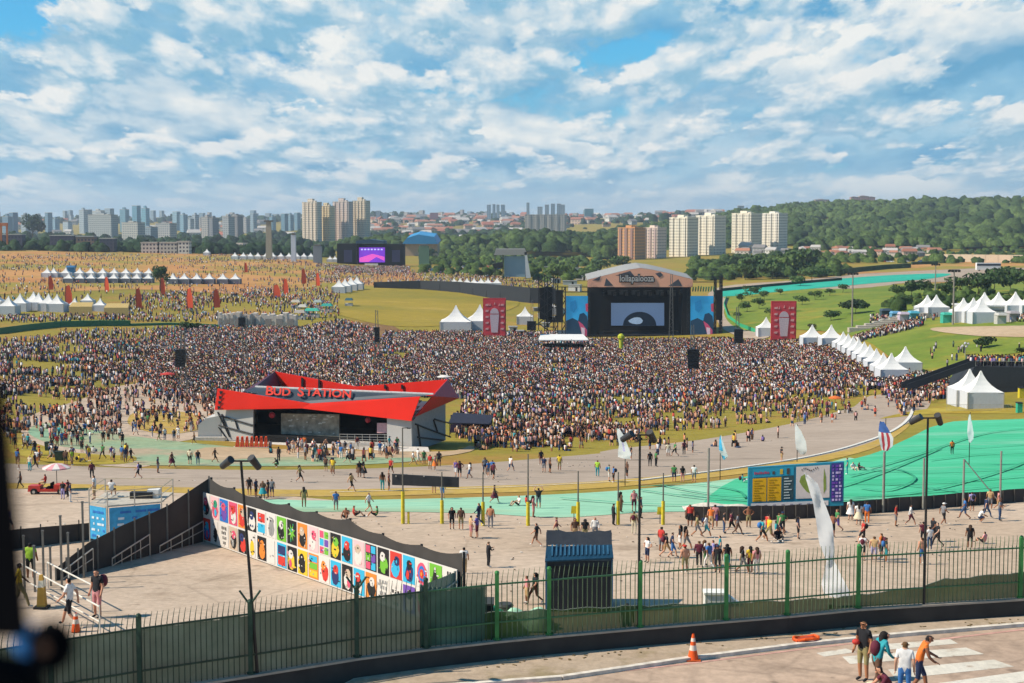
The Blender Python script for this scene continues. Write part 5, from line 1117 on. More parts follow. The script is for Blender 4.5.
row([173, 184.5, 197, 209.5, 223, 235.5], 284, P5d, 'white peaked tents right of the round tree', sc=1.05)
row([-4, 9, 20.5, 34, 39, 49, 57.5], [309, 314, 311, 309, 310, 311, 311.5], P5, 'larger white tents by the far left field edge', sc=1.25)
row([75, 88, 100.5], [311, 306, 311], P5, 'small white tents beside the tan canopies', sc=.95)
row([207, 235, 243.5, 250.5, 258, 266, 273, 281, 289, 297, 304, 311], [255.5]+[259.5]*11, P5, 'tiny white tents on the orange field crest', sc=1.0)
row([339, 345, 351, 357], [293, 292, 290.5, 289.5], P5, 'tall white tents side by side left of the infield', sc=1.25)
row([454, 460, 467, 474, 481, 488, 497], 287.2, P5, 'white tents above the long black wall', sc=.95)
row([456, 480], [331, 330], P10, 'broad white tents below the infield', sc=1.15)
row([525, 549], [324, 314], P5, 'small white tents in the backstage yard', sc=1.3)
row([606, 612, 618], [243.5, 244, 245], P5, 'distant white roofs in the valley', sc=1)
row([766, 812, 831], [336, 347, 348], P5, 'white tents around the right red poster tower', sc=1.25)
rs = [(843, 351), (848, 353.5), (853, 356.5), (858.5, 359.5), (864, 363), (869.5, 366.5), (876, 371), (883, 376)]
row([a for a, b in rs], [b for a, b in rs], P5, 'white tents in the slanting row at the crowd edge', sc=1.0)
row([891, 905], [381.5, 374], P5, 'big white tents at the near end of the slanting row', sc=1.18)
row([969, 980], [405, 407.5], P5, 'tall white entrance tents behind the mesh barriers', sc=1.25)
row([927, 936, 963, 973, 981], [317, 317, 322, 322, 323], P5, 'white tents beside the food area upper right', sc=1.35)
row([984, 998, 1015, 1030], [316, 316, 316, 316], P5, 'white tents along the grey shed upper right', sc=1.4)
row([598, 604, 335, 330], [277, 276, 262, 262], P5, 'stray small tents by the valley stages', sc=.9)
# panels and barriers by entrance tents
p = at(980, 411); r = thing('crowd_barrier', 'row of pale mesh crowd barriers before the entrance tents', 'barrier', p); s = p.y/F
for k in range(6):
    x = (-34+k*11)*s; m2 = MB()
    for h in (.15, 1.1): m2.tube((x, 0, h), (x+1.85, 0, h), .035, n=4)
    for j in range(8): m2.tube((x+j*.26, 0, .15), (x+j*.26, 0, 1.1), .02, n=4)
    m2.build('barrier_section', M_steel, r)
# tan canopies, blue booth
for k, (x0, x1, y0, y1) in enumerate([(69, 92, 302.5, 315), (104, 128, 303.5, 316)]):
    q_ = at((x0+x1)/2, y1+.8); s = q_.y/F; w = (x1-x0)*s; m2 = MB(); m2.slab([(-w/2, 0, 3.2), (w/2, 0, 3.2), (w/2-.3, 3.5, 4.6), (-w/2+.3, 3.5, 4.6)], (0, 0, .1)); m2.slab([(-w/2, 0, .2), (w/2, 0, .2), (w/2, 0, 3.2), (-w/2, 0, 3.2)], (0, .1, 0)); m3 = MB(); [m3.b0((x, .3, -.5), (.12, .12, 3.6)) for x in (-w/2, 0, w/2)]
    simple('tan_canopy', ('left' if k == 0 else 'right')+' long tan canopy stall near the far left tents', 'stall', q_, [('canopy', m2, mat('tan_canvas', '#b59a5f', .7)), ('post', m3, M_steel)], group='tan canopy stalls')
p = at(71.5, 276); simple('blue_kiosk', 'small bright blue kiosk behind the tent rows on the left', 'kiosk', p, [('body', MB().b0((0, 0, -.5), (3.6, 3, 5)), mat('kiosk_blue', '#3d7fa8', .6)), ('roof', MB().b0((0, 0, 4.5), (5, 4, .8), taper=.8), mat('kiosk_roof', '#2b6fa0', .6))])
# green banded fence on the left, black long wall, white blocks
def wall_strip(name, lab, cat, pts, h, m, th=.3, posts=0, pm=None, off=0.):
    P_ = [at(*q_) for q_ in pts]; r = thing(name, lab, cat, P_[0]); o = Vector(P_[0]); m2 = MB(); hs = h if isinstance(h, (list, tuple)) else [h]*len(P_)
    vs = []
    for q_, hh in zip(P_, hs): q_ = q_-o; vs += [(q_.x, q_.y, q_.z-1), (q_.x, q_.y, q_.z+hh), (q_.x, q_.y+th, q_.z+hh), (q_.x, q_.y+th, q_.z-1)]
    n = len(P_); m2.add(vs, [(4*i+a, 4*i+4+a, 4*i+4+(a+1) % 4, 4*i+(a+1) % 4) for i in range(n-1) for a in range(4)]+[(0, 1, 2, 3), (4*n-1, 4*n-2, 4*n-3, 4*n-4)]); m2.build('panel', m, r)
    if posts:
        for a, b in zip(P_[:-1], P_[1:]):
            k = max(1, int((b-a).length/posts))
            for j in range(k): q_ = a.lerp(b, j/k)-o; m3 = MB(); m3.b0((q_.x, q_.y-.12, q_.z-.5), (.2, .12, hs[0]+.9)); m3.build('post', pm or M_bpost, r)
    return r
wall_strip('green_barrier', 'long dark green padded barrier bending along the crowd on the far left', 'barrier', [(-40, 336), (0, 334), (30, 330), (60, 327), (100, 326), (130, 326)], 1.9, mat('barrier_green', '#256b45', .6, var=.1), 1)
wall_strip('green_barrier', 'thin green barrier continuing behind the crowd left of centre', 'barrier', [(130, 326), (170, 325), (200, 326), (218, 327)], .8, mat('barrier_green', '#256b45', .6, var=.1), 1)
wall_strip('black_wall', 'long black screened wall behind the infield', 'wall', [(374, 288), (420, 289.5), (460, 293), (500, 300), (530, 303), (556, 304)], [3, 4.5, 5.5, 7, 7, 7], mat('black_hoarding', '#2c2f33', .7, var=.1), .4, 14)
wall_strip('concrete_wall', 'long pale concrete wall at the foot of the wooded hill', 'wall', [(925, 261.5), (960, 262), (1024, 263), (1150, 265)], 6.0, mat('pale_concrete_wall', '#c2ad92', .8, var=.1, scale=.05), 1.0, 9, mat('wall_pilaster', '#a9947c'))
wall_strip('hedge', 'dark clipped hedge line beside the brown field on the right', 'hedge', [(828, 276), (860, 272), (885, 269.5), (911, 268)], 3.2, mat('hedge_green', '#3d5230', .9, var=.3, scale=.3), 3)
wall_strip('hedge', 'short dark hedge above the turquoise runoff on the right', 'hedge', [(912, 265), (938, 264)], 2.2, mat('hedge_green', '#3d5230', .9, var=.3, scale=.3), 3)
wall_strip('tyre_wall', 'thin dark tyre wall above the turquoise runoff beside the stage', 'barrier', [(722, 291.5), (780, 286), (842, 280.5)], 1.6, mat('tyre_black', '#2a3a30', .9), 1)
wall_strip('green_kerb_barrier', 'curved green barrier round the meadow loop right of the stage', 'barrier', [(727, 298), (724, 306), (728, 318), (740, 327), (756, 333)], 1.4, mat('bright_barrier', '#2f9a6b', .7), 1)
for k, (x0, x1, y0, y1) in enumerate([(219, 241, 311, 326), (244, 252, 313, 326), (253, 297, 312, 326)]):
    q_ = at((x0+x1)/2, y1); s = q_.y/F; w = (x1-x0)*s; h = (y1-y0)*s; m2 = MB(); rr = random.Random(k); n = 10
    for j in range(n): m2.b0((-w/2+w*(j+.5)/n, rr.uniform(-.3, .3), -1), (w/n*1.0, 5, h*rr.uniform(.72, .95)+1), taper=.97)
    m3 = MB(); [m3.b0((-w/2+w*(j+.5)/4, -2.6, 0), (w/7, .1, h*.55)) for j in range(4)]
    simple('white_marquee', ['left', 'middle', 'right'][k]+' block of off white marquees behind the crowd left of centre', 'marquee', q_, [('body', m2, mat('off_white_canvas', '#cdbfb0', .7, var=.06)), ('doorway', m3, mat('door_shadow_grey', '#8f8680'))], group='off white marquee blocks')
# small stalls on the slope 290-340
for k, (px, py, c, w) in enumerate([(296, 308, '#b9b0a0', 10), (303, 313, '#c3bcae', 9), (318, 308, '#9da7a0', 9), (327, 312, '#2f9a8a', 12), (312, 317, '#3fae94', 16), (349, 306, '#2c5a63', 8), (300, 319, '#aba093', 12)]):
    q_ = at(px, py); s = q_.y/F; simple('market_stall', ['grey', 'cream', 'sage', 'turquoise', 'long mint', 'dark teal', 'taupe'][k]+' roofed stall on the slope left of the infield', 'stall', q_, [('roof', MB().b0((0, 0, 2.4), (w*s, 4, .9), taper=.7), mat('stall_'+c[1:], c, .6)), ('counter', MB().b0((0, 0, -.5), (w*s*.9, 3.4, 1.6)), M_lwall), ('post', MB().b0((-w*s*.45, -1.8, 0), (.12, .12, 2.5)).b0((w*s*.45, -1.8, 0), (.12, .12, 2.5)), M_steel)])
# feather flags
fl = [(69, 284, 307, .7), (51, 275, 290, .4), (107, 276, 292, .4), (139, 287, 309, .5), (163, 277, 295, .4), (190, 287, 309, .6), (217, 288, 308.5, .6), (277, 284, 297, .9), (286, 278, 295, .5), (304, 268, 284, .5), (318, 272, 286, .4), (246, 262, 272, .3)]
for k, (px, t, b, w) in enumerate(fl):
    q_ = at(px, b+1.5); s = q_.y/F; h = (b+1.5-t)*s; ww = 2.1*w+.9; m2 = MB(); P_ = [(-ww*.5, h*.1), (ww*.6, h*.12), (ww*.5, h*.6), (ww*.1, h*.97), (-ww*.5, h*.9), (-ww*.65, h*.5)]; m2.slab([(a, .05*math.sin(b_), b_) for a, b_ in P_], (0, .12, 0)); m3 = MB(); m3.tube((-ww*.55, 0, -.3), (-ww*.5, 0, h), .09, n=5)
    simple('feather_flag', f'{ORD[k]} from the left of the orange red feather flags on the left field', 'flag', q_, [('cloth', m2, mat('feather_orange', '#d8502a', .6, var=.1)), ('pole', m3, M_pole)], group='orange red feather flags', rz=.3*math.sin(k*2.3))
# ---- purple screen stage
sd2 = 1100.; q_ = pt(370, 266, sd2); r = thing('purple_stage', 'black stage with glowing purple screen below the three tall towers', 'stage', q_); o2 = Vector(q_); s2 = lambda px, py, b=0.: pt(px, py, sd2)-o2+Vector((0, b, 0))
m2 = MB(); m2.slab([s2(337, 268), s2(357, 268), s2(357, 243.5), s2(337, 243.5)], (0, 14, 0)); m2.slab([s2(385, 268), s2(404, 268), s2(404, 244), s2(385, 244)], (0, 14, 0)); m2.build('side_wing', M_dk, r)
m2 = MB(); m2.slab([s2(356, 243.5, -2), s2(385, 243.5, -2), s2(385, 241, -2), s2(370, 239.2, -2), s2(356, 241, -2)], (0, 18, 0)); m2.build('roof', mat('navy_roof', '#27465e', .6), r)
m2 = MB(); m2.slab([s2(357, 268, 10), s2(385, 268, 10), s2(385, 244, 10), s2(357, 244, 10)], (0, 1, 0)); m2.build('backdrop', M_dk, r)
m2 = MB(); m2.slab([s2(358.5, 262.5, 4), s2(384.5, 262.5, 4), s2(384.5, 247.5, 4), s2(358.5, 247.5, 4)], (0, .5, 0)); ps = m2.build('led_screen', mat('purple_screen', '#6f2fb8', .5, var=.25, scale=.09, emit=.9), r)
m2 = MB()
for k in range(7): m2.slab([s2(360.5+3.3*k, 250.2, 3.9), s2(362.3+3.3*k, 250.2, 3.9), s2(362.3+3.3*k, 248.9, 3.9), s2(360.5+3.3*k, 248.9, 3.9)], (0, -.1, 0))
m2.build('screen_image', mat('pale_violet', '#c3c9ee', .5, emit=.8), ps); m2 = MB(); m2.slab([s2(359, 262, 3.8), s2(368, 262, 3.8), s2(376, 257, 3.8), s2(384, 261, 3.8), s2(384, 257, 3.8), s2(372, 254, 3.8), s2(359, 258, 3.8)], (0, -.1, 0)); m2.build('screen_image', mat('magenta_glow', '#d84fb0', .5, emit=.9), ps)
for a in (344, 392): m2 = MB(); m2.slab([s2(a, 262, -.5), s2(a+8, 262, -.5), s2(a+8, 250, -.5), s2(a, 250, -.5)], (0, .4, 0)); m2.build('side_screen', mat('dim_violet_screen', '#2c2a48', .5, emit=.15), r)
m2 = MB(); m2.slab([s2(365, 266, -3), s2(378, 266, -3), s2(378, 263.5, -3), s2(365, 263.5, -3)], (0, 3, 0)); m2.build('front_banner', M_wf, r)
# ---- grey roofed stage in the valley
sd3 = 860.; q_ = pt(512, 279, sd3); r = thing('grey_stage', 'grey roofed stage with pale blue front seen across the black wall', 'stage', q_); o2 = Vector(q_); s3 = lambda px, py, b=0.: pt(px, py, sd3)-o2+Vector((0, b, 0))
m2 = MB(); m2.slab([s3(494, 255, 0), s3(528, 255, 0), s3(525, 249, 0), s3(496, 249, 0)], (0, 12, 0)); m2.build('roof', M_roofg, r)
m2 = MB(); m2.slab([s3(504, 277, 2), s3(526, 277, 2), s3(526, 256, 2), s3(504, 256, 2)], (0, 1, 0)); m2.build('blue_front', mat('pale_blue_sheet', '#7f9aa8', .5, var=.08, scale=.05), r)
m2 = MB(); m2.slab([s3(526, 278, 0), s3(531, 278, 0), s3(526.5, 252, 0), s3(524.5, 252, 0)], (0, 10, 0)); m2.build('side_cloth', M_tentw, r)
m2 = MB(); m2.slab([s3(494, 268, -1), s3(503, 268, -1), s3(502, 262, -1), s3(492, 264, -1)], (0, 6, 0)); m2.build('black_wing', M_dk, r); m2 = MB(); [m2.tube(s3(x, 279, 1), s3(x, 254, 1), .35, n=5) for x in (495, 503, 526)]; m2.build('tower', M_trs, r)
# delay screens / white column by the big towers
for k, (x0, x1, y0, y1, c, lab) in enumerate([(313.5, 322, 246, 260, '#7a8085', 'grey screen block left of the purple stage'), (419, 429, 246, 268, '#5f7a63', 'green and grey screen tower right of the purple stage'), (291.5, 296, 235, 258, '#c3c9d0', 'slim white column left of the grey screen block'), (263, 275, 222, 247, '#9f9480', 'tan tapering tower on the skyline left of the tall tower trio')]):
    q_ = pt((x0+x1)/2, y1, 1080); s = 1080/F; simple('tower_block' if k == 3 else 'screen_tower', lab, 'tower', q_, [('body', MB().b0((0, 0, -8), ((x1-x0)*s*(.5 if k == 3 else 1), 4, (y1-y0)*s+8), taper=.8 if k == 3 else 1), mat('tw_'+c[1:], c, .6)), ('cap', MB().b0((0, 0, (y1-y0)*s), ((x1-x0)*s*.7, 4.4, 1.2)), mat('tower_cap', '#6a665f'))])
# backstage yard: cabins, trucks, scaffold clutter
rr = random.Random(12); kk = 0
yard = [(546, 327, 8, 4, '#c9c6bf'), (552, 322, 10, 5, '#a9a59c'), (543, 318, 9, 4, '#d0ccc4'), (559, 313, 10, 4, '#bdb7ab'), (575, 291, 12, 6, '#c9c7c0'), (570, 285, 14, 4, '#9aa09c'), (582, 280, 12, 4, '#d3cfc7'), (556, 283, 8, 4, '#8a8f90'), (576, 272, 10, 4, '#c4beb3'), (513, 333, 8, 6, '#c7bcae'), (520, 336, 7, 5, '#cfc8bb'), (537, 311, 7, 3, '#77726a'), (562, 271, 7, 3, '#cfc9bb'), (548, 270, 7, 3, '#a29c90')]
for k, (px, py, w, h, c) in enumerate(yard):
    q_ = at(px, py); s = q_.y/F; simple('site_cabin', f'{ORD[k]} of the pale site cabins in the yard left of the main stage', 'cabin', q_, [('body', MB().b0((0, 0, -1), (w*s, 4, h*s+1)), mat('cab_'+c[1:], c, .7)), ('roof', MB().b0((0, 0, h*s), (w*s+.4, 4.4, .3)), M_roofg), ('doorway', MB().b0((w*s*.2, -2.03, 0), (1, .05, 1.9)), M_dk)], rz=rr.uniform(-.3, .3), group='pale site cabins')
# scaffold towers of the yard
for k, (px, y0, y1) in enumerate([(543, 277, 330), (549, 275, 334)]):
    q_ = pt(px, y1, 545); h = (y1-y0)*545/F; m2 = MB(); lattice(m2, -1.6, 1.6, 0, h, 0, 2.4, 2.4, .2); m3 = MB(); m3.b0((0, 1, h*.2), (2.6, 1.2, h*.6)); simple('rigging_tower', ('left' if k == 0 else 'right')+' black rigging tower left of the main stage', 'tower', q_, [('truss', m2, M_trs), ('speaker_array', m3, M_dk)], group='black rigging towers')
# ---- upper right: grey shed, truck, stalls, banners
q_ = at(995, 317); s = q_.y/F; simple('grey_shed', 'long pale grey shed with slatted front behind the tents upper right', 'shed', q_, [('wall', MB().b0((3, 6, -1), (82*s, 12, 10*s+1)), mat('shed_wall', '#b9b7b3', .6, var=.08)), ('roof', MB().b0((3, 6, 10*s), (83*s, 13, .5)), mat('shed_roof', '#c9c6c0')), ('slat', MB().b0((3, -.1, 3.0*s), (80*s, .1, .4)).b0((3, -.1, 6*s), (80*s, .1, .4)), mat('slat_grey', '#77777a'))])
q_ = at(988, 271); simple('white_truck', 'long white trailer with dark stripe by the pale track upper right', 'trailer', q_, [('body', MB().b0((0, 0, .8), (24*q_.y/F, 3, 4.5)), M_tent), ('stripe', MB().b0((0, -1.56, 3.4), (24*q_.y/F, .08, 1.3)), mat('stripe_navy', '#2a3442')), ('wheel', MB().tube((-6, -1.4, .5), (-6, -1.0, .5), .5, n=10).tube((6, -1.4, .5), (6, -1.0, .5), .5, n=10), M_blk)])
for k, (px, py, c) in enumerate([(885, 318, '#3c4a57'), (895, 321, '#5f94b3'), (903, 322, '#b9a9b5'), (913, 321, '#4f9db0'), (946, 323, '#3fa58d'), (1000, 324, '#b7b2a8'), (1012, 322, '#a39a98')]):
    q_ = at(px, py); s = q_.y/F; simple('food_stall', ['navy', 'light blue', 'lilac', 'aqua', 'green', 'cream', 'taupe'][k]+' food stall among people in the upper right area', 'stall', q_, [('body', MB().b0((0, 0, -.5), (9*s, 3, 3)), mat('fs_'+c[1:], c, .6)), ('awning', MB().b0((0, -.6, 2.5), (10*s, 4, .6), taper=.8), mat('fa_'+c[1:], c, .5))])
# terrace of concrete steps
q_ = at(868, 329); m2 = MB(); [m2.b0((k*2.6, k*1.5, -1), (12-k*.5, 2.5, 1.4+k*.55)) for k in range(8)]; simple('concrete_stand', 'stepped concrete stand below the food area on the right', 'grandstand', q_, [('steps', m2, mat('stand_concrete', '#b0a595', .8)), ('side_rail', MB().tube((0, -1.4, 1.5), (18, 9, 6), .12, n=5), M_steel)])
# viewing platform upper right with crowd on it
q_ = at(1000, 395); s = q_.y/F; r = thing('viewing_platform', 'black sided viewing platform packed with people beyond the entrance tents', 'platform', q_)
x0, x1 = (960-1000)*s, (1060-1000)*s; zt = 27*s
m2 = MB(); m2.slab([(x0, 4, -1), (x1, 3, -1), (x1, 3, zt-.3), (x0+4, 4, zt)], (0, 9, 0)); m2.build('platform', mat('black_hoarding', '#2c2f33'), r)
m2 = MB(); m2.slab([(x0-9, 4, .2), (x0+4, 4, zt), (x0+4, 4, zt+1.2), (x0-9, 4, 1.6)], (0, .2, 0)); m2.slab([(x0-9, 8, .2), (x0+4, 8, zt), (x0+4, 8, zt+1.2), (x0-9, 8, 1.6)], (0, .2, 0)); m2.build('ramp_side', mat('black_hoarding', '#2c2f33'), r)
VP = (q_.x+x0+4, q_.x+x1, q_.y+4, q_.y+9, q_.z+zt)
m2 = MB(); [m2.tube((x0+4+k*1.5, 3.9, zt), (x0+4+k*1.5, 3.9, zt+1.1), .04, n=4) for k in range(10)]; m2.tube((x0+4, 3.9, zt+1.1), (x1, 2.9, zt+.9), .05, n=4); m2.build('guard_rail', M_steel, r)
for k, (px, py, c, cc) in enumerate([(1021, 398, '#c9b52a', 'yellow'), (1019, 413, '#2f9f7c', 'green')]):
    q_ = at(px, py); s = q_.y/F; simple('marker_box', cc+' box standing at the right edge beside the entrance tents', 'box', q_, [('body', MB().b0((0, 0, 0), (5*s, 1, 10*s)), mat('mk_'+c[1:], c, .6)), ('lid', MB().b0((0, 0, 10*s), (5.4*s, 1.2, .15)), M_trs)])
# ---- tall lamp masts upper right
for k, (px, t, b) in enumerate([(852, 273, 327), (935, 264, 300), (953, 270, 325)]):
    q_ = at(px, b); h = (CAMZ-slope(t)*q_.y)-q_.z; m3 = MB(); m3.tube((-1.5, 0, h), (1.5, 0, h), .15, n=5); [m3.box((x, 0, h-.3), (.7, .4, .6)) for x in (-1.4, -.5, .5, 1.4)]
    simple('light_mast', ['leftmost tall grey light mast standing on the meadow', 'tall light mast by the dark trees behind the twin tents', 'tall light mast right of the twin tents'][k], 'light mast', q_, [('pole', MB().tube((0, 0, -.5), (0, 0, h), .32, .18, 8), mat('mast_grey', '#8a8175')), ('lamp_head', m3, M_pole)], group=None)
q_ = at(942, 392); h = 22*q_.y/F; m3 = MB(); rr = random.Random(1); [m3.ball((rr.uniform(-.6, .6), 0, h+rr.uniform(-.3, .8)), .35, n=8) for _ in range(7)]; 
q_ = at(965, 356); simple('horn_cluster', 'cluster of pale lamps on a thin mast beside the viewing platform', 'lamp cluster', q_, [('pole', MB().tube((0, 0, -1), (0, 0, 2.0), .1, n=6), M_steel), ('lamp', MB().ball((-.6, 0, 2.3), .35).ball((.3, 0, 2.2), .35).ball((0, 0, 2.9), .35).ball((.7, 0, 2.8), .3), mat('pale_lamp', '#b9b3b5'))])
# ================================================================== TREES, WOODS, CITY
def bush_mesh(name, n, rx, ry, rz, leaf, seed, c0=(.035, .07, .018), c1=(.10, .17, .04), zc=0., lobes=7):
    """crown of many small leaf clumps spread through several uneven lobes"""
    r = np.random.default_rng(seed); L_ = []
    for k in range(lobes): a = r.uniform(0, 2*PI); q = r.uniform(.15, .62); L_.append((math.cos(a)*q*rx, math.sin(a)*q*ry, r.uniform(-.45, .6)*rz, r.uniform(.35, .6)))
    L_ = np.array(L_); k = r.integers(0, lobes, n); d = r.normal(size=(n, 3)); d /= np.linalg.norm(d, axis=1)[:, None]; rad = r.uniform(.45, 1.0, n)**.5
    P = L_[k, :3]+d*rad[:, None]*L_[k, 3:4]*np.array([rx, ry, rz]); P[:, 2] += zc
    # each clump: a bent quad pair
    t1 = r.normal(size=(n, 3)); t1 /= np.linalg.norm(t1, axis=1)[:, None]; t2 = np.cross(t1, d); t2 /= np.linalg.norm(t2, axis=1)[:, None]+1e-9
    s = leaf*r.uniform(.5, 1.2, n)[:, None]
    V = np.stack([P-t1*s-t2*s*.6, P+t1*s-t2*s*.5, P+t1*s*.8+t2*s*.7+d*s*.3, P-t1*s*.7+t2*s*.6], 1).reshape(-1, 3)
    Fq = np.arange(4*n).reshape(-1, 4)
    br = r.random(n)*.55+.45*r.random(lobes)[k]; C = np.array(c0)[None]*(1-br[:, None])+np.array(c1)[None]*br[:, None]
    me = npmesh(name, V, Fq, C); me.materials.append(vcolmat('foliage', .75)); return me
def trunk_mb(h, r0, limbs=5, seed=1, spread=.5):
    rr = random.Random(seed); m = MB(); z = 0; p = Vector((0, 0, -.5)); 
    for k in range(4): q_ = Vector((rr.uniform(-.06, .06)*h, rr.uniform(-.06, .06)*h, h*(k+1)/4)); m.tube(p, q_, r0*(1-.2*k), r0*(1-.2*(k+1)), 7); p = q_
    for k in range(limbs): a = rr.uniform(0, 2*PI); b = Vector((0, 0, h*rr.uniform(.5, .9))); e = b+Vector((math.cos(a)*spread*h, math.sin(a)*spread*h, h*.35)); m.tube(b, e, r0*.45, r0*.15, 5)
    return m
M_bark = mat('bark', '#5a4a3a', .9)
def tree(q_, lab, h, w, seed, n=900, cr=(.55, 1.), leaf=None, c0=(.03, .06, .016), c1=(.09, .15, .035), group=None, name='tree', lobes=8):
    r = thing(name, lab, 'tree', q_, 0, group); trunk_mb(h*.55, max(.12, h*.025), 5, seed, w/h*.4).build('trunk', M_bark, r)
    me = bush_mesh('crown', n, w/2*1.15, w/2*1.1, h*.36, leaf or w*.05, seed, c0, c1, h*.62, lobes); o_ = bpy.data.objects.new('crown', me); COL.objects.link(o_); o_.parent = r; return r
# big single trees
q_ = at(33, 246); tree(q_, 'big dark pine rising over the skyline at the far left', 34*q_.y/F, 22*q_.y/F, 3, 1600, c0=(.018, .04, .018), c1=(.045, .085, .03), name='pine_tree')
q_ = at(160.5, 291); tree(q_, 'round dark tree standing between the two white tent rows', 26*q_.y/F, 17*q_.y/F, 4, 1200, c0=(.02, .05, .015), c1=(.06, .11, .03))
q_ = at(190, 331); tree(q_, 'low dark tree in the crowd left of the white marquees', 9*q_.y/F, 20*q_.y/F, 5, 700, c0=(.02, .05, .015), c1=(.06, .1, .03))
q_ = at(982, 348); tree(q_, 'flat topped umbrella tree alone on the green slope upper right', 11.5*q_.y/F, 23*q_.y/F, 6, 900, c0=(.015, .03, .01), c1=(.04, .07, .02), name='umbrella_tree')
q_ = at(1021, 356); tree(q_, 'dark bush at the right edge behind the viewing platform', 10*q_.y/F, 14*q_.y/F, 7, 500, c0=(.015, .03, .01), c1=(.04, .07, .02), name='bush')
q_ = at(856, 314); tree(q_, 'big dark bushy tree on the meadow beside the leftmost light mast', 15*q_.y/F, 32*q_.y/F, 8, 1400, c0=(.018, .035, .015), c1=(.05, .085, .03))
q_ = at(831, 321); tree(q_, 'small dark tree on the meadow left of the big bushy tree', 10*q_.y/F, 17*q_.y/F, 9, 700, c0=(.018, .04, .015), c1=(.05, .1, .03))
q_ = at(813, 332); tree(q_, 'brownish small tree behind the white tents right of the red poster tower', 9*q_.y/F, 10*q_.y/F, 10, 500, c0=(.03, .04, .015), c1=(.1, .1, .04))
rr = random.Random(21)
ml = [(898, 297, 17), (912, 296, 22), (925, 294, 20), (946, 299, 22), (962, 296, 26), (978, 296, 30), (994, 294, 36), (1010, 292, 34), (1024, 292, 34), (905, 305, 14), (930, 306, 16), (960, 307, 14), (1040, 292, 34)]
for k, (px, py, s_) in enumerate(ml):
    q_ = at(px, py); s = q_.y/F; tree(q_, f'{ORD[k]} from the left of the dark trees behind the food tents', s_*s*.75, s_*s*1.1, 30+k, 600, c0=(.02, .045, .015), c1=(.08, .13, .035), group='dark trees behind the food tents')
ml = [(742, 302, 12), (752, 297, 14), (764, 300, 12), (747, 312, 13), (759, 309, 14), (770, 316, 10), (738, 318, 8), (790, 312, 12), (802, 305, 13), (815, 300, 12), (780, 295, 10), (830, 296, 10), (843, 293, 12)]
for k, (px, py, s_) in enumerate(ml):
    q_ = at(px, py); s = q_.y/F; tree(q_, f'{ORD[k]} from the left of the low bushes in the meadow loop', s_*s*.8, s_*s*1.15, 60+k, 420, c0=(.03, .06, .02), c1=(.1, .16, .04), group='low bushes in the meadow loop', name='bush')
ml = [(560, 276, 22), (600, 268, 18), (618, 266, 20), (745, 276, 22), (757, 270, 26), (772, 275, 30), (788, 272, 34), (802, 268, 34), (812, 277, 26), (700, 268, 16), (725, 267, 18), (740, 262, 18), (756, 262, 16), (775, 259, 18), (715, 273, 14), (800, 282, 16), (823, 274, 18), (590, 277, 16)]
for k, (px, py, s_) in enumerate(ml):
    q_ = at(px, py+4); s = q_.y/F; tree(q_, f'{ORD[k]} of the leafy trees on the slope behind the main stage', s_*s*.7, s_*s*1.25, 90+k, 600, c0=(.03, .06, .02), c1=(.13, .19, .04) if k % 3 == 0 else (.08, .13, .035), group='leafy trees on the slope behind the main stage')
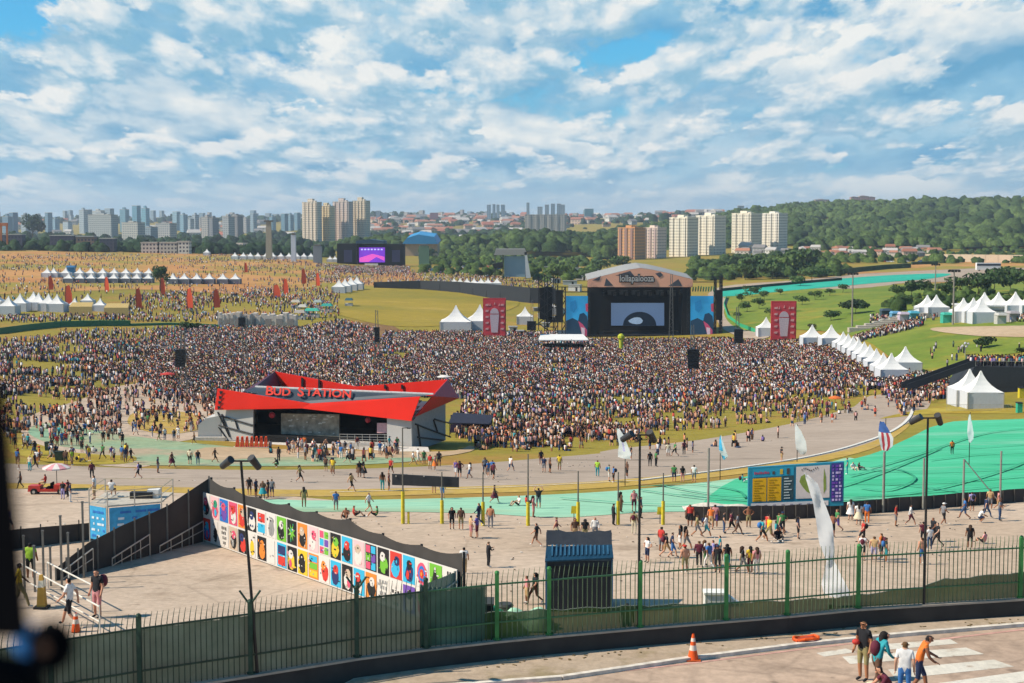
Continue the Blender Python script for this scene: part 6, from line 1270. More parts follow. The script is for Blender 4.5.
# woods: one mass of clumps
def forest(name, lab, regs, seed, c0, c1, dens=1.):
    r = np.random.default_rng(seed); Vs = []; Fs = []; Cs = []; nv = 0
    base = np.array([(math.cos(a)*math.sin(b), math.sin(a)*math.sin(b), math.cos(b)) for b in (.5, 1.15, 1.8) for a in [2*PI*i/7+b for i in range(7)]]+[(0, 0, 1)])
    fc = [(0*7+i, 1*7+i, 1*7+(i+1) % 7, 0*7+(i+1) % 7) for i in range(7)]+[(7+i, 14+i, 14+(i+1) % 7, 7+(i+1) % 7) for i in range(7)]+[(21, i, (i+1) % 7, (i+1) % 7) for i in range(7)]
    fc = np.array(fc)
    for (poly, size, n) in regs:
        P = []; xs = [p[0] for p in poly]; ys = [p[1] for p in poly]
        # sample by (column, distance)
        B = []
        for (px, d) in poly: B.append((px, d))
        m = int(n*dens*1.0); c = 0
        while c < m:
            u = r.uniform(min(xs), max(xs), 4000); d = np.sqrt(r.uniform(min(ys)**2, max(ys)**2, 4000)); k = inpoly(u, d, B)
            P.append(np.stack([u[k], d[k]], 1)); c += k.sum()
            if not k.any(): break
        P = np.concatenate(P)[:m]; X = (P[:, 0]-CX)/F*P[:, 1]; D = P[:, 1]; Z = hz(X, D)
        gap = vnoise(X, D, 60, seed+3) < .80; X, D, Z = X[gap], D[gap], Z[gap]; m = len(X)
        s = size*r.uniform(.55, 1.35, m)
        V = base[None]*np.stack([s, s, s*r.uniform(.6, 1.1, m)], 1)[:, None, :]*(1+r.uniform(-.28, .28, (m, len(base), 1)))
        V += np.stack([X, D, Z+s*.35+(D > 1450)*((vnoise(X, D, 130, seed+5)-.5)*13+(vnoise(X, D, 45, seed+6)-.5)*6)], 1)[:, None, :]
        Vs.append(V.reshape(-1, 3)); Fs.append((fc[None]+(nv+np.arange(m)*len(base))[:, None, None]).reshape(-1, 4)); nv += m*len(base)
        br = np.clip(.5*vnoise(X, D, 90, seed)+.5*r.random(m), 0, 1); br = np.repeat(br, len(fc))*r.uniform(.75, 1.25, m*len(fc)); br = np.clip(br, 0, 1.1)
        Cs.append(np.array(c0)[None]*(1-br[:, None])+np.array(c1)[None]*br[:, None])
    V = np.concatenate(Vs); Fq = np.concatenate(Fs); C = np.concatenate(Cs)
    # top fans are degenerate quads: keep as quads with repeated vertex removed -> triangles
    quad = Fq[:, 2] != Fq[:, 3]
    me = bpy.data.meshes.new(name); tri = Fq[~quad][:, :3]; qd = Fq[quad]
    me.vertices.add(len(V)); me.vertices.foreach_set('co', V.astype(np.float32).ravel()); nl = len(qd)*4+len(tri)*3; me.loops.add(nl)
    me.loops.foreach_set('vertex_index', np.concatenate([qd.ravel(), tri.ravel()]).astype(np.int32)); me.polygons.add(len(qd)+len(tri))
    me.polygons.foreach_set('loop_start', np.concatenate([np.arange(0, len(qd)*4, 4), len(qd)*4+np.arange(0, len(tri)*3, 3)]).astype(np.int32)); me.update(calc_edges=True)
    ca = me.color_attributes.new('Col', 'FLOAT_COLOR', 'CORNER'); cc = np.ones((nl, 4), np.float32); cc[:, :3] = np.concatenate([np.repeat(C[quad], 4, 0), np.repeat(C[~quad], 3, 0)]); ca.data.foreach_set('color', cc.ravel())
    me.materials.append(foliage_far()); o_ = bpy.data.objects.new(name, me); COL.objects.link(o_); return tag(o_, lab, 'woodland', kind='stuff')
def foliage_far():
    if 'foliage_far' in MATS: return MATS['foliage_far']
    m, nt, N_, L_, P = newmat('foliage_far'); P.inputs['Roughness'].default_value = .9; P.inputs['Specular IOR Level'].default_value = .05
    a = N_.new('ShaderNodeAttribute'); a.attribute_name = 'Col'; tc_ = N_.new('ShaderNodeTexCoord'); no = N_.new('ShaderNodeTexNoise'); no.inputs['Scale'].default_value = .45; no.inputs['Detail'].default_value = 5; no.inputs['Roughness'].default_value = .7; L_.new(tc_.outputs['Object'], no.inputs['Vector'])
    mr = N_.new('ShaderNodeMapRange'); mr.inputs[1].default_value = .35; mr.inputs[2].default_value = .65; mr.inputs[3].default_value = .35; mr.inputs[4].default_value = 1.5; L_.new(no.outputs['Fac'], mr.inputs[0])
    cc = N_.new('ShaderNodeCombineColor'); [L_.new(mr.outputs[0], cc.inputs[i]) for i in range(3)]
    mx = N_.new('ShaderNodeMix'); mx.data_type = 'RGBA'; mx.blend_type = 'MULTIPLY'; mx.inputs[0].default_value = 1; L_.new(a.outputs['Color'], mx.inputs[6]); L_.new(cc.outputs[0], mx.inputs[7]); L_.new(mx.outputs[2], P.inputs['Base Color'])
    b = N_.new('ShaderNodeBump'); b.inputs['Strength'].default_value = .9; b.inputs['Distance'].default_value = 1.5; L_.new(no.outputs['Fac'], b.inputs['Height']); L_.new(b.outputs[0], P.inputs['Normal'])
    MATS['foliage_far'] = m; return m
forest('woodland', 'dense green woodland covering the hill on the right', [
    ([(790, 2000), (900, 1750), (1024, 1680), (1300, 1650), (1300, 3300), (1000, 3300), (770, 3200)], 7.5, 12500), ([(860, 1600), (1100, 1560), (1100, 2900), (900, 2900)], 11, 900),
    ([(800, 1600), (870, 1560), (1300, 1500), (1300, 1650), (900, 1750), (800, 1950)], 7, 1800)], 11, (.018, .042, .014), (.12, .17, .045))
forest('woodland', 'green woodland on the low ridge left of the right tower blocks', [
    ([(440, 1560), (512, 1500), (610, 1450), (640, 1700), (800, 1750), (800, 2900), (640, 2500), (560, 2200), (440, 2100), (400, 1800)], 7.5, 4800),
    ([(330, 1700), (440, 1560), (440, 2100), (360, 2300)], 8, 500)], 13, (.018, .04, .014), (.10, .145, .04))
forest('woodland', 'dark tree belt along the crest of the orange field', [
    ([(-60, 1225), (60, 1215), (150, 1225), (260, 1250), (330, 1300), (330, 1400), (150, 1330), (-60, 1330)], 6.0, 520), ([(-60, 1185), (110, 1185), (110, 1215), (-60, 1215)], 5.0, 60),
    ([(-200, 1700), (300, 1700), (380, 2600), (300, 3000), (-200, 3000)], 8, 1300), ([(-200, 4600), (512, 4600), (512, 5400), (-200, 5400)], 11, 900),
    ([(300, 2500), (512, 2500), (512, 3100), (300, 3100)], 10, 330), ([(300, 3100), (512, 3100), (512, 4900), (300, 4900)], 8, 330),
    ([(512, 3100), (700, 3100), (700, 4800), (512, 4800)], 9, 230)], 17, (.014, .032, .016), (.045, .08, .03))
forest('shrubbery', 'scattered shrubs and small trees on the valley floor and road banks', [
    ([(420, 950), (560, 850), (600, 1000), (600, 1450), (420, 1500)], 3.4, 420),
    ([(690, 900), (840, 880), (850, 1000), (800, 1350), (690, 1300)], 4.0, 520),
    ([(800, 1150), (1024, 1120), (1300, 1150), (1300, 1500), (860, 1560), (800, 1500)], 4.2, 420),
    ([(880, 520), (1024, 500), (1200, 520), (1200, 600), (900, 640)], 2.4, 110)], 19, (.025, .05, .016), (.10, .15, .035))
# ---- building walls with procedural window grid (surface pattern of a far facade)
def facade(c, win='#4a545c', fx=3.2, fz=3.0, wf=.45, hf=.45, key=None):
    key = key or f'facade_{c}_{win}_{fx}_{fz}'.replace('#', '').replace('.', '')
    if key in MATS: return MATS[key]
    m, nt, N_, L_, P = newmat(key); P.inputs['Roughness'].default_value = .7
    g = N_.new('ShaderNodeTexCoord'); sx = N_.new('ShaderNodeSeparateXYZ'); L_.new(g.outputs['Object'], sx.inputs[0])
    def M_(op, a, b=None):
        n = N_.new('ShaderNodeMath'); n.operation = op
        for i, v in enumerate((a, b)):
            if v is None: continue
            if isinstance(v, (int, float)): n.inputs[i].default_value = v
            else: L_.new(v, n.inputs[i])
        return n.outputs[0]
    h = M_('ADD', sx.outputs[0], sx.outputs[1])
    a = M_('LESS_THAN', M_('FRACT', M_('DIVIDE', h, fx)), wf); b = M_('LESS_THAN', M_('FRACT', M_('DIVIDE', sx.outputs[2], fz)), hf)
    nz = N_.new('ShaderNodeNewGeometry'); sn = N_.new('ShaderNodeSeparateXYZ'); L_.new(nz.outputs['Normal'], sn.inputs[0]); side_ = M_('LESS_THAN', sn.outputs[2], .5)
    f = M_('MULTIPLY', M_('MULTIPLY', a, b), side_)
    mx = N_.new('ShaderNodeMix'); mx.data_type = 'RGBA'; mx.inputs[6].default_value = srgb(c)+(1,); mx.inputs[7].default_value = srgb(win)+(1,); L_.new(f, mx.inputs[0]); L_.new(mx.outputs[2], P.inputs['Base Color'])
    MATS[key] = m; return m
CITY = []
def block(px, w, top, base, d, m, lab, roofm=None, rz=0., depth=None, ribs=0, tank=True, cat='apartment block', group=None, name='apartment_block', bays=None, wk=1.0):
    s = d/F; W2 = w*s*wk; H2 = (base-top)*s; q_ = pt(px, base, d); r = thing(name, lab, cat, q_, rz, group); D2 = depth or W2*.7
    mb_ = MB(); th_ = H2*.07 if tank else 0; mb_.b0((0, D2/2, -12), (W2, D2, H2-th_+12))
    mb_.build('wall', m, r)
    if ribs:
        m2 = MB(); n = ribs
        for k in range(n): m2.b0((-W2/2+W2*(k+.5)/n, -.35, -12), (W2/n*.42, .9, H2-th_+12))
        for k in range(max(2, n-1)): m2.b0((-W2/2-.3, D2*(k+.5)/max(2, n-1), -12), (.8, D2/n*.4, H2-th_+12))
        m2.build('bay', bays or m, r)
    m2 = MB(); m2.b0((0, D2/2, H2-th_), (W2+.5, D2+.5, .7)); m2.build('roof', roofm or mat('flat_roof', '#b3aa9c', .8), r)
    if tank: m2 = MB(); m2.b0((-W2*.06, D2/2, H2-th_), (W2*.34, D2*.4, th_)); m2.b0((W2*.2, D2/2, H2-th_), (W2*.16, D2*.3, th_*.5)); m2.build('roof_tank', roofm or m, r)
    return r
# three tall towers left
for k, (px, w, top, c) in enumerate([(310, 17, 199, '#dccab2'), (325, 13, 203, '#dcc69c'), (341, 18, 198.5, '#cfbbae'), (359.5, 15, 197.5, '#d6c4a8')]):
    block(px, w, top, 253, 2050+20*k, facade(c, '#7a6d60', 2.6, 3.0, .42, .4), f'{ORD[k]} from the left of the tall cream tower blocks behind the purple stage', rz=-.4, ribs=4, group='tall cream tower blocks', depth=13, wk=1.0)
# right towers
for k, (px, w, top, base, c, c2) in enumerate([(626, 25, 225.5, 266, '#c68f5f', '#8f6a5f'), (650, 21, 225.5, 264, '#d8c2b0', '#bba29a'), (678, 26, 215, 261, '#dcd2bb', None), (705, 27, 213, 259, '#e0d6c0', None), (741, 27, 211, 253, '#ddd2bb', None), (770, 23, 211.5, 246, '#dfd6c5', None)]):
    d_ = (1440+30*k)/F; block(px, w, top, base, 1440+30*k, facade(c, '#6d665c', 2.7, 2.9, .45, .45), f'{ORD[k]} from the left of the pale twelve storey blocks behind the main stage', rz=-.72, ribs=3, depth=w*d_*.74, wk=.84, group='pale blocks behind the main stage', bays=facade(c2 or c, '#7d766c', 1.9, 2.9, .4, .45), roofm=mat('tank_'+c[1:], c, .7))
# left city cluster
CC = [(6, 10, 214, 250, '#5f7f93'), (12, 7, 213, 246, '#4f7590'), (24, 8, 213, 240, '#9faab0'), (47, 5, 213, 238, '#6f8fa0'), (54, 6, 217, 240, '#7fa0b0'), (66, 9, 222, 242, '#a9b5bb'), (82, 8, 208, 236, '#a5b0b3'), (87, 5, 210, 236, '#8ea0a8'), (97, 15, 209, 233, '#b5b8b5'), (108, 9, 209, 235, '#95a5ad'), (123, 9, 207.5, 232, '#6795a6'), (135, 8, 206, 234, '#5d93a8'), (144, 7.5, 206, 234, '#6ba3b5'), (175, 7, 212, 233, '#8fb0bd'), (182, 6, 213, 233, '#7fa3b3'), (189, 5, 219, 236, '#a9b3b5'), (194, 5, 213, 236, '#9fa9ad'), (199, 6, 218, 237, '#b3a99f'), (227, 14, 214, 237, '#a9a9a6'), (236, 10, 215, 240, '#8f9a9f'), (244, 8, 217, 236, '#a5a19c'), (252, 5, 214, 232, '#8fa3ad'), (271, 5, 215, 232, '#6f95a5'), (283, 6, 214, 232, '#5f8595'), (289, 5, 213, 233, '#7a9dab'), (296, 5, 213, 234, '#6f93a3')]
for k, (px, w, top, base, c) in enumerate(CC):
    block(px, w, top, base+8, 3300+(k*37) % 500, facade(c, '#5f707a', 4.5, 4.5, .5, .5), 'slim distant tower block on the blue left skyline', group='distant tower blocks on the left skyline', depth=14, rz=-.5, wk=.8, tank=k % 2 == 0)
for k, (px, w, top, base, c, d) in enumerate([(100, 32, 213, 240, '#a8aca8', 2300), (130, 22, 221, 243, '#b9b6aa', 2100), (146, 14, 226, 243, '#8f9fa5', 2150), (163, 20, 222, 242, '#b5b3ab', 2200), (205, 9, 215, 242, '#b3aea6', 2300), (211, 5, 216, 243, '#8f8f8f', 2250), (226, 8, 215, 243, '#aeb0ac', 2300), (234, 10, 214, 242, '#8f8a88', 2350), (237, 16, 243, 250, '#a9a398', 1500)]):
    block(px, w, top, base+5, d, facade(c, '#6a7278', 3.6, 3.2, .55, .5), f'{ORD[k]} from the left of the nearer grey office blocks on the left skyline', group='nearer grey blocks on the left skyline', depth=18, rz=-.35, wk=.85)
rr = random.Random(50)
for k in range(70):
    px = rr.uniform(-5, 610); w = rr.uniform(3, 6.5); c = rr.choice(['#8fa3ad', '#a9b3b5', '#b3a99f', '#7f98a6', '#9aa5a8', '#c0b8ac'])
    block(px, w, rr.uniform(210, 218), 228, 5000, facade(c, '#6a7a84', 5, 5, .5, .5), 'small hazy tower on the far horizon of the city', group='hazy towers on the far horizon', depth=14, tank=False, rz=-.4, wk=.8)
block(546, 41, 215, 237, 2350, facade('#b5b0a8', '#7d7f80', 4, 3, .5, .5), 'long grey housing slab on the wooded ridge left of the right towers', ribs=6, depth=18, tank=False)
for k, (px, w, top, base, c) in enumerate([(489, 4, 205, 215, '#8fa5b5'), (494, 3, 204.5, 215, '#7f98aa'), (498, 3, 205, 215, '#90a5b0'), (503, 4, 205, 216, '#8096a5'), (528, 3, 203, 216, '#8a9faa'), (540, 5, 207, 217, '#95a5ad'), (547, 4, 205, 216, '#8a9ba5'), (553, 4, 204, 216, '#7f95a3'), (559, 4, 204, 216, '#8296a4'), (563, 4, 205, 216, '#8b9da8'), (589, 9, 209, 222, '#3f7f8a'), (594, 4, 214, 225, '#9f8f8f'), (378, 4, 211, 218, '#8a99a3'), (385, 4, 213, 219, '#7f8f9a'), (434, 8, 213, 226, '#94515a'), (455, 9, 222, 231, '#a5a09b'), (499, 6, 223, 237, '#b3a79a'), (741, 6, 206, 215, '#6f8088')]):
    block(px, w, top, base, 4200, facade(c, '#6a7a84', 5, 5, .5, .5), 'tiny far tower on the central skyline', group='tiny far towers on the central skyline', depth=14, tank=False)
for k, (px, w, top, base, c) in enumerate([(822, 14, 199, 207, '#c3a9a0'), (855, 8, 196.5, 204, '#b58f8a'), (864, 9, 195.5, 204, '#bd9488'), (872, 6, 196.5, 204, '#b58f8a')]):
    block(px, w, top, base+4, 3050, facade(c, '#8f6f6a', 4, 3.4, .5, .5), f'{ORD[k]} from the left of the pink blocks on top of the wooded hill', group='pink blocks on top of the wooded hill', depth=14)
# rows of small houses, each a wall body and a roof
HM = {}
def house_meshes(kind):
    if kind in HM: return HM[kind]
    wc, rc = kind; a = MB(); a.b0((0, 0, -7), (10, 9, 12)); w_ = a.mesh('wall', facade(wc, '#6a625a', 2.6, 2.8, .45, .45)); b = MB()
    b.add([(-5.6, -5, 5), (5.6, -5, 5), (5.6, 5, 5), (-5.6, 5, 5), (-5, 0, 7.4), (5, 0, 7.4)], [(0, 1, 5, 4), (2, 3, 4, 5), (1, 2, 5), (3, 0, 4), (3, 2, 1, 0)]); HM[kind] = (w_, b.mesh('roof', mat('tile_'+rc[1:], rc, .8))); return HM[kind]
kinds = [(('#c9bfb0', '#a8735a'), 'cream house with orange tiled roof'), (('#bfa58f', '#96624c'), 'tan house with rusty tiled roof'), (('#d3cdc3', '#b3aca3'), 'white house with pale flat roof'), (('#a9a9a6', '#7f7a76'), 'grey house with dark roof'), (('#c09a80', '#9c5f4a'), 'salmon house with red roof')]
def houses(n, u0, u1, d0, d1, where, grp, seed, sc=1., cap=None):
    rr = random.Random(seed); k = 0
    while k < n:
        u = rr.uniform(u0, u1); d = math.sqrt(rr.uniform(d0*d0, d1*d1)); g = gd(u, d); kd, lb_ = (kinds[rr.choice(cap)] if cap else rr.choice(kinds+[kinds[2], kinds[3], kinds[0]])); w_, r__ = house_meshes(kd)
        t = thing('house', lb_+' '+where, 'house', g, rr.uniform(-.7, .7), grp+', '+lb_.split()[0]); s = sc*rr.uniform(.8, 1.5); t.scale = (s*rr.uniform(.9, 1.6), s, s*rr.uniform(.8, 1.3))
        for nm, me in (('wall', w_), ('roof', r__)): o_ = bpy.data.objects.new(nm, me); COL.objects.link(o_); o_.parent = t
        k += 1
houses(150, 365, 520, 2950, 5000, 'in the far hillside suburb', 'houses of the far suburb', 1, 1.5)
houses(50, 20, 300, 2600, 5000, 'in the suburb left of the tall towers', 'houses of the left suburb', 2, 1.5)
houses(80, 500, 720, 3200, 5400, 'along the far central ridge', 'houses on the central ridge', 3, 1.5)
houses(46, 795, 935, 1320, 1560, 'in the village under the wooded hill', 'houses under the wooded hill', 4, .62, (1, 2, 2, 3, 3, 0))
houses(10, 735, 795, 1450, 1650, 'by the rightmost pale blocks', 'houses by the pale blocks', 5, .9)
houses(8, 410, 470, 1900, 2500, 'below the far suburb trees', 'houses below the far suburb', 6, 1.1)
houses(5, 980, 1024, 3300, 3500, 'on the wooded hilltop at the right', 'houses on the right hilltop', 7, 1.0)
# blue arena roof
q_ = pt(420, 244, 1500); s = 1500/F; m2 = MB(); m2.slab([(-18*s, 0, 0), (18*s, 0, 0), (14*s, 0, 7*s), (-2*s, 0, 9.5*s), (-13*s, 0, 6*s)], (0, 60, 3)); simple('blue_arena', 'bright blue roofed hall between the tall towers and the suburb', 'hall', q_, [('roof', m2, mat('arena_blue', '#2b85b5', .5, var=.1, scale=.03)), ('wall', MB().b0((0, 30, -25), (34*s, 50, 25.5)), mat('arena_wall', '#b09378', .8))])
# dark buildings at the crest on the left, orange gate post
for k, (px, w, top, base, c) in enumerate([(12, 20, 235, 250, '#57505a'), (62, 24, 236, 249, '#4f4550'), (85, 18, 237, 249, '#8a6a50'), (107, 14, 239, 249, '#4a4550'), (150, 18, 243, 250, '#c3b9ac'), (168, 20, 243, 250, '#b9b3a5'), (183, 12, 242, 249, '#cfc9bd')]):
    block(px, w, top, base+3, 1215, facade(c, '#3a3844', 2.8, 3, .5, .5), f'{ORD[k]} from the left of the low buildings on the crest of the orange field', tank=False, depth=10, group='low buildings on the crest')
q_ = pt(4.5, 250, 1190); s = 1190/F; simple('orange_tower', 'rusty orange lattice tower at the far left edge of the crest', 'tower', q_, [('frame', MB().b0((-3*s, 0, -3), (1.6*s, 1.2, 30*s)).b0((3*s, 0, -3), (1.6*s, 1.2, 30*s)).b0((0, 0, 24*s), (8*s, 1.5, 3*s)), mat('rust_orange', '#b0632f')), ('base', MB().b0((0, 0, -4), (12*s, 8, 9*s)), mat('concrete_grey', '#8f8a82'))])
# valley car park: vans and cars small
rr = random.Random(33); cm = [(mat('car_'+n_, c, .35), n_) for n_, c in (('white', '#d5d2cc'), ('silver', '#a5a7a8'), ('black', '#26282b'), ('red', '#9f3a30'), ('blue', '#3d5f86'))]
cp = []
for mm, nn in cm:
    a = MB(); a.b0((0, 0, .3), (4.2, 1.8, .7), taper=.97); b = MB(); b.b0((-.1, 0, 1.0), (2.3, 1.6, .55), taper=.78); w = MB()
    for x in (-1.3, 1.3):
        for y in (-.85, .85): w.tube((x, y-.08, .32), (x, y+.08, .32), .32, n=8)
    cp.append((nn, [('body', a.mesh('body', mm)), ('cabin', b.mesh('cabin', mat('car_glass', '#2f3a40', .2))), ('wheels', w.mesh('wheels', M_blk))]))
for k in range(70):
    z_ = k % 3; u = (rr.uniform(425, 500), rr.uniform(865, 925), rr.uniform(795, 850))[z_]; d = (rr.uniform(1000, 1140), rr.uniform(1180, 1300), rr.uniform(1150, 1300))[z_]; g = gd(u, d); nn, ms_ = rr.choice(cp)
    t = thing('parked_car', f'small {nn} car parked '+('on the valley floor beyond the black wall', 'below the village on the right', 'on the clearing right of the pale blocks')[z_], 'car', g, rr.uniform(0, 3.1), f'{nn} cars parked '+('beyond the black wall', 'below the village', 'on the clearing')[z_])
    for nm, me in ms_: o_ = bpy.data.objects.new(nm, me); COL.objects.link(o_); o_.parent = t
# ================================================================== PEOPLE
SK = {}
def skel(**k):
    J = dict(pel=(0, 0, .95, .125), spi=(0, .01, 1.14, .115), che=(0, .0, 1.34, .135), nek=(0, 0, 1.475, .052), hea=(0, -.015, 1.585, .088), top=(0, -.01, 1.66, .07),
        shl=(-.165, 0, 1.405, .06), ell=(-.22, .03, 1.13, .042), wrl=(-.23, -.06, .90, .032), hal=(-.23, -.09, .82, .036),
        shr=(.165, 0, 1.405, .06), elr=(.22, .03, 1.13, .042), wrr=(.23, -.06, .90, .032), har=(.23, -.09, .82, .036),
        hpl=(-.09, 0, .86, .09), knl=(-.1, -.01, .49, .058), anl=(-.1, .02, .09, .04), tol=(-.11, -.13, .045, .036),
        hpr=(.09, 0, .86, .09), knr=(.1, -.01, .49, .058), anr=(.1, .02, .09, .04), tor=(.11, -.13, .045, .036))
    for a, b in k.items(): J[a] = tuple(b)+((J[a][3],) if len(b) == 3 else ())
    return J
BONES = [('pel', 'spi', 'shirt'), ('spi', 'che', 'shirt'), ('che', 'nek', 'skin'), ('nek', 'hea', 'skin'), ('hea', 'top', 'hair'),
    ('che', 'shl', 'shirt'), ('shl', 'ell', 'shirt'), ('ell', 'wrl', 'skin'), ('wrl', 'hal', 'skin'), ('che', 'shr', 'shirt'), ('shr', 'elr', 'shirt'), ('elr', 'wrr', 'skin'), ('wrr', 'har', 'skin'),
    ('pel', 'hpl', 'pants'), ('hpl', 'knl', 'pants'), ('knl', 'anl', 'calf'), ('anl', 'tol', 'shoe'), ('pel', 'hpr', 'pants'), ('hpr', 'knr', 'pants'), ('knr', 'anr', 'calf'), ('anr', 'tor', 'shoe')]
SLOT = ['skin', 'hair', 'shirt', 'pants', 'calf', 'shoe']
def body_mesh(J, lod=1, name='person', sleeve='short', hands=False):
    names = list(J); me = bpy.data.meshes.new('tmp'); me.from_pydata([J[n][:3] for n in names], [(names.index(a), names.index(b)) for a, b, _ in BONES], [])
    o = bpy.data.objects.new('tmp', me); COL.objects.link(o); md = o.modifiers.new('s', 'SKIN'); md.use_smooth_shade = True
    for i, n in enumerate(names):
        v = me.skin_vertices[0].data[i]; r = J[n][3]; v.radius = (r*(1.25 if n in ('che', 'spi', 'pel') else 1), r*(.82 if n in ('che', 'spi') else 1)); v.use_root = (n == 'pel')
    sb = o.modifiers.new('b', 'SUBSURF'); sb.levels = lod; sb.render_levels = lod
    dg = bpy.context.evaluated_depsgraph_get(); m = bpy.data.meshes.new_from_object(o.evaluated_get(dg)); bpy.data.objects.remove(o)
    nf = len(m.polygons); c = np.empty(nf*3, np.float32); m.polygons.foreach_get('center', c); c = c.reshape(-1, 3)
    best = np.full(nf, 1e9); mi = np.zeros(nf, int)
    for a, b, role in BONES:
        A_, B_ = np.array(J[a][:3]), np.array(J[b][:3]); d = B_-A_; t = np.clip(((c-A_)@d)/(d@d), 0, 1); ds = np.linalg.norm(c-(A_+t[:, None]*d), axis=1)-(J[a][3]*(1-t)+J[b][3]*t)
        rl = role; idx = np.full(nf, SLOT.index(rl))
        if a in ('shl', 'shr') and sleeve == 'short': idx[t > .62] = 0
        if a in ('shl', 'shr') and sleeve == 'none': idx[t > .15] = 0
        if a in ('ell', 'elr') and sleeve == 'long': idx[:] = 2
        if a == 'che' and b == 'nek': idx[t < .45] = 2
        if a == 'nek': idx[:] = 0
        if a == 'hea' or a == 'nek':      # hair on the back and top of the head
            H_ = np.array(J['hea'][:3]); T_ = np.array(J['top'][:3]); up_ = (T_-H_)/np.linalg.norm(T_-H_); hh = (c-H_)@up_; fy_ = c[:, 1]-H_[1]
            idx = np.where((hh > .045) | ((fy_ > .012) & (hh > -.07)), 1, 0)
        k = ds < best; best[k] = ds[k]; mi[k] = idx[k]
    m.name = name; m.materials.clear()
    for s in SLOT: m.materials.append(None)
    m.polygons.foreach_set('material_index', mi.astype(np.int32))
    m.polygons.foreach_set('use_smooth', [True]*nf); m.update()
    if hands:
        bm = bmesh.new(); bm.from_mesh(m)
        for w_, h_, sx in (('wrl', 'hal', -1), ('wrr', 'har', 1)):
            W3, H3 = Vector(J[w_][:3]), Vector(J[h_][:3]); ax = (H3-W3).normalized(); sd_ = Vector((0, 1, 0)) if abs(ax.y) < .7 else Vector((1, 0, 0)); sd_ = (sd_-ax*sd_.dot(ax)).normalized(); nn = ax.cross(sd_)
            for k in range(5):
                off = (k-1.5)*.019; ln = (.055, .068, .072, .064, .05)[k] if k < 4 else .05
                if k < 4: p0 = H3+sd_*off; p1 = p0+ax*ln*.7+nn*.006*sx; p2 = p1+ax*ln*.4+nn*.022*sx
                else: p0 = H3-ax*.03-sd_*.03; p1 = p0-sd_*.025+ax*.025; p2 = p1+ax*.03
                tb = MB(); tb.tube(p0, p1, .0095, .0085, 6); tb.tube(p1, p2, .0085, .0065, 6)
                vs = [bm.verts.new(v) for v in tb.v]
                for f in tb.f:
                    nf_ = bm.faces.new([vs[i] for i in f]); nf_.material_index = 0; nf_.smooth = True
        # nose, ears, brow
        H_ = Vector(J['hea'][:3])
        for p, r_, z_ in ((H_+Vector((0, -.092, -.005)), .014, 1.4), (H_+Vector((-.088, .0, 0)), .018, 1.5), (H_+Vector((.088, 0, 0)), .018, 1.5), (H_+Vector((0, -.07, -.07)), .028, .8)):
            tb = MB(); tb.ball(p, r_, n=7, m=5, sz=z_); vs = [bm.verts.new(v) for v in tb.v]
            for f in tb.f: nf_ = bm.faces.new([vs[i] for i in f]); nf_.material_index = 0; nf_.smooth = True
        for sx in (-1, 1):
            tb = MB(); tb.ball(H_+Vector((.032*sx, -.082, .015)), .011, n=6, m=4); vs = [bm.verts.new(v) for v in tb.v]
            for f in tb.f: nf_ = bm.faces.new([vs[i] for i in f]); nf_.material_index = 1
        bm.to_mesh(m); bm.free()
    return m
walkA = dict(knl=(-.1, -.2, .52), anl=(-.1, -.30, .12), tol=(-.11, -.44, .1), knr=(.1, .04, .48), anr=(.1, .34, .16), tor=(.11, .24, .05), hpl=(-.09, -.02, .86), hpr=(.09, .02, .86), ell=(-.24, .14, 1.14), wrl=(-.22, .18, .92), hal=(-.22, .18, .83), elr=(.24, -.06, 1.13), wrr=(.2, -.24, .96), har=(.19, -.3, .9))
walkB = dict(knr=(.1, -.16, .52), anr=(.1, -.22, .1), tor=(.11, -.36, .06), knl=(-.1, .03, .48), anl=(-.1, .26, .13), tol=(-.11, .15, .045), ell=(-.22, -.02, 1.13), wrl=(-.2, -.2, .98), hal=(-.19, -.27, .95), elr=(.24, .1, 1.14), wrr=(.23, .12, .9), har=(.23, .12, .82))
sit = dict(pel=(0, 0, .12), spi=(0, .04, .32), che=(0, .03, .52), nek=(0, .01, .655), hea=(0, -.02, .765), top=(0, -.015, .84), shl=(-.165, .02, .585), shr=(.165, .02, .585), ell=(-.24, -.05, .36), elr=(.24, -.05, .36), wrl=(-.15, -.24, .36), wrr=(.15, -.24, .36), hal=(-.1, -.3, .36), har=(.1, -.3, .36), hpl=(-.09, -.06, .11), hpr=(.09, -.06, .11), knl=(-.2, -.38, .38), knr=(.2, -.38, .38), anl=(-.13, -.56, .06), anr=(.13, -.56, .06), tol=(-.13, -.7, .04), tor=(.13, -.7, .04))
perch = {k: (v[0], v[1], v[2]+.45) for k, v in sit.items() if k not in ('anl', 'anr', 'tol', 'tor', 'knl', 'knr')}; perch.update(knl=(-.12, -.46, .55), knr=(.12, -.46, .55), anl=(-.12, -.44, .12), anr=(.12, -.44, .12), tol=(-.12, -.58, .06), tor=(.12, -.58, .06))
armsup = dict(ell=(-.3, -.04, 1.5), wrl=(-.2, -.1, 1.7), hal=(-.16, -.12, 1.77), elr=(.3, -.04, 1.5), wrr=(.2, -.1, 1.7), har=(.16, -.12, 1.77))
hips = dict(ell=(-.36, .06, 1.18), wrl=(-.2, -.06, 1.02), hal=(-.15, -.08, .98), elr=(.36, .06, 1.18), wrr=(.2, -.06, 1.02), har=(.15, -.08, .98))
phone = dict(elr=(.2, -.12, 1.17), wrr=(.1, -.3, 1.24), har=(.06, -.36, 1.28), ell=(-.22, -.08, 1.14), wrl=(-.08, -.26, 1.14), hal=(-.02, -.3, 1.18))
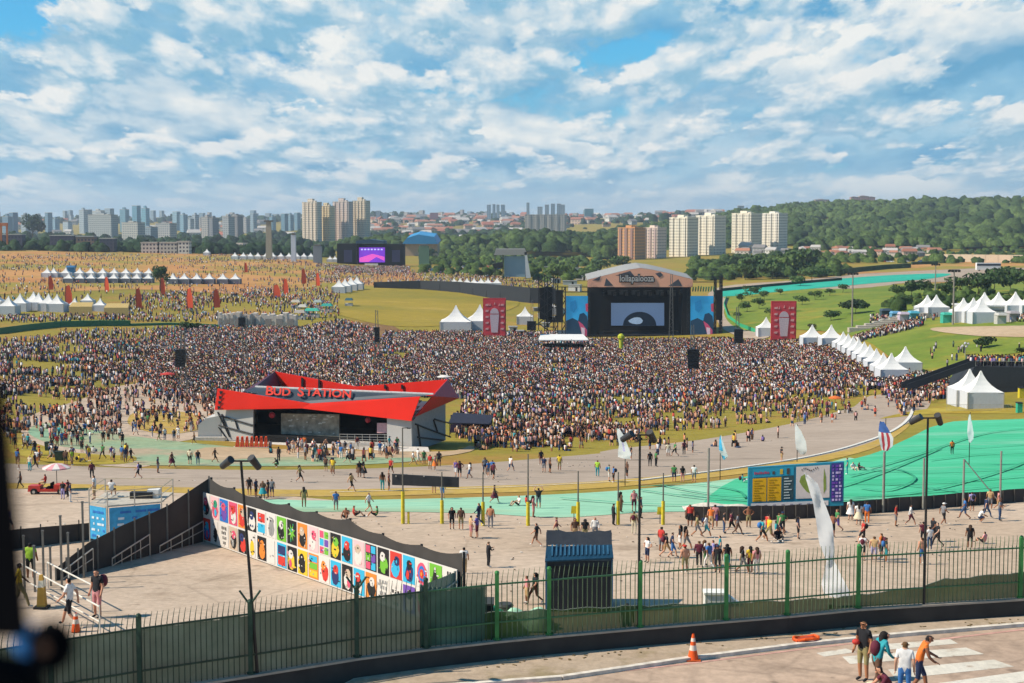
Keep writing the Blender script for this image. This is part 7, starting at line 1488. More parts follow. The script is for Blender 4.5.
crouch = dict(pel=(0, .1, .42), spi=(0, .02, .6), che=(0, -.1, .76), nek=(0, -.17, .87), hea=(0, -.22, .97), top=(0, -.22, 1.05), shl=(-.165, -.1, .8), shr=(.165, -.1, .8), ell=(-.22, -.24, .58), elr=(.22, -.24, .58), wrl=(-.14, -.4, .5), wrr=(.14, -.4, .5), hal=(-.1, -.46, .48), har=(.1, -.46, .48), hpl=(-.09, .06, .38), hpr=(.09, .06, .38), knl=(-.14, -.26, .45), knr=(.14, -.26, .45), anl=(-.12, .0, .09), anr=(.12, 0, .09), tol=(-.12, -.14, .045), tor=(.12, -.14, .045))
lean = dict(pel=(0, .02, .93), spi=(0, -.04, 1.12), che=(0, -.13, 1.29), nek=(0, -.19, 1.41), hea=(0, -.24, 1.51), top=(0, -.25, 1.58), shl=(-.165, -.14, 1.35), shr=(.165, -.14, 1.35), elr=(.2, -.24, 1.1), wrr=(.16, -.42, 1.0), har=(.15, -.48, .97), ell=(-.2, -.2, 1.08), wrl=(-.16, -.34, .94), hal=(-.15, -.4, .92), **{k: v for k, v in walkB.items() if k[:2] in ('kn', 'an', 'to')})
POSES = dict(s={}, w=walkA, v=walkB, sit=sit, perch=perch, up=armsup, h=hips, ph=phone, cr=crouch, lean=lean)
PT = {}
def proto(pose, lod, sleeve):
    k = (pose, lod, sleeve)
    if k not in PT: PT[k] = body_mesh(skel(**POSES[pose]), lod, 'person', sleeve, lod >= 2)
    return PT[k]
CLR = dict(white='#d9d5ce', black='#1f1f22', grey='#77777a', navy='#232f4c', blue='#3a6ea8', teal='#2b8f96', red='#b8352c', maroon='#5c2230', pink='#c98584', purple='#5b4a8c', green='#3f7a45', khaki='#8f8358', tan='#b9986b', brown='#5d4232', orange='#d8702a', yellow='#d6b52c', denim='#3c5170', lime='#9fc43a', skin='#b98263', darkskin='#7d5440', cream='#cbbfa0', lilac='#9a8fb8')
SKN = ['#c08a6c', '#a8714f', '#8a5a40', '#c99a7d']; HAI = ['#1c1512', '#2a1d15', '#3a2718', '#15110f', '#5d4226']
def cm_(c, pre='cloth_'): return mat(pre+c, CLR.get(c, c), .8, var=.12, scale=9)
prr = random.Random(77)
def person(q_, shirt, pants, pose='s', rz=0., label='', group=None, extras='', lod=1, sc=None, hair=None, skin=None):
    sleeve = 'long' if 'L' in extras else ('none' if 'T' in extras else 'short')
    me = proto(pose, lod, sleeve); o = bpy.data.objects.new('person', me); COL.objects.link(o); o.location = q_; o.rotation_euler = (0, 0, rz)
    s = sc or prr.uniform(.99, 1.08); wf = prr.uniform(1.14, 1.3) if lod < 2 else prr.uniform(1.05, 1.12); o.scale = (s*wf, s*wf, s); tag(o, label, 'person', group)
    sk = skin or prr.choice(SKN); hr = hair or prr.choice(HAI)
    ms_ = [mat('skin_'+sk[1:], sk, .6, var=0), mat('hair_'+hr[1:], hr, .8, var=0), cm_(shirt), cm_(pants), cm_(pants) if 'P' in extras else mat('skin_'+sk[1:], sk, .6, var=0), cm_('black' if prr.random() < .6 else 'white')]
    if shirt == 'skin': ms_[2] = ms_[0]
    for i in range(6): o.material_slots[i].link = 'OBJECT'; o.material_slots[i].material = ms_[i]
    J = skel(**POSES[pose]); H_ = Vector(J['hea'][:3]); C_ = Vector(J['che'][:3])
    if 'B' in extras: bc = prr.choice(('black', 'navy', 'maroon')) if 'BB' not in extras else 'blue'; m2 = MB(); m2.ball(C_+Vector((0, .17, -.1)), .13, n=10, m=8, sz=1.6); m2.build('backpack', cm_(bc, 'bag_'), o, True)
    if 'H' in extras: m2 = MB(); m2.ball(H_+Vector((0, .05, -.02)), .105, n=10, m=7, sz=1.2); m2.tube(H_+Vector((0, .09, .0)), H_+Vector((0, .13, -.34)), .085, .05, 8); m2.build('long_hair', ms_[1], o, True)
    if 'C' in extras: m2 = MB(); m2.ball(H_+Vector((0, 0, .055)), .108, n=12, m=6, sz=.72); m2.slab([H_+Vector((-.07, -.07, .06)), H_+Vector((.07, -.07, .06)), H_+Vector((.05, -.19, .045)), H_+Vector((-.05, -.19, .045))], (0, 0, .015)); m2.build('cap', cm_(prr.choice(('white', 'black', 'red', 'navy')), 'cap_'), o, True)
    if 'D' in extras: P_ = Vector(J['pel'][:3]); m2 = MB(); m2.tube(P_+Vector((0, 0, .1)), P_+Vector((0, 0, -.42)), .14, .3, 12, cap=False); m2.build('skirt', ms_[3], o, True)
    return o
HD = dict(R=PI/2, L=-PI/2, F=0, A=PI)      # heading: right, left, facing the camera, away
# place, then (px, py, shirt, trousers, pose, heading, extras, note)
G_ = [
 ('beside the yellow footed post left of centre', [(452, 530, 'black', 'black', 's', 'F', 'HBB', 'with a bright blue bag'), (461, 530.5, 'brown', 'khaki', 's', 'A', 'L', ''), (471, 538.5, 'tan', 'pink', 's', 'R', 'T', ''), (477, 539, 'purple', 'maroon', 'ph', 'L', '', ''), (479, 526, 'navy', 'navy', 'w', 'L', 'LP', ''), (490.5, 529, 'skin', 'grey', 's', 'A', 'P', ''), (442.5, 499, 'cream', 'blue', 's', 'A', 'B', '')]),
 ('on the plaza right of the mural', [(488.5, 568, 'black', 'black', 'ph', 'R', 'LP', ''), (464, 574, 'white', 'tan', 's', 'A', 'P', ''), (527, 605, 'pink', 'tan', 's', 'L', '', ''), (535, 604.5, 'black', 'brown', 'w', 'L', 'HP', '')]),
 ('on the pale green runoff in the centre', [(494.5, 504, 'brown', 'maroon', 'w', 'R', 'D', ''), (519, 506, 'white', 'black', 'sit', 'L', '', ''), (526.5, 506, 'red', 'black', 'sit', 'R', '', ''), (538.5, 509, 'black', 'grey', 'up', 'A', '', ''), (533.5, 518, 'pink', 'pink', 's', 'R', 'H', ''), (621, 513, 'brown', 'brown', 's', 'R', 'LPH', ''), (634, 512, 'pink', 'maroon', 's', 'F', 'H', ''), (641, 519, 'navy', 'black', 's', 'R', 'P', ''), (336, 511, 'blue', 'grey', 's', 'A', '', ''), (369, 513.5, 'white', 'khaki', 'w', 'R', '', ''), (377, 517, 'green', 'black', 'sit', 'L', '', ''), (346, 519, 'skin', 'black', 'sit', 'F', '', ''), (354, 517, 'red', 'black', 'sit', 'R', '', ''), (304, 508, 'khaki', 'khaki', 's', 'A', 'H', '')]),
 ('on the plaza above the blue roofed kiosk', [(536.5, 547, 'black', 'brown', 'w', 'L', '', ''), (556.5, 541, 'maroon', 'cream', 'w', 'R', 'TP', ''), (575, 543, 'brown', 'tan', 's', 'F', 'H', ''), (585, 543, 'black', 'khaki', 's', 'A', 'H', ''), (595, 541, 'white', 'grey', 's', 'F', 'L', ''), (613.5, 526, 'black', 'black', 's', 'R', 'LP', ''), (634, 535, 'khaki', 'cream', 's', 'A', 'PB', '')]),
 ('walking left of the low black fence', [(666, 558, 'black', 'tan', 'w', 'R', 'B', ''), (672.5, 558.5, 'navy', 'blue', 'v', 'R', '', ''), (680, 550, 'black', 'white', 's', 'L', 'H', ''), (686, 551, 'brown', 'grey', 'w', 'R', 'H', ''), (690, 527, 'red', 'black', 's', 'F', '', ''), (697, 538, 'khaki', 'grey', 'w', 'R', '', ''), (706, 538, 'white', 'teal', 'w', 'R', 'B', ''), (699, 567, 'maroon', 'black', 's', 'A', 'PL', ''), (705, 566, 'white', 'green', 's', 'R', 'H', ''), (713, 567, 'lilac', 'maroon', 's', 'L', 'B', ''), (727, 571, 'black', 'teal', 's', 'A', 'HT', ''), (742.5, 574, 'black', 'grey', 'w', 'R', 'H', ''), (750, 574, 'yellow', 'maroon', 's', 'A', 'H', ''), (756.5, 575, 'pink', 'white', 's', 'A', 'HP', '')]),
 ('in front of the white sheeted barrier stack', [(711, 530, 'orange', 'tan', 's', 'F', 'T', ''), (715, 528, 'pink', 'purple', 's', 'A', '', ''), (724, 534, 'black', 'denim', 's', 'R', 'P', ''), (731, 534, 'maroon', 'black', 'w', 'R', '', ''), (737.5, 536, 'grey', 'brown', 'w', 'R', 'P', ''), (748.5, 528, 'skin', 'khaki', 'h', 'F', '', '')]),
 ('below the information board', [(762, 543.5, 'teal', 'black', 'w', 'R', 'BB', ''), (837, 532, 'green', 'purple', 'w', 'L', 'H', ''), (850.5, 521, 'white', 'white', 's', 'A', 'HD', ''), (858.5, 526, 'white', 'cream', 's', 'A', 'HD', ''), (867, 524, 'blue', 'orange', 's', 'A', 'P', '')]),
 ('sitting behind the information board', [(742.5, 483, 'teal', 'white', 'sit', 'R', 'B', ''), (847, 475, 'teal', 'teal', 's', 'L', 'P', ''), (853, 470.5, 'white', 'white', 'sit', 'F', '', ''), (859, 470.5, 'black', 'grey', 'sit', 'R', '', '')]),
 ('just behind the railing on the right', [(863, 544, 'red', 'black', 'w', 'L', 'B', ''), (862.5, 560, 'white', 'black', 's', 'A', 'B', ''), (874, 562, 'tan', 'lilac', 's', 'A', 'T', ''), (886, 563, 'black', 'teal', 's', 'R', 'BB', ''), (922, 565, 'skin', 'blue', 's', 'A', '', ''), (923, 545, 'maroon', 'black', 's', 'A', '', ''), (929.5, 551, 'white', 'denim', 's', 'A', 'P', ''), (937.5, 548, 'black', 'black', 'w', 'L', 'P', '')]),
 ('on the plaza at the right below the black fence', [(910.5, 526.5, 'white', 'maroon', 'w', 'R', 'L', ''), (964.5, 520, 'blue', 'denim', 'w', 'L', '', ''), (972, 512, 'lilac', 'black', 's', 'A', 'B', ''), (980, 523, 'white', 'navy', 'cr', 'R', '', 'smaller than the others'), (986, 519, 'navy', 'denim', 'w', 'R', 'P', ''), (998.5, 511, 'pink', 'tan', 'w', 'R', 'T', ''), (990, 510, 'tan', 'grey', 's', 'A', '', '')]),
 ('on the bright green runoff', [(952, 455, 'orange', 'black', 's', 'A', 'P', ''), (781.5, 462, 'black', 'tan', 's', 'R', 'C', 'in a pale hat')]),
 ('crossing the track left of the banner booth', [(92, 479, 'maroon', 'black', 's', 'A', 'LP', ''), (138.5, 479, 'lilac', 'black', 'w', 'L', 'B', ''), (158, 473.5, 'navy', 'grey', 's', 'R', '', ''), (172, 468, 'brown', 'maroon', 'w', 'R', 'D', ''), (20.5, 489, 'black', 'black', 'v', 'L', 'P', ''), (190, 465, 'cream', 'black', 's', 'A', '', ''), (198, 465.5, 'black', 'denim', 's', 'A', 'P', ''), (215, 463, 'brown', 'black', 'w', 'R', '', ''), (9.5, 532.5, 'purple', 'navy', 'v', 'R', '', ''), (63, 500, 'black', 'lilac', 's', 'F', 'P', ''), (68, 498, 'maroon', 'black', 's', 'L', 'P', ''), (70.5, 503, 'navy', 'white', 's', 'R', 'P', '')]),
 ('above the left floodlight pole on the track', [(249.5, 496, 'black', 'brown', 's', 'A', '', ''), (256, 497.5, 'navy', 'black', 's', 'R', '', ''), (263, 500, 'brown', 'teal', 's', 'F', 'D', ''), (268, 499, 'black', 'maroon', 's', 'L', '', ''), (272, 498, 'grey', 'navy', 's', 'A', '', ''), (300, 483, 'khaki', 'black', 'w', 'R', 'H', ''), (277.5, 468, 'black', 'green', 'cr', 'L', '', ''), (326, 472, 'brown', 'black', 's', 'A', '', ''), (332, 473, 'maroon', 'tan', 's', 'A', 'H', ''), (351.5, 492, 'tan', 'black', 'w', 'R', 'H', ''), (359.5, 478, 'black', 'brown', 's', 'A', 'D', ''), (364, 478.5, 'black', 'black', 's', 'R', 'DH', ''), (347, 464, 'white', 'black', 'w', 'R', '', ''), (382.5, 491, 'brown', 'teal', 's', 'A', 'PH', ''), (389, 491.5, 'maroon', 'black', 's', 'R', '', ''), (434, 494, 'skin', 'tan', 's', 'A', '', '')]),
 ('on the track below the red pavilion', [(492.5, 476, 'blue', 'black', 's', 'A', 'P', ''), (430, 470, 'red', 'cream', 's', 'A', '', ''), (435, 471, 'pink', 'orange', 's', 'R', 'D', ''), (439, 467, 'black', 'black', 's', 'A', '', ''), (424, 465, 'green', 'brown', 's', 'A', '', ''), (413, 466, 'white', 'tan', 'w', 'R', 'P', ''), (418, 464, 'white', 'white', 'v', 'R', '', ''), (341, 459.5, 'blue', 'white', 's', 'A', 'P', ''), (351, 457, 'blue', 'black', 'w', 'R', 'P', '')]),
 ('on the race track in the centre', [(541, 465, 'black', 'maroon', 's', 'A', '', ''), (544, 473, 'navy', 'grey', 's', 'F', '', ''), (550, 473.5, 'brown', 'black', 's', 'R', '', ''), (559.5, 471, 'yellow', 'khaki', 's', 'A', '', ''), (597.5, 477, 'lime', 'teal', 's', 'A', 'P', ''), (609, 482, 'teal', 'white', 's', 'R', 'BB', ''), (613.5, 483, 'blue', 'black', 's', 'L', 'B', ''), (627, 478, 'brown', 'black', 's', 'L', '', ''), (650, 467, 'black', 'black', 's', 'A', 'P', ''), (656, 467, 'green', 'black', 's', 'R', 'P', ''), (674, 482.5, 'green', 'navy', 's', 'A', '', ''), (682.5, 483, 'black', 'pink', 's', 'A', 'H', ''), (694, 483, 'white', 'grey', 's', 'A', '', ''), (668, 457, 'cream', 'white', 's', 'A', '', ''), (675, 457, 'green', 'black', 'w', 'L', '', ''), (684, 455, 'maroon', 'black', 's', 'A', 'P', ''), (631, 460, 'black', 'grey', 's', 'L', '', '')]),
 ('on the track near the green bins', [(37, 466, 'white', 'orange', 's', 'A', '', ''), (30, 471.5, 'cream', 'teal', 's', 'F', 'P', ''), (35, 469, 'black', 'black', 'w', 'R', 'P', ''), (66, 466, 'brown', 'black', 's', 'A', '', ''), (72, 466, 'lime', 'tan', 's', 'R', '', ''), (112, 461, 'purple', 'white', 's', 'A', '', ''), (114, 462.5, 'white', 'black', 's', 'R', '', ''), (122, 461, 'blue', 'tan', 's', 'A', '', ''), (125.5, 463, 'navy', 'grey', 's', 'A', '', ''), (131, 463, 'black', 'brown', 'w', 'R', '', ''), (40, 458, 'cream', 'tan', 'sit', 'F', '', ''), (52, 452, 'black', 'black', 's', 'A', '', ''), (19, 470, 'brown', 'tan', 's', 'L', '', '')]),
]
PW = {'s': 'standing', 'w': 'striding', 'v': 'walking', 'sit': 'sitting', 'perch': 'perched', 'up': 'with arms raised', 'h': 'with hands on hips', 'ph': 'looking down at a phone', 'cr': 'crouching', 'lean': 'leaning forward'}
USED = {}; NP = 0
def plabel(shirt, pants, pose, extras, place, note=''):
    sh = 'shirtless person' if shirt == 'skin' else f'person in {shirt} '+('dress' if 'D' in extras and shirt == pants else 'top')
    pn = '' if ('D' in extras and shirt == pants) else (f' and {pants} '+('skirt' if 'D' in extras else ('trousers' if 'P' in extras else 'shorts')))
    if shirt == 'skin': pn = f' in {pants} '+('trousers' if 'P' in extras else 'shorts')
    f_ = f'{sh}{pn} {PW[pose]} {note+" " if note else ""}{place}'
    if len(f_.split()) > 16: f_ = f'{sh}{pn} {place}'
    if len(f_.split()) > 16: f_ = f'{sh} {PW[pose]} {place}'
    if len(f_.split()) > 16: f_ = f'{sh} {place}'
    return f_
EXCL = []
for place, L_ in G_:
    for (px, py, sh, pa, po, hd, ex, note) in L_:
        q_ = at(px, py, .05); lb_ = plabel(sh, pa, po, ex, place, note); 
        person(q_, sh, pa, po, HD[hd]+prr.uniform(-.4, .4), lb_, None, ex); NP += 1; EXCL.append((q_.x, q_.y, .6))
# people on the terrace, booth, cart and at the kerb
def figs(q_, *a, **k): global NP; NP += 1; return person(q_, *a, **k)
figs(zl(20, 609), 'yellow', 'khaki', 'w', PI/2+.3, 'person in yellow shirt and khaki trousers striding right at the left edge of the terrace', extras='P', lod=2, sc=1.02, hair='#1c1512', skin='#5d3d2c')
o_ = figs(zl(70, 627), 'white', 'black', 'w', -PI/2-.2, 'person in white shirt and black shorts walking with forearm raised on the terrace', lod=2, sc=1.04)
figs(zl(97.5, 618), 'black', 'pink', 's', -.5, 'person in black shirt with maroon backpack standing on the terrace beside the tube barrier', extras='', lod=2, sc=1.04)
m2 = MB(); m2.ball((.1, .17, 1.27), .15, n=12, m=8, sz=1.5); m2.build('backpack', cm_('maroon', 'bag_'), bpy.data.objects['person.%03d' % (NP-1)] if False else [o for o in COL.objects if o.get('label', '').startswith('person in black shirt with maroon')][0], True)
q_ = pt(31, 587, 68); q_.z = 24.6; figs(q_, 'lime', 'black', 's', PI, 'person in bright lime vest low behind the terrace edge at the left', extras='', lod=1)
q_ = edge_at(93)+Vector((.2, .9, -1.1)); figs(q_, 'black', 'black', 's', PI, 'person in black standing in front of the stair fence below the blue banner', extras='LP', lod=1)
def on_booth(px, back): d = 104+back; return Vector(((px-CX)/F*d, d, mo_b+ZP))
mo_b = bpy.data.objects['platform_booth'].location.z
figs(on_booth(89.5, 1.2), 'white', 'tan', 's', -PI/2, 'person in white standing at the left end of the banner booth platform')
figs(on_booth(107, 2.2), 'white', 'black', 'perch', PI, 'person in white shirt perched on the middle of the banner booth platform')
figs(at(45.5, 493.5, .5), 'red', 'tan', 'perch', -PI/2, 'person in red sitting in the driving seat of the small red cart')
q_ = pt(627, 622, 62); figs(Vector((q_.x, q_.y, q_.z-.9)), 'black', 'black', 's', PI, 'person in black standing right of the kiosk behind the railing', extras='LP')
q_ = pt(831, 622, 60); figs(Vector((q_.x, q_.y, q_.z-1.0)), 'black', 'black', 's', PI, 'person in dark clothing at the foot of the tall white flag', extras='LP')
# the four at the kerb
ZK = ZR
figs(pt_z(863, 681, ZK), 'black', 'khaki', 's', -.9, 'person in black shirt and khaki shorts holding a red bag on the crossing', lod=2, sc=1.02, skin='#a8714f')
a = [o for o in COL.objects if o.get('label', '').startswith('person in black shirt and khaki shorts holding')][0]; m2 = MB(); m2.ball((-.1, -.17, 1.1), .1, n=12, m=8, sz=.8); m2.build('red_bag', cm_('red', 'bag_'), a, True); m2 = MB(); m2.tube((-.07, -.085, 1.6), (.07, -.085, 1.6), .016, n=6); m2.build('sunglasses', M_blk, a)
figs(pt_z(876, 693, ZK), 'teal', 'brown', 'lean', PI*.62, 'person in teal top leaning forward with long dark hair on the crossing', extras='LPHB', lod=2, sc=1.05)
figs(pt_z(904, 703, ZK), 'white', 'blue', 's', PI-.3, 'person in white shirt seen from behind nearest the camera on the crossing', lod=2, sc=1.0)
figs(pt_z(918, 696, ZK), 'orange', 'navy', 'lean', PI/2-.1, 'person in orange tank top leaning right with a phone on the crossing', extras='T', lod=2, sc=1.06)
figs(pt_z(888, 707, ZK), 'maroon', 'black', 'cr', -PI/2, 'person in maroon crouching over a bag at the bottom edge of the crossing', lod=2)
m2 = MB(); m2.ball((0, 0, .25), .3, n=10, m=7, sz=.8); m2.build('sack', cm_('brown', 'bag_')); o_ = bpy.data.objects['sack']; o_.location = pt_z(884, 700, ZK); tag(o_, 'lumpy brown bag set down beside the people on the crossing', 'bag')
m2 = MB(); m2.ball((0, 0, .2), .28, n=10, m=7, sz=.8); m2.build('pale_sack', cm_('cream', 'bag_')); o_ = bpy.data.objects['pale_sack']; o_.location = pt_z(872, 697, ZK); tag(o_, 'pale round bag on the ground beside the brown bag', 'bag')

# ---------------- the many: generated
TOPS = ['black', 'white', 'black', 'grey', 'navy', 'blue', 'red', 'pink', 'white', 'maroon', 'green', 'tan', 'yellow', 'teal', 'white', 'brown', 'purple', 'orange', 'skin', 'black']; BOTS = ['black', 'denim', 'black', 'denim', 'khaki', 'navy', 'grey', 'white', 'brown', 'black']
def sample(poly, n, seed, clump=None, thr=.4):
    r = np.random.default_rng(seed); W3 = [at(*p) for p in poly]; B = [(CX+F*w.x/w.y, w.y) for w in W3]
    u0, u1 = min(b[0] for b in B), max(b[0] for b in B); d0, d1 = min(b[1] for b in B), max(b[1] for b in B); out = []; tries = 0
    while len(out) < n and tries < 400:
        m = max(2000, n); u = r.uniform(u0, u1, m); d = np.sqrt(r.uniform(d0*d0, d1*d1, m)); k = inpoly(u, d, B); u, d = u[k], d[k]; x = (u-CX)/F*d
        if clump and len(x): k = (.6*vnoise(x, d, clump, seed+1)+.4*vnoise(x, d, clump*.35, seed+2))+r.uniform(-.16, .16, len(x)) > thr; x, d = x[k], d[k]
        out += list(zip(x, d)); tries += 1
    return out[:n]
def blocked(x, y):
    for ex, ey, er in EXCL:
        if (x-ex)**2+(y-ey)**2 < er*er: return True
    return False
# pavilion footprint as circles
for k in range(9):
    for j in (2, 6, 10): c = Lp+fd*(W_*k/8)+bd*j; EXCL.append((c.x, c.y, 3.4))
for x, y, r_ in TXY: EXCL.append((x, y, r_*.8))
IND = [([(640, 575), (760, 578), (760, 548), (640, 548)], 9, 'between the two right floodlight poles', 'people between the floodlight poles'), ([(860, 568), (1000, 560), (1000, 520), (860, 528)], 9, 'on the plaza behind the right end of the railing', 'people behind the right railing end'), ([(700, 545), (840, 540), (840, 526), (700, 528)], 8, 'on the plaza before the low black fence', 'people before the low black fence'), ([(290, 486), (520, 484), (520, 470), (290, 470)], 9, 'on the track before the message board', 'people before the message board'),
       ([(20, 474), (40, 470), (40, 446), (8, 444)], 14, 'in the group gathered on the left verge', 'people in the left verge group'),
       ([(50, 462), (110, 466), (135, 462), (110, 428), (70, 424), (50, 436)], 40, 'on the faded green path at the left', 'people on the faded green path'),
       ([(130, 446), (200, 446), (200, 420), (140, 414)], 24, 'between the ochre mound and the faded green path', 'people by the ochre mound'),
       ([(285, 462), (345, 464), (345, 450), (285, 448)], 26, 'in the row before the pavilion screen', 'people before the pavilion screen'),
       ([(350, 462), (400, 462), (400, 449), (350, 448)], 14, 'below the grey barrier of the pavilion', 'people below the pavilion barrier'),
       ([(455, 461), (520, 458), (520, 446), (450, 442)], 26, 'under and beside the dark shade shelter', 'people beside the shade shelter'),
       ([(520, 458), (600, 458), (600, 446), (520, 446)], 26, 'on the grass verge above the centre of the track', 'people on the central verge'),
       ([(205, 458), (285, 458), (285, 450), (205, 450)], 6, 'near the orange block letters', 'people near the block letters')]
def irec(x, y, place, grp, k):
    global NP
    sh, pa = prr.choice(TOPS), prr.choice(BOTS); po = prr.choices(['s', 'w', 'v', 'h', 'ph', 'sit'], [5, 2, 2, 1, 1, 1.2])[0]; ex = prr.choice(['', '', 'B', 'H', 'H', 'P', 'P', 'T', 'C'])
    person(Vector((x, y, float(hz(x, y))+.06)), sh, pa, po, prr.uniform(0, 6.28), plabel(sh, pa, po, ex, place), grp+' in '+('no' if sh == 'skin' else sh)+' tops', ex); NP += 1
for k, (poly, n, place, grp) in enumerate(IND):
    for x, y in sample(poly, n, 200+k, 4, .42):
        if NP >= 300 or blocked(x, y): continue
        irec(x, y, place, grp, k); EXCL.append((x, y, .4))
print('individual people', NP)
# crowd as one object: simple figures in numpy
def boxes(spec):
    V, Fc, R = [], [], []
    for (c, sz, tp, role) in spec:
        m = MB(); m.b0(c, sz, 0, 0, tp); n = len(V); V += m.v; Fc += [tuple(i+n for i in f) for f in m.f[1:]]; R += [role]*5
    return np.array(V), np.array(Fc), np.array(R)
# roles 0 skin 1 hair 2 shirt 3 pants
SPEC_FAR = boxes([((0, 0, 0), (.32, .26, .85), 1.0, 3), ((0, 0, .82), (.46, .28, .62), .85, 2), ((0, 0, 1.47), (.19, .2, .24), .9, 1)])
SPEC_MID = [boxes([((-.1, -.0, 0), (.13, .15, .5), 1, 4), ((.1, 0, 0), (.13, .15, .5), 1, 4), ((-.1, 0, .45), (.17, .2, .42), .95, 3), ((.1, 0, .45), (.17, .2, .42), .95, 3), ((0, 0, .84), (.34, .22, .6), 1.1, 2), ((-.25, -.02, .9), (.1, .12, .5), 1, 0), ((.25, -.02, .9), (.1, .12, .5), 1, 0), ((0, 0, 1.42), (.1, .1, .1), 1, 0), ((0, .01, 1.49), (.18, .21, .23), .85, 1), ((0, -.08, 1.5), (.14, .08, .15), 1, 0)]),
            boxes([((-.1, -.16, 0), (.13, .15, .5), 1, 4), ((.1, .2, 0), (.13, .15, .5), 1, 4), ((-.1, -.08, .45), (.17, .22, .42), .95, 3), ((.1, .1, .45), (.17, .22, .42), .95, 3), ((0, 0, .84), (.34, .24, .6), 1.1, 2), ((-.25, -.12, .9), (.1, .18, .5), 1, 0), ((.25, .1, .9), (.1, .18, .5), 1, 0), ((0, .01, 1.47), (.18, .21, .25), .85, 1)]),
            boxes([((-.14, -.4, 0), (.16, .55, .25), 1, 3), ((.14, -.4, 0), (.16, .55, .25), 1, 4), ((0, 0, .0), (.38, .3, .22), 1, 3), ((0, 0, .2), (.36, .25, .5), 1.1, 2), ((-.25, -.1, .2), (.1, .2, .4), 1, 0), ((.25, -.1, .2), (.1, .2, .4), 1, 0), ((0, 0, .72), (.19, .21, .25), .85, 1)])]
TC = [('#2a2426', 17), ('#dcd6d0', 19), ('#968c8c', 8), ('#333a55', 6), ('#5a78a5', 4), ('#b5473d', 6), ('#c79a94', 12), ('#6a3440', 6), ('#566a50', 3), ('#b8937a', 8), ('#c9aa48', 3), ('#3a8f98', 2), ('#7a6698', 3), ('#d98550', 3), ('#c08a6c', 8)]
BC = [('#1d1d22', 8), ('#34425a', 5), ('#7a7060', 2), ('#b5b0aa', 1), ('#4a3628', 2)]
def crowd(name, lab, zones, specs, seed):
    r = np.random.default_rng(seed); VV, FF, CC_ = [], [], []; nv = 0; tot = 0
    tcol = np.array([srgb(c) for c, _ in TC]); tw = np.array([w for _, w in TC], float); tw /= tw.sum(); bcol = np.array([srgb(c) for c, _ in BC]); bw = np.array([w for _, w in BC], float); bw /= bw.sum()
    skc = np.array([srgb(c) for c in SKN]); hac = np.array([srgb(c) for c in HAI+['#8a6a48', '#c9b8a0', '#a03028']])
    P = []
    for z in zones: P += sample(z[0], z[1], seed+len(P), *(z[2:]))
    P = np.array(P)
    E = np.array([e for e in EXCL]); keep = np.ones(len(P), bool)
    for ex, ey, er in E: keep &= ((P[:, 0]-ex)**2+(P[:, 1]-ey)**2 > er*er)
    P = P[keep]; which = r.choice(len(specs), len(P), p=[1] if len(specs) == 1 else [.5, .28, .22])
    for si, (V0, F0, R0) in enumerate(specs):
        Q = P[which == si]; n = len(Q)
        if not n: continue
        a = r.uniform(0, 2*PI, n); s = r.uniform(.9, 1.08, n); ca, sa = np.cos(a)*s, np.sin(a)*s
        V = np.empty((n, len(V0), 3)); V[:, :, 0] = V0[None, :, 0]*ca[:, None]-V0[None, :, 1]*sa[:, None]+Q[:, 0:1]; V[:, :, 1] = V0[None, :, 0]*sa[:, None]+V0[None, :, 1]*ca[:, None]+Q[:, 1:2]; V[:, :, 2] = V0[None, :, 2]*s[:, None]+hz(Q[:, 0], Q[:, 1])[:, None]
        C = np.empty((n, len(F0), 3)); sh = tcol[r.choice(len(TC), n, p=tw)]*r.uniform(.6, 1.05, (n, 1)); pc = bcol[r.choice(len(BC), n, p=bw)]; sk = skc[r.integers(0, 4, n)]; ha = hac[np.minimum(r.integers(0, 11, n), len(hac)-1) if False else r.choice(len(hac), n, p=[.2, .18, .2, .14, .1, .08, .07, .03])]
        calf = np.where(r.random(n)[:, None] < .55, sk, pc)
        for role, arr in ((0, sk), (1, ha), (2, sh), (3, pc), (4, calf)): C[:, R0 == role] = arr[:, None, :]
        VV.append(V.reshape(-1, 3)); FF.append((F0[None]+(nv+np.arange(n)*len(V0))[:, None, None]).reshape(-1, 4)); CC_.append(C.reshape(-1, 3)); nv += n*len(V0); tot += n
    me = npmesh(name, np.concatenate(VV), np.concatenate(FF), np.clip(np.concatenate(CC_), 0, 1)); me.materials.append(vcolmat('crowd_cloth', .85)); o = bpy.data.objects.new(name, me); COL.objects.link(o); print(name, tot)
    return tag(o, lab, 'crowd', kind='stuff')
# (polygon on the ground as seen, count, clump size, threshold)
NEARZ = [([(0, 440), (60, 428), (120, 400), (215, 392), (215, 372), (0, 385)], 520, 8, .57),
 ([(100, 432), (215, 432), (215, 395), (120, 398)], 150, 5, .55),
 ([(40, 440), (120, 440), (120, 405), (40, 420)], 110, 5, .5),
 ([(455, 440), (520, 446), (640, 440), (700, 428), (700, 405), (560, 405), (470, 405)], 560, 6, .62),
 ([(470, 452), (560, 452), (640, 444), (640, 430), (470, 434)], 300, 5, .6),
 ([(700, 430), (790, 420), (830, 408), (860, 395), (860, 380), (700, 400)], 330, 6, .58),
 ([(780, 428), (880, 420), (905, 400), (880, 385), (800, 410)], 60, 5, .5),
 ([(905, 418), (925, 405), (950, 395), (950, 380), (880, 372), (880, 392)], 230, 5, .4),
 ([(270, 462), (400, 462), (400, 452), (270, 452)], 20, 4, .5),
 ([(640, 460), (760, 446), (800, 436), (640, 446)], 16, 4, .5),
 ([(640, 432), (660, 432), (660, 418), (640, 418)], 30, 3, .3),
 ([(340, 440), (400, 442), (400, 436), (340, 434)], 0, 3, .3)]
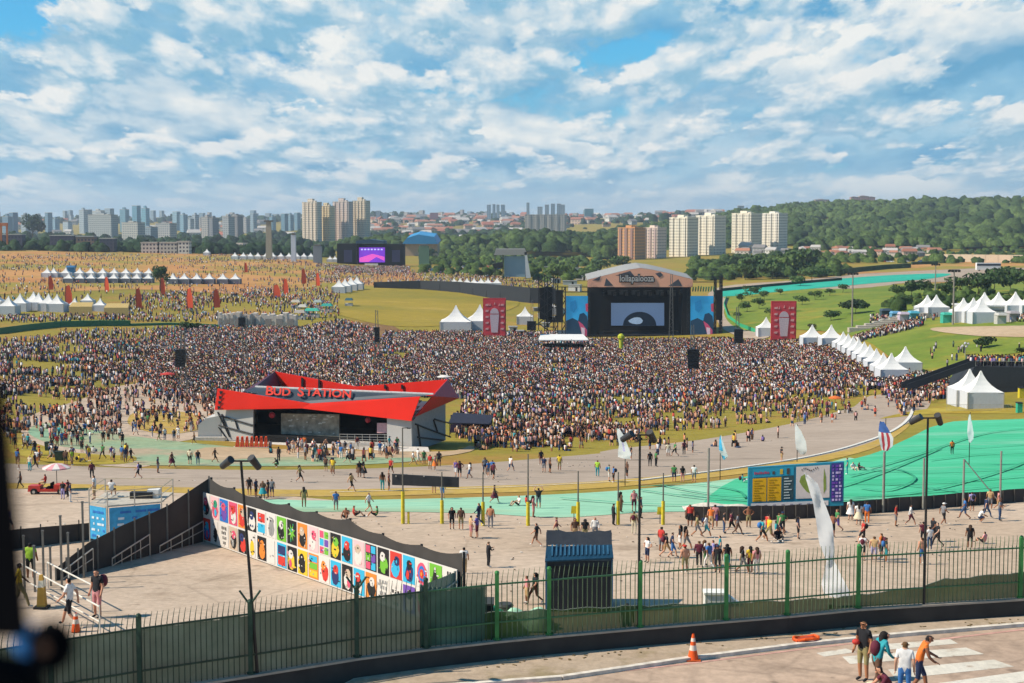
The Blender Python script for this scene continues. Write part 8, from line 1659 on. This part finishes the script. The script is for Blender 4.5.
FARZ = [([(160, 400), (215, 402), (215, 397), (330, 396), (440, 398), (470, 400), (700, 394), (850, 384), (905, 378), (905, 368), (880, 362), (800, 343), (722, 341), (556, 341), (500, 341), (440, 338), (380, 343), (300, 346), (230, 347), (150, 352), (130, 372)], 33000, 16, .34),
 ([(456, 424), (520, 424), (700, 408), (870, 395), (870, 380), (700, 392), (470, 397)], 1150, 7, .58),
 ([(0, 400), (110, 380), (150, 352), (60, 352), (0, 360)], 900, 11, .57),
 ([(110, 385), (215, 385), (215, 360), (110, 362)], 500, 8, .5),
 ([(150, 352), (300, 346), (380, 343), (375, 330), (340, 322), (300, 330), (218, 328), (150, 330)], 3600, 14, .36),
 ([(60, 352), (150, 352), (150, 331), (60, 333)], 450, 14, .5),
 ([(0, 360), (60, 352), (60, 338), (0, 342)], 250, 14, .5),
 ([(380, 343), (560, 341), (556, 334), (440, 334), (385, 334)], 1300),
 ([(-60, 325), (120, 322), (220, 322), (220, 314), (100, 316), (-60, 320)], 380, 14, .45),
 ([(100, 322), (340, 322), (340, 290), (220, 290), (130, 298)], 1300, 16, .42),
 ([(-60, 303), (250, 300), (330, 290), (330, 266), (250, 256), (100, 254), (-60, 256)], 1900, 30, .45),
 ([(300, 284), (420, 286), (560, 290), (550, 284), (430, 272), (320, 264)], 1500, 25, .35),
 ([(335, 273), (410, 273), (410, 267), (335, 267)], 900),
 ([(870, 325), (1024, 323), (1100, 323), (1100, 317), (1024, 318), (870, 318)], 420, 8, .35),
 ([(858, 343), (868, 340), (900, 333), (925, 326), (915, 323), (880, 331), (852, 341)], 420),
 ([(885, 398), (950, 400), (950, 378), (915, 378), (885, 384)], 500, 6, .4),
 ([(805, 345), (880, 382), (892, 390), (870, 390), (800, 350)], 700),
 ([(1024, 352), (1024, 344), (900, 352), (930, 372)], 14, 6, .5)]
crowd('crowd_near', 'loose crowd of festival goers spread over the grass and paths round the pavilion', NEARZ, SPEC_MID, 500)
crowd('crowd', 'dense crowd of thousands filling the hollow before the main stage', FARZ, [SPEC_FAR], 900)
# people packed on the viewing platform and the shelter
r = np.random.default_rng(5); n = 130; Q = np.stack([r.uniform(VP[0], VP[1], n), r.uniform(VP[2]+.4, VP[3]+3, n)], 1); V0, F0, R0 = SPEC_FAR
V = V0[None]+np.stack([Q[:, 0], Q[:, 1], np.full(n, VP[4])], 1)[:, None, :]; tcol = np.array([srgb(c) for c, _ in TC]); C = np.empty((n, len(F0), 3)); C[:, R0 == 3] = srgb('#1d1d22'); C[:, R0 == 2] = tcol[r.integers(0, len(TC), n)][:, None]; C[:, R0 == 1] = srgb('#2a1d15')
me = npmesh('platform_crowd', V.reshape(-1, 3), (F0[None]+(np.arange(n)*len(V0))[:, None, None]).reshape(-1, 4), C.reshape(-1, 3)); me.materials.append(vcolmat('crowd_cloth', .85)); o = bpy.data.objects.new('platform_crowd', me); COL.objects.link(o); tag(o, 'people packed along the black sided viewing platform', 'crowd', kind='stuff')

r = np.random.default_rng(8); m2 = MB()
for poly, n in (([(470, 600), (1000, 560), (1000, 515), (330, 515)], 170), ([(60, 484), (1, 540), (130, 545), (200, 490)], 50), ([(100, 480), (500, 484), (860, 430), (500, 466)], 110)):
    for x, y in sample(poly, n, int(r.integers(999))): a = r.uniform(.05, .16); m2.b0((x, y, float(hz(x, y))+.05), (a, a*.6, .04), int(r.integers(3)), float(r.uniform(0, 3)))
tag(m2.build('litter', [mat('litter_white', '#cfc8bc'), mat('litter_brown', '#5a4a3a'), mat('litter_grey', '#8a8580')]), 'cups and paper litter strewn over the plaza and track', 'litter', kind='stuff')
# air: one closed box of thin haze
if HAZE > 0:
    m2 = MB(); zt = 41+95; m2.slab([(-11000, -60, -40), (11000, -60, -40), (11000, 13500, -40), (-11000, 13500, -40)], (0, 0, 40+220)); o = m2.build('haze', None) if False else None
    me = bpy.data.meshes.new('haze'); me.from_pydata(m2.v, [], m2.f); bm = bmesh.new(); bm.from_mesh(me); bmesh.ops.recalc_face_normals(bm, faces=bm.faces); bm.to_mesh(me); bm.free(); o = bpy.data.objects.new('haze', me); COL.objects.link(o)
    hm = bpy.data.materials.new('haze_air'); hm.use_nodes = True; nt = hm.node_tree; nt.nodes.clear(); pv = nt.nodes.new('ShaderNodeVolumePrincipled'); ou = nt.nodes.new('ShaderNodeOutputMaterial')
    pv.inputs['Density'].default_value = HAZE; pv.inputs['Color'].default_value = (.8, .9, 1, 1); pv.inputs['Anisotropy'].default_value = .2; nt.links.new(pv.outputs[0], ou.inputs['Volume']); me.materials.append(hm); tag(o, 'thin pale blue air haze over the valley', 'haze', kind='stuff')
# names of look-alikes: one shared group wherever a label is shared
from collections import defaultdict
bl_ = defaultdict(list)
for o in S.objects:
    if o.parent is None and o.get('label') and o.get('kind') is None: bl_[o['label']].append(o)
for l, os_ in bl_.items():
    if len(os_) > 1 and len({o.get('group') for o in os_} | {None} if any(o.get('group') is None for o in os_) else {o.get('group') for o in os_}) > 1 or (len(os_) > 1 and os_[0].get('group') is None):
        for o in os_: o['group'] = 'look-alikes: '+' '.join(l.split()[:9])
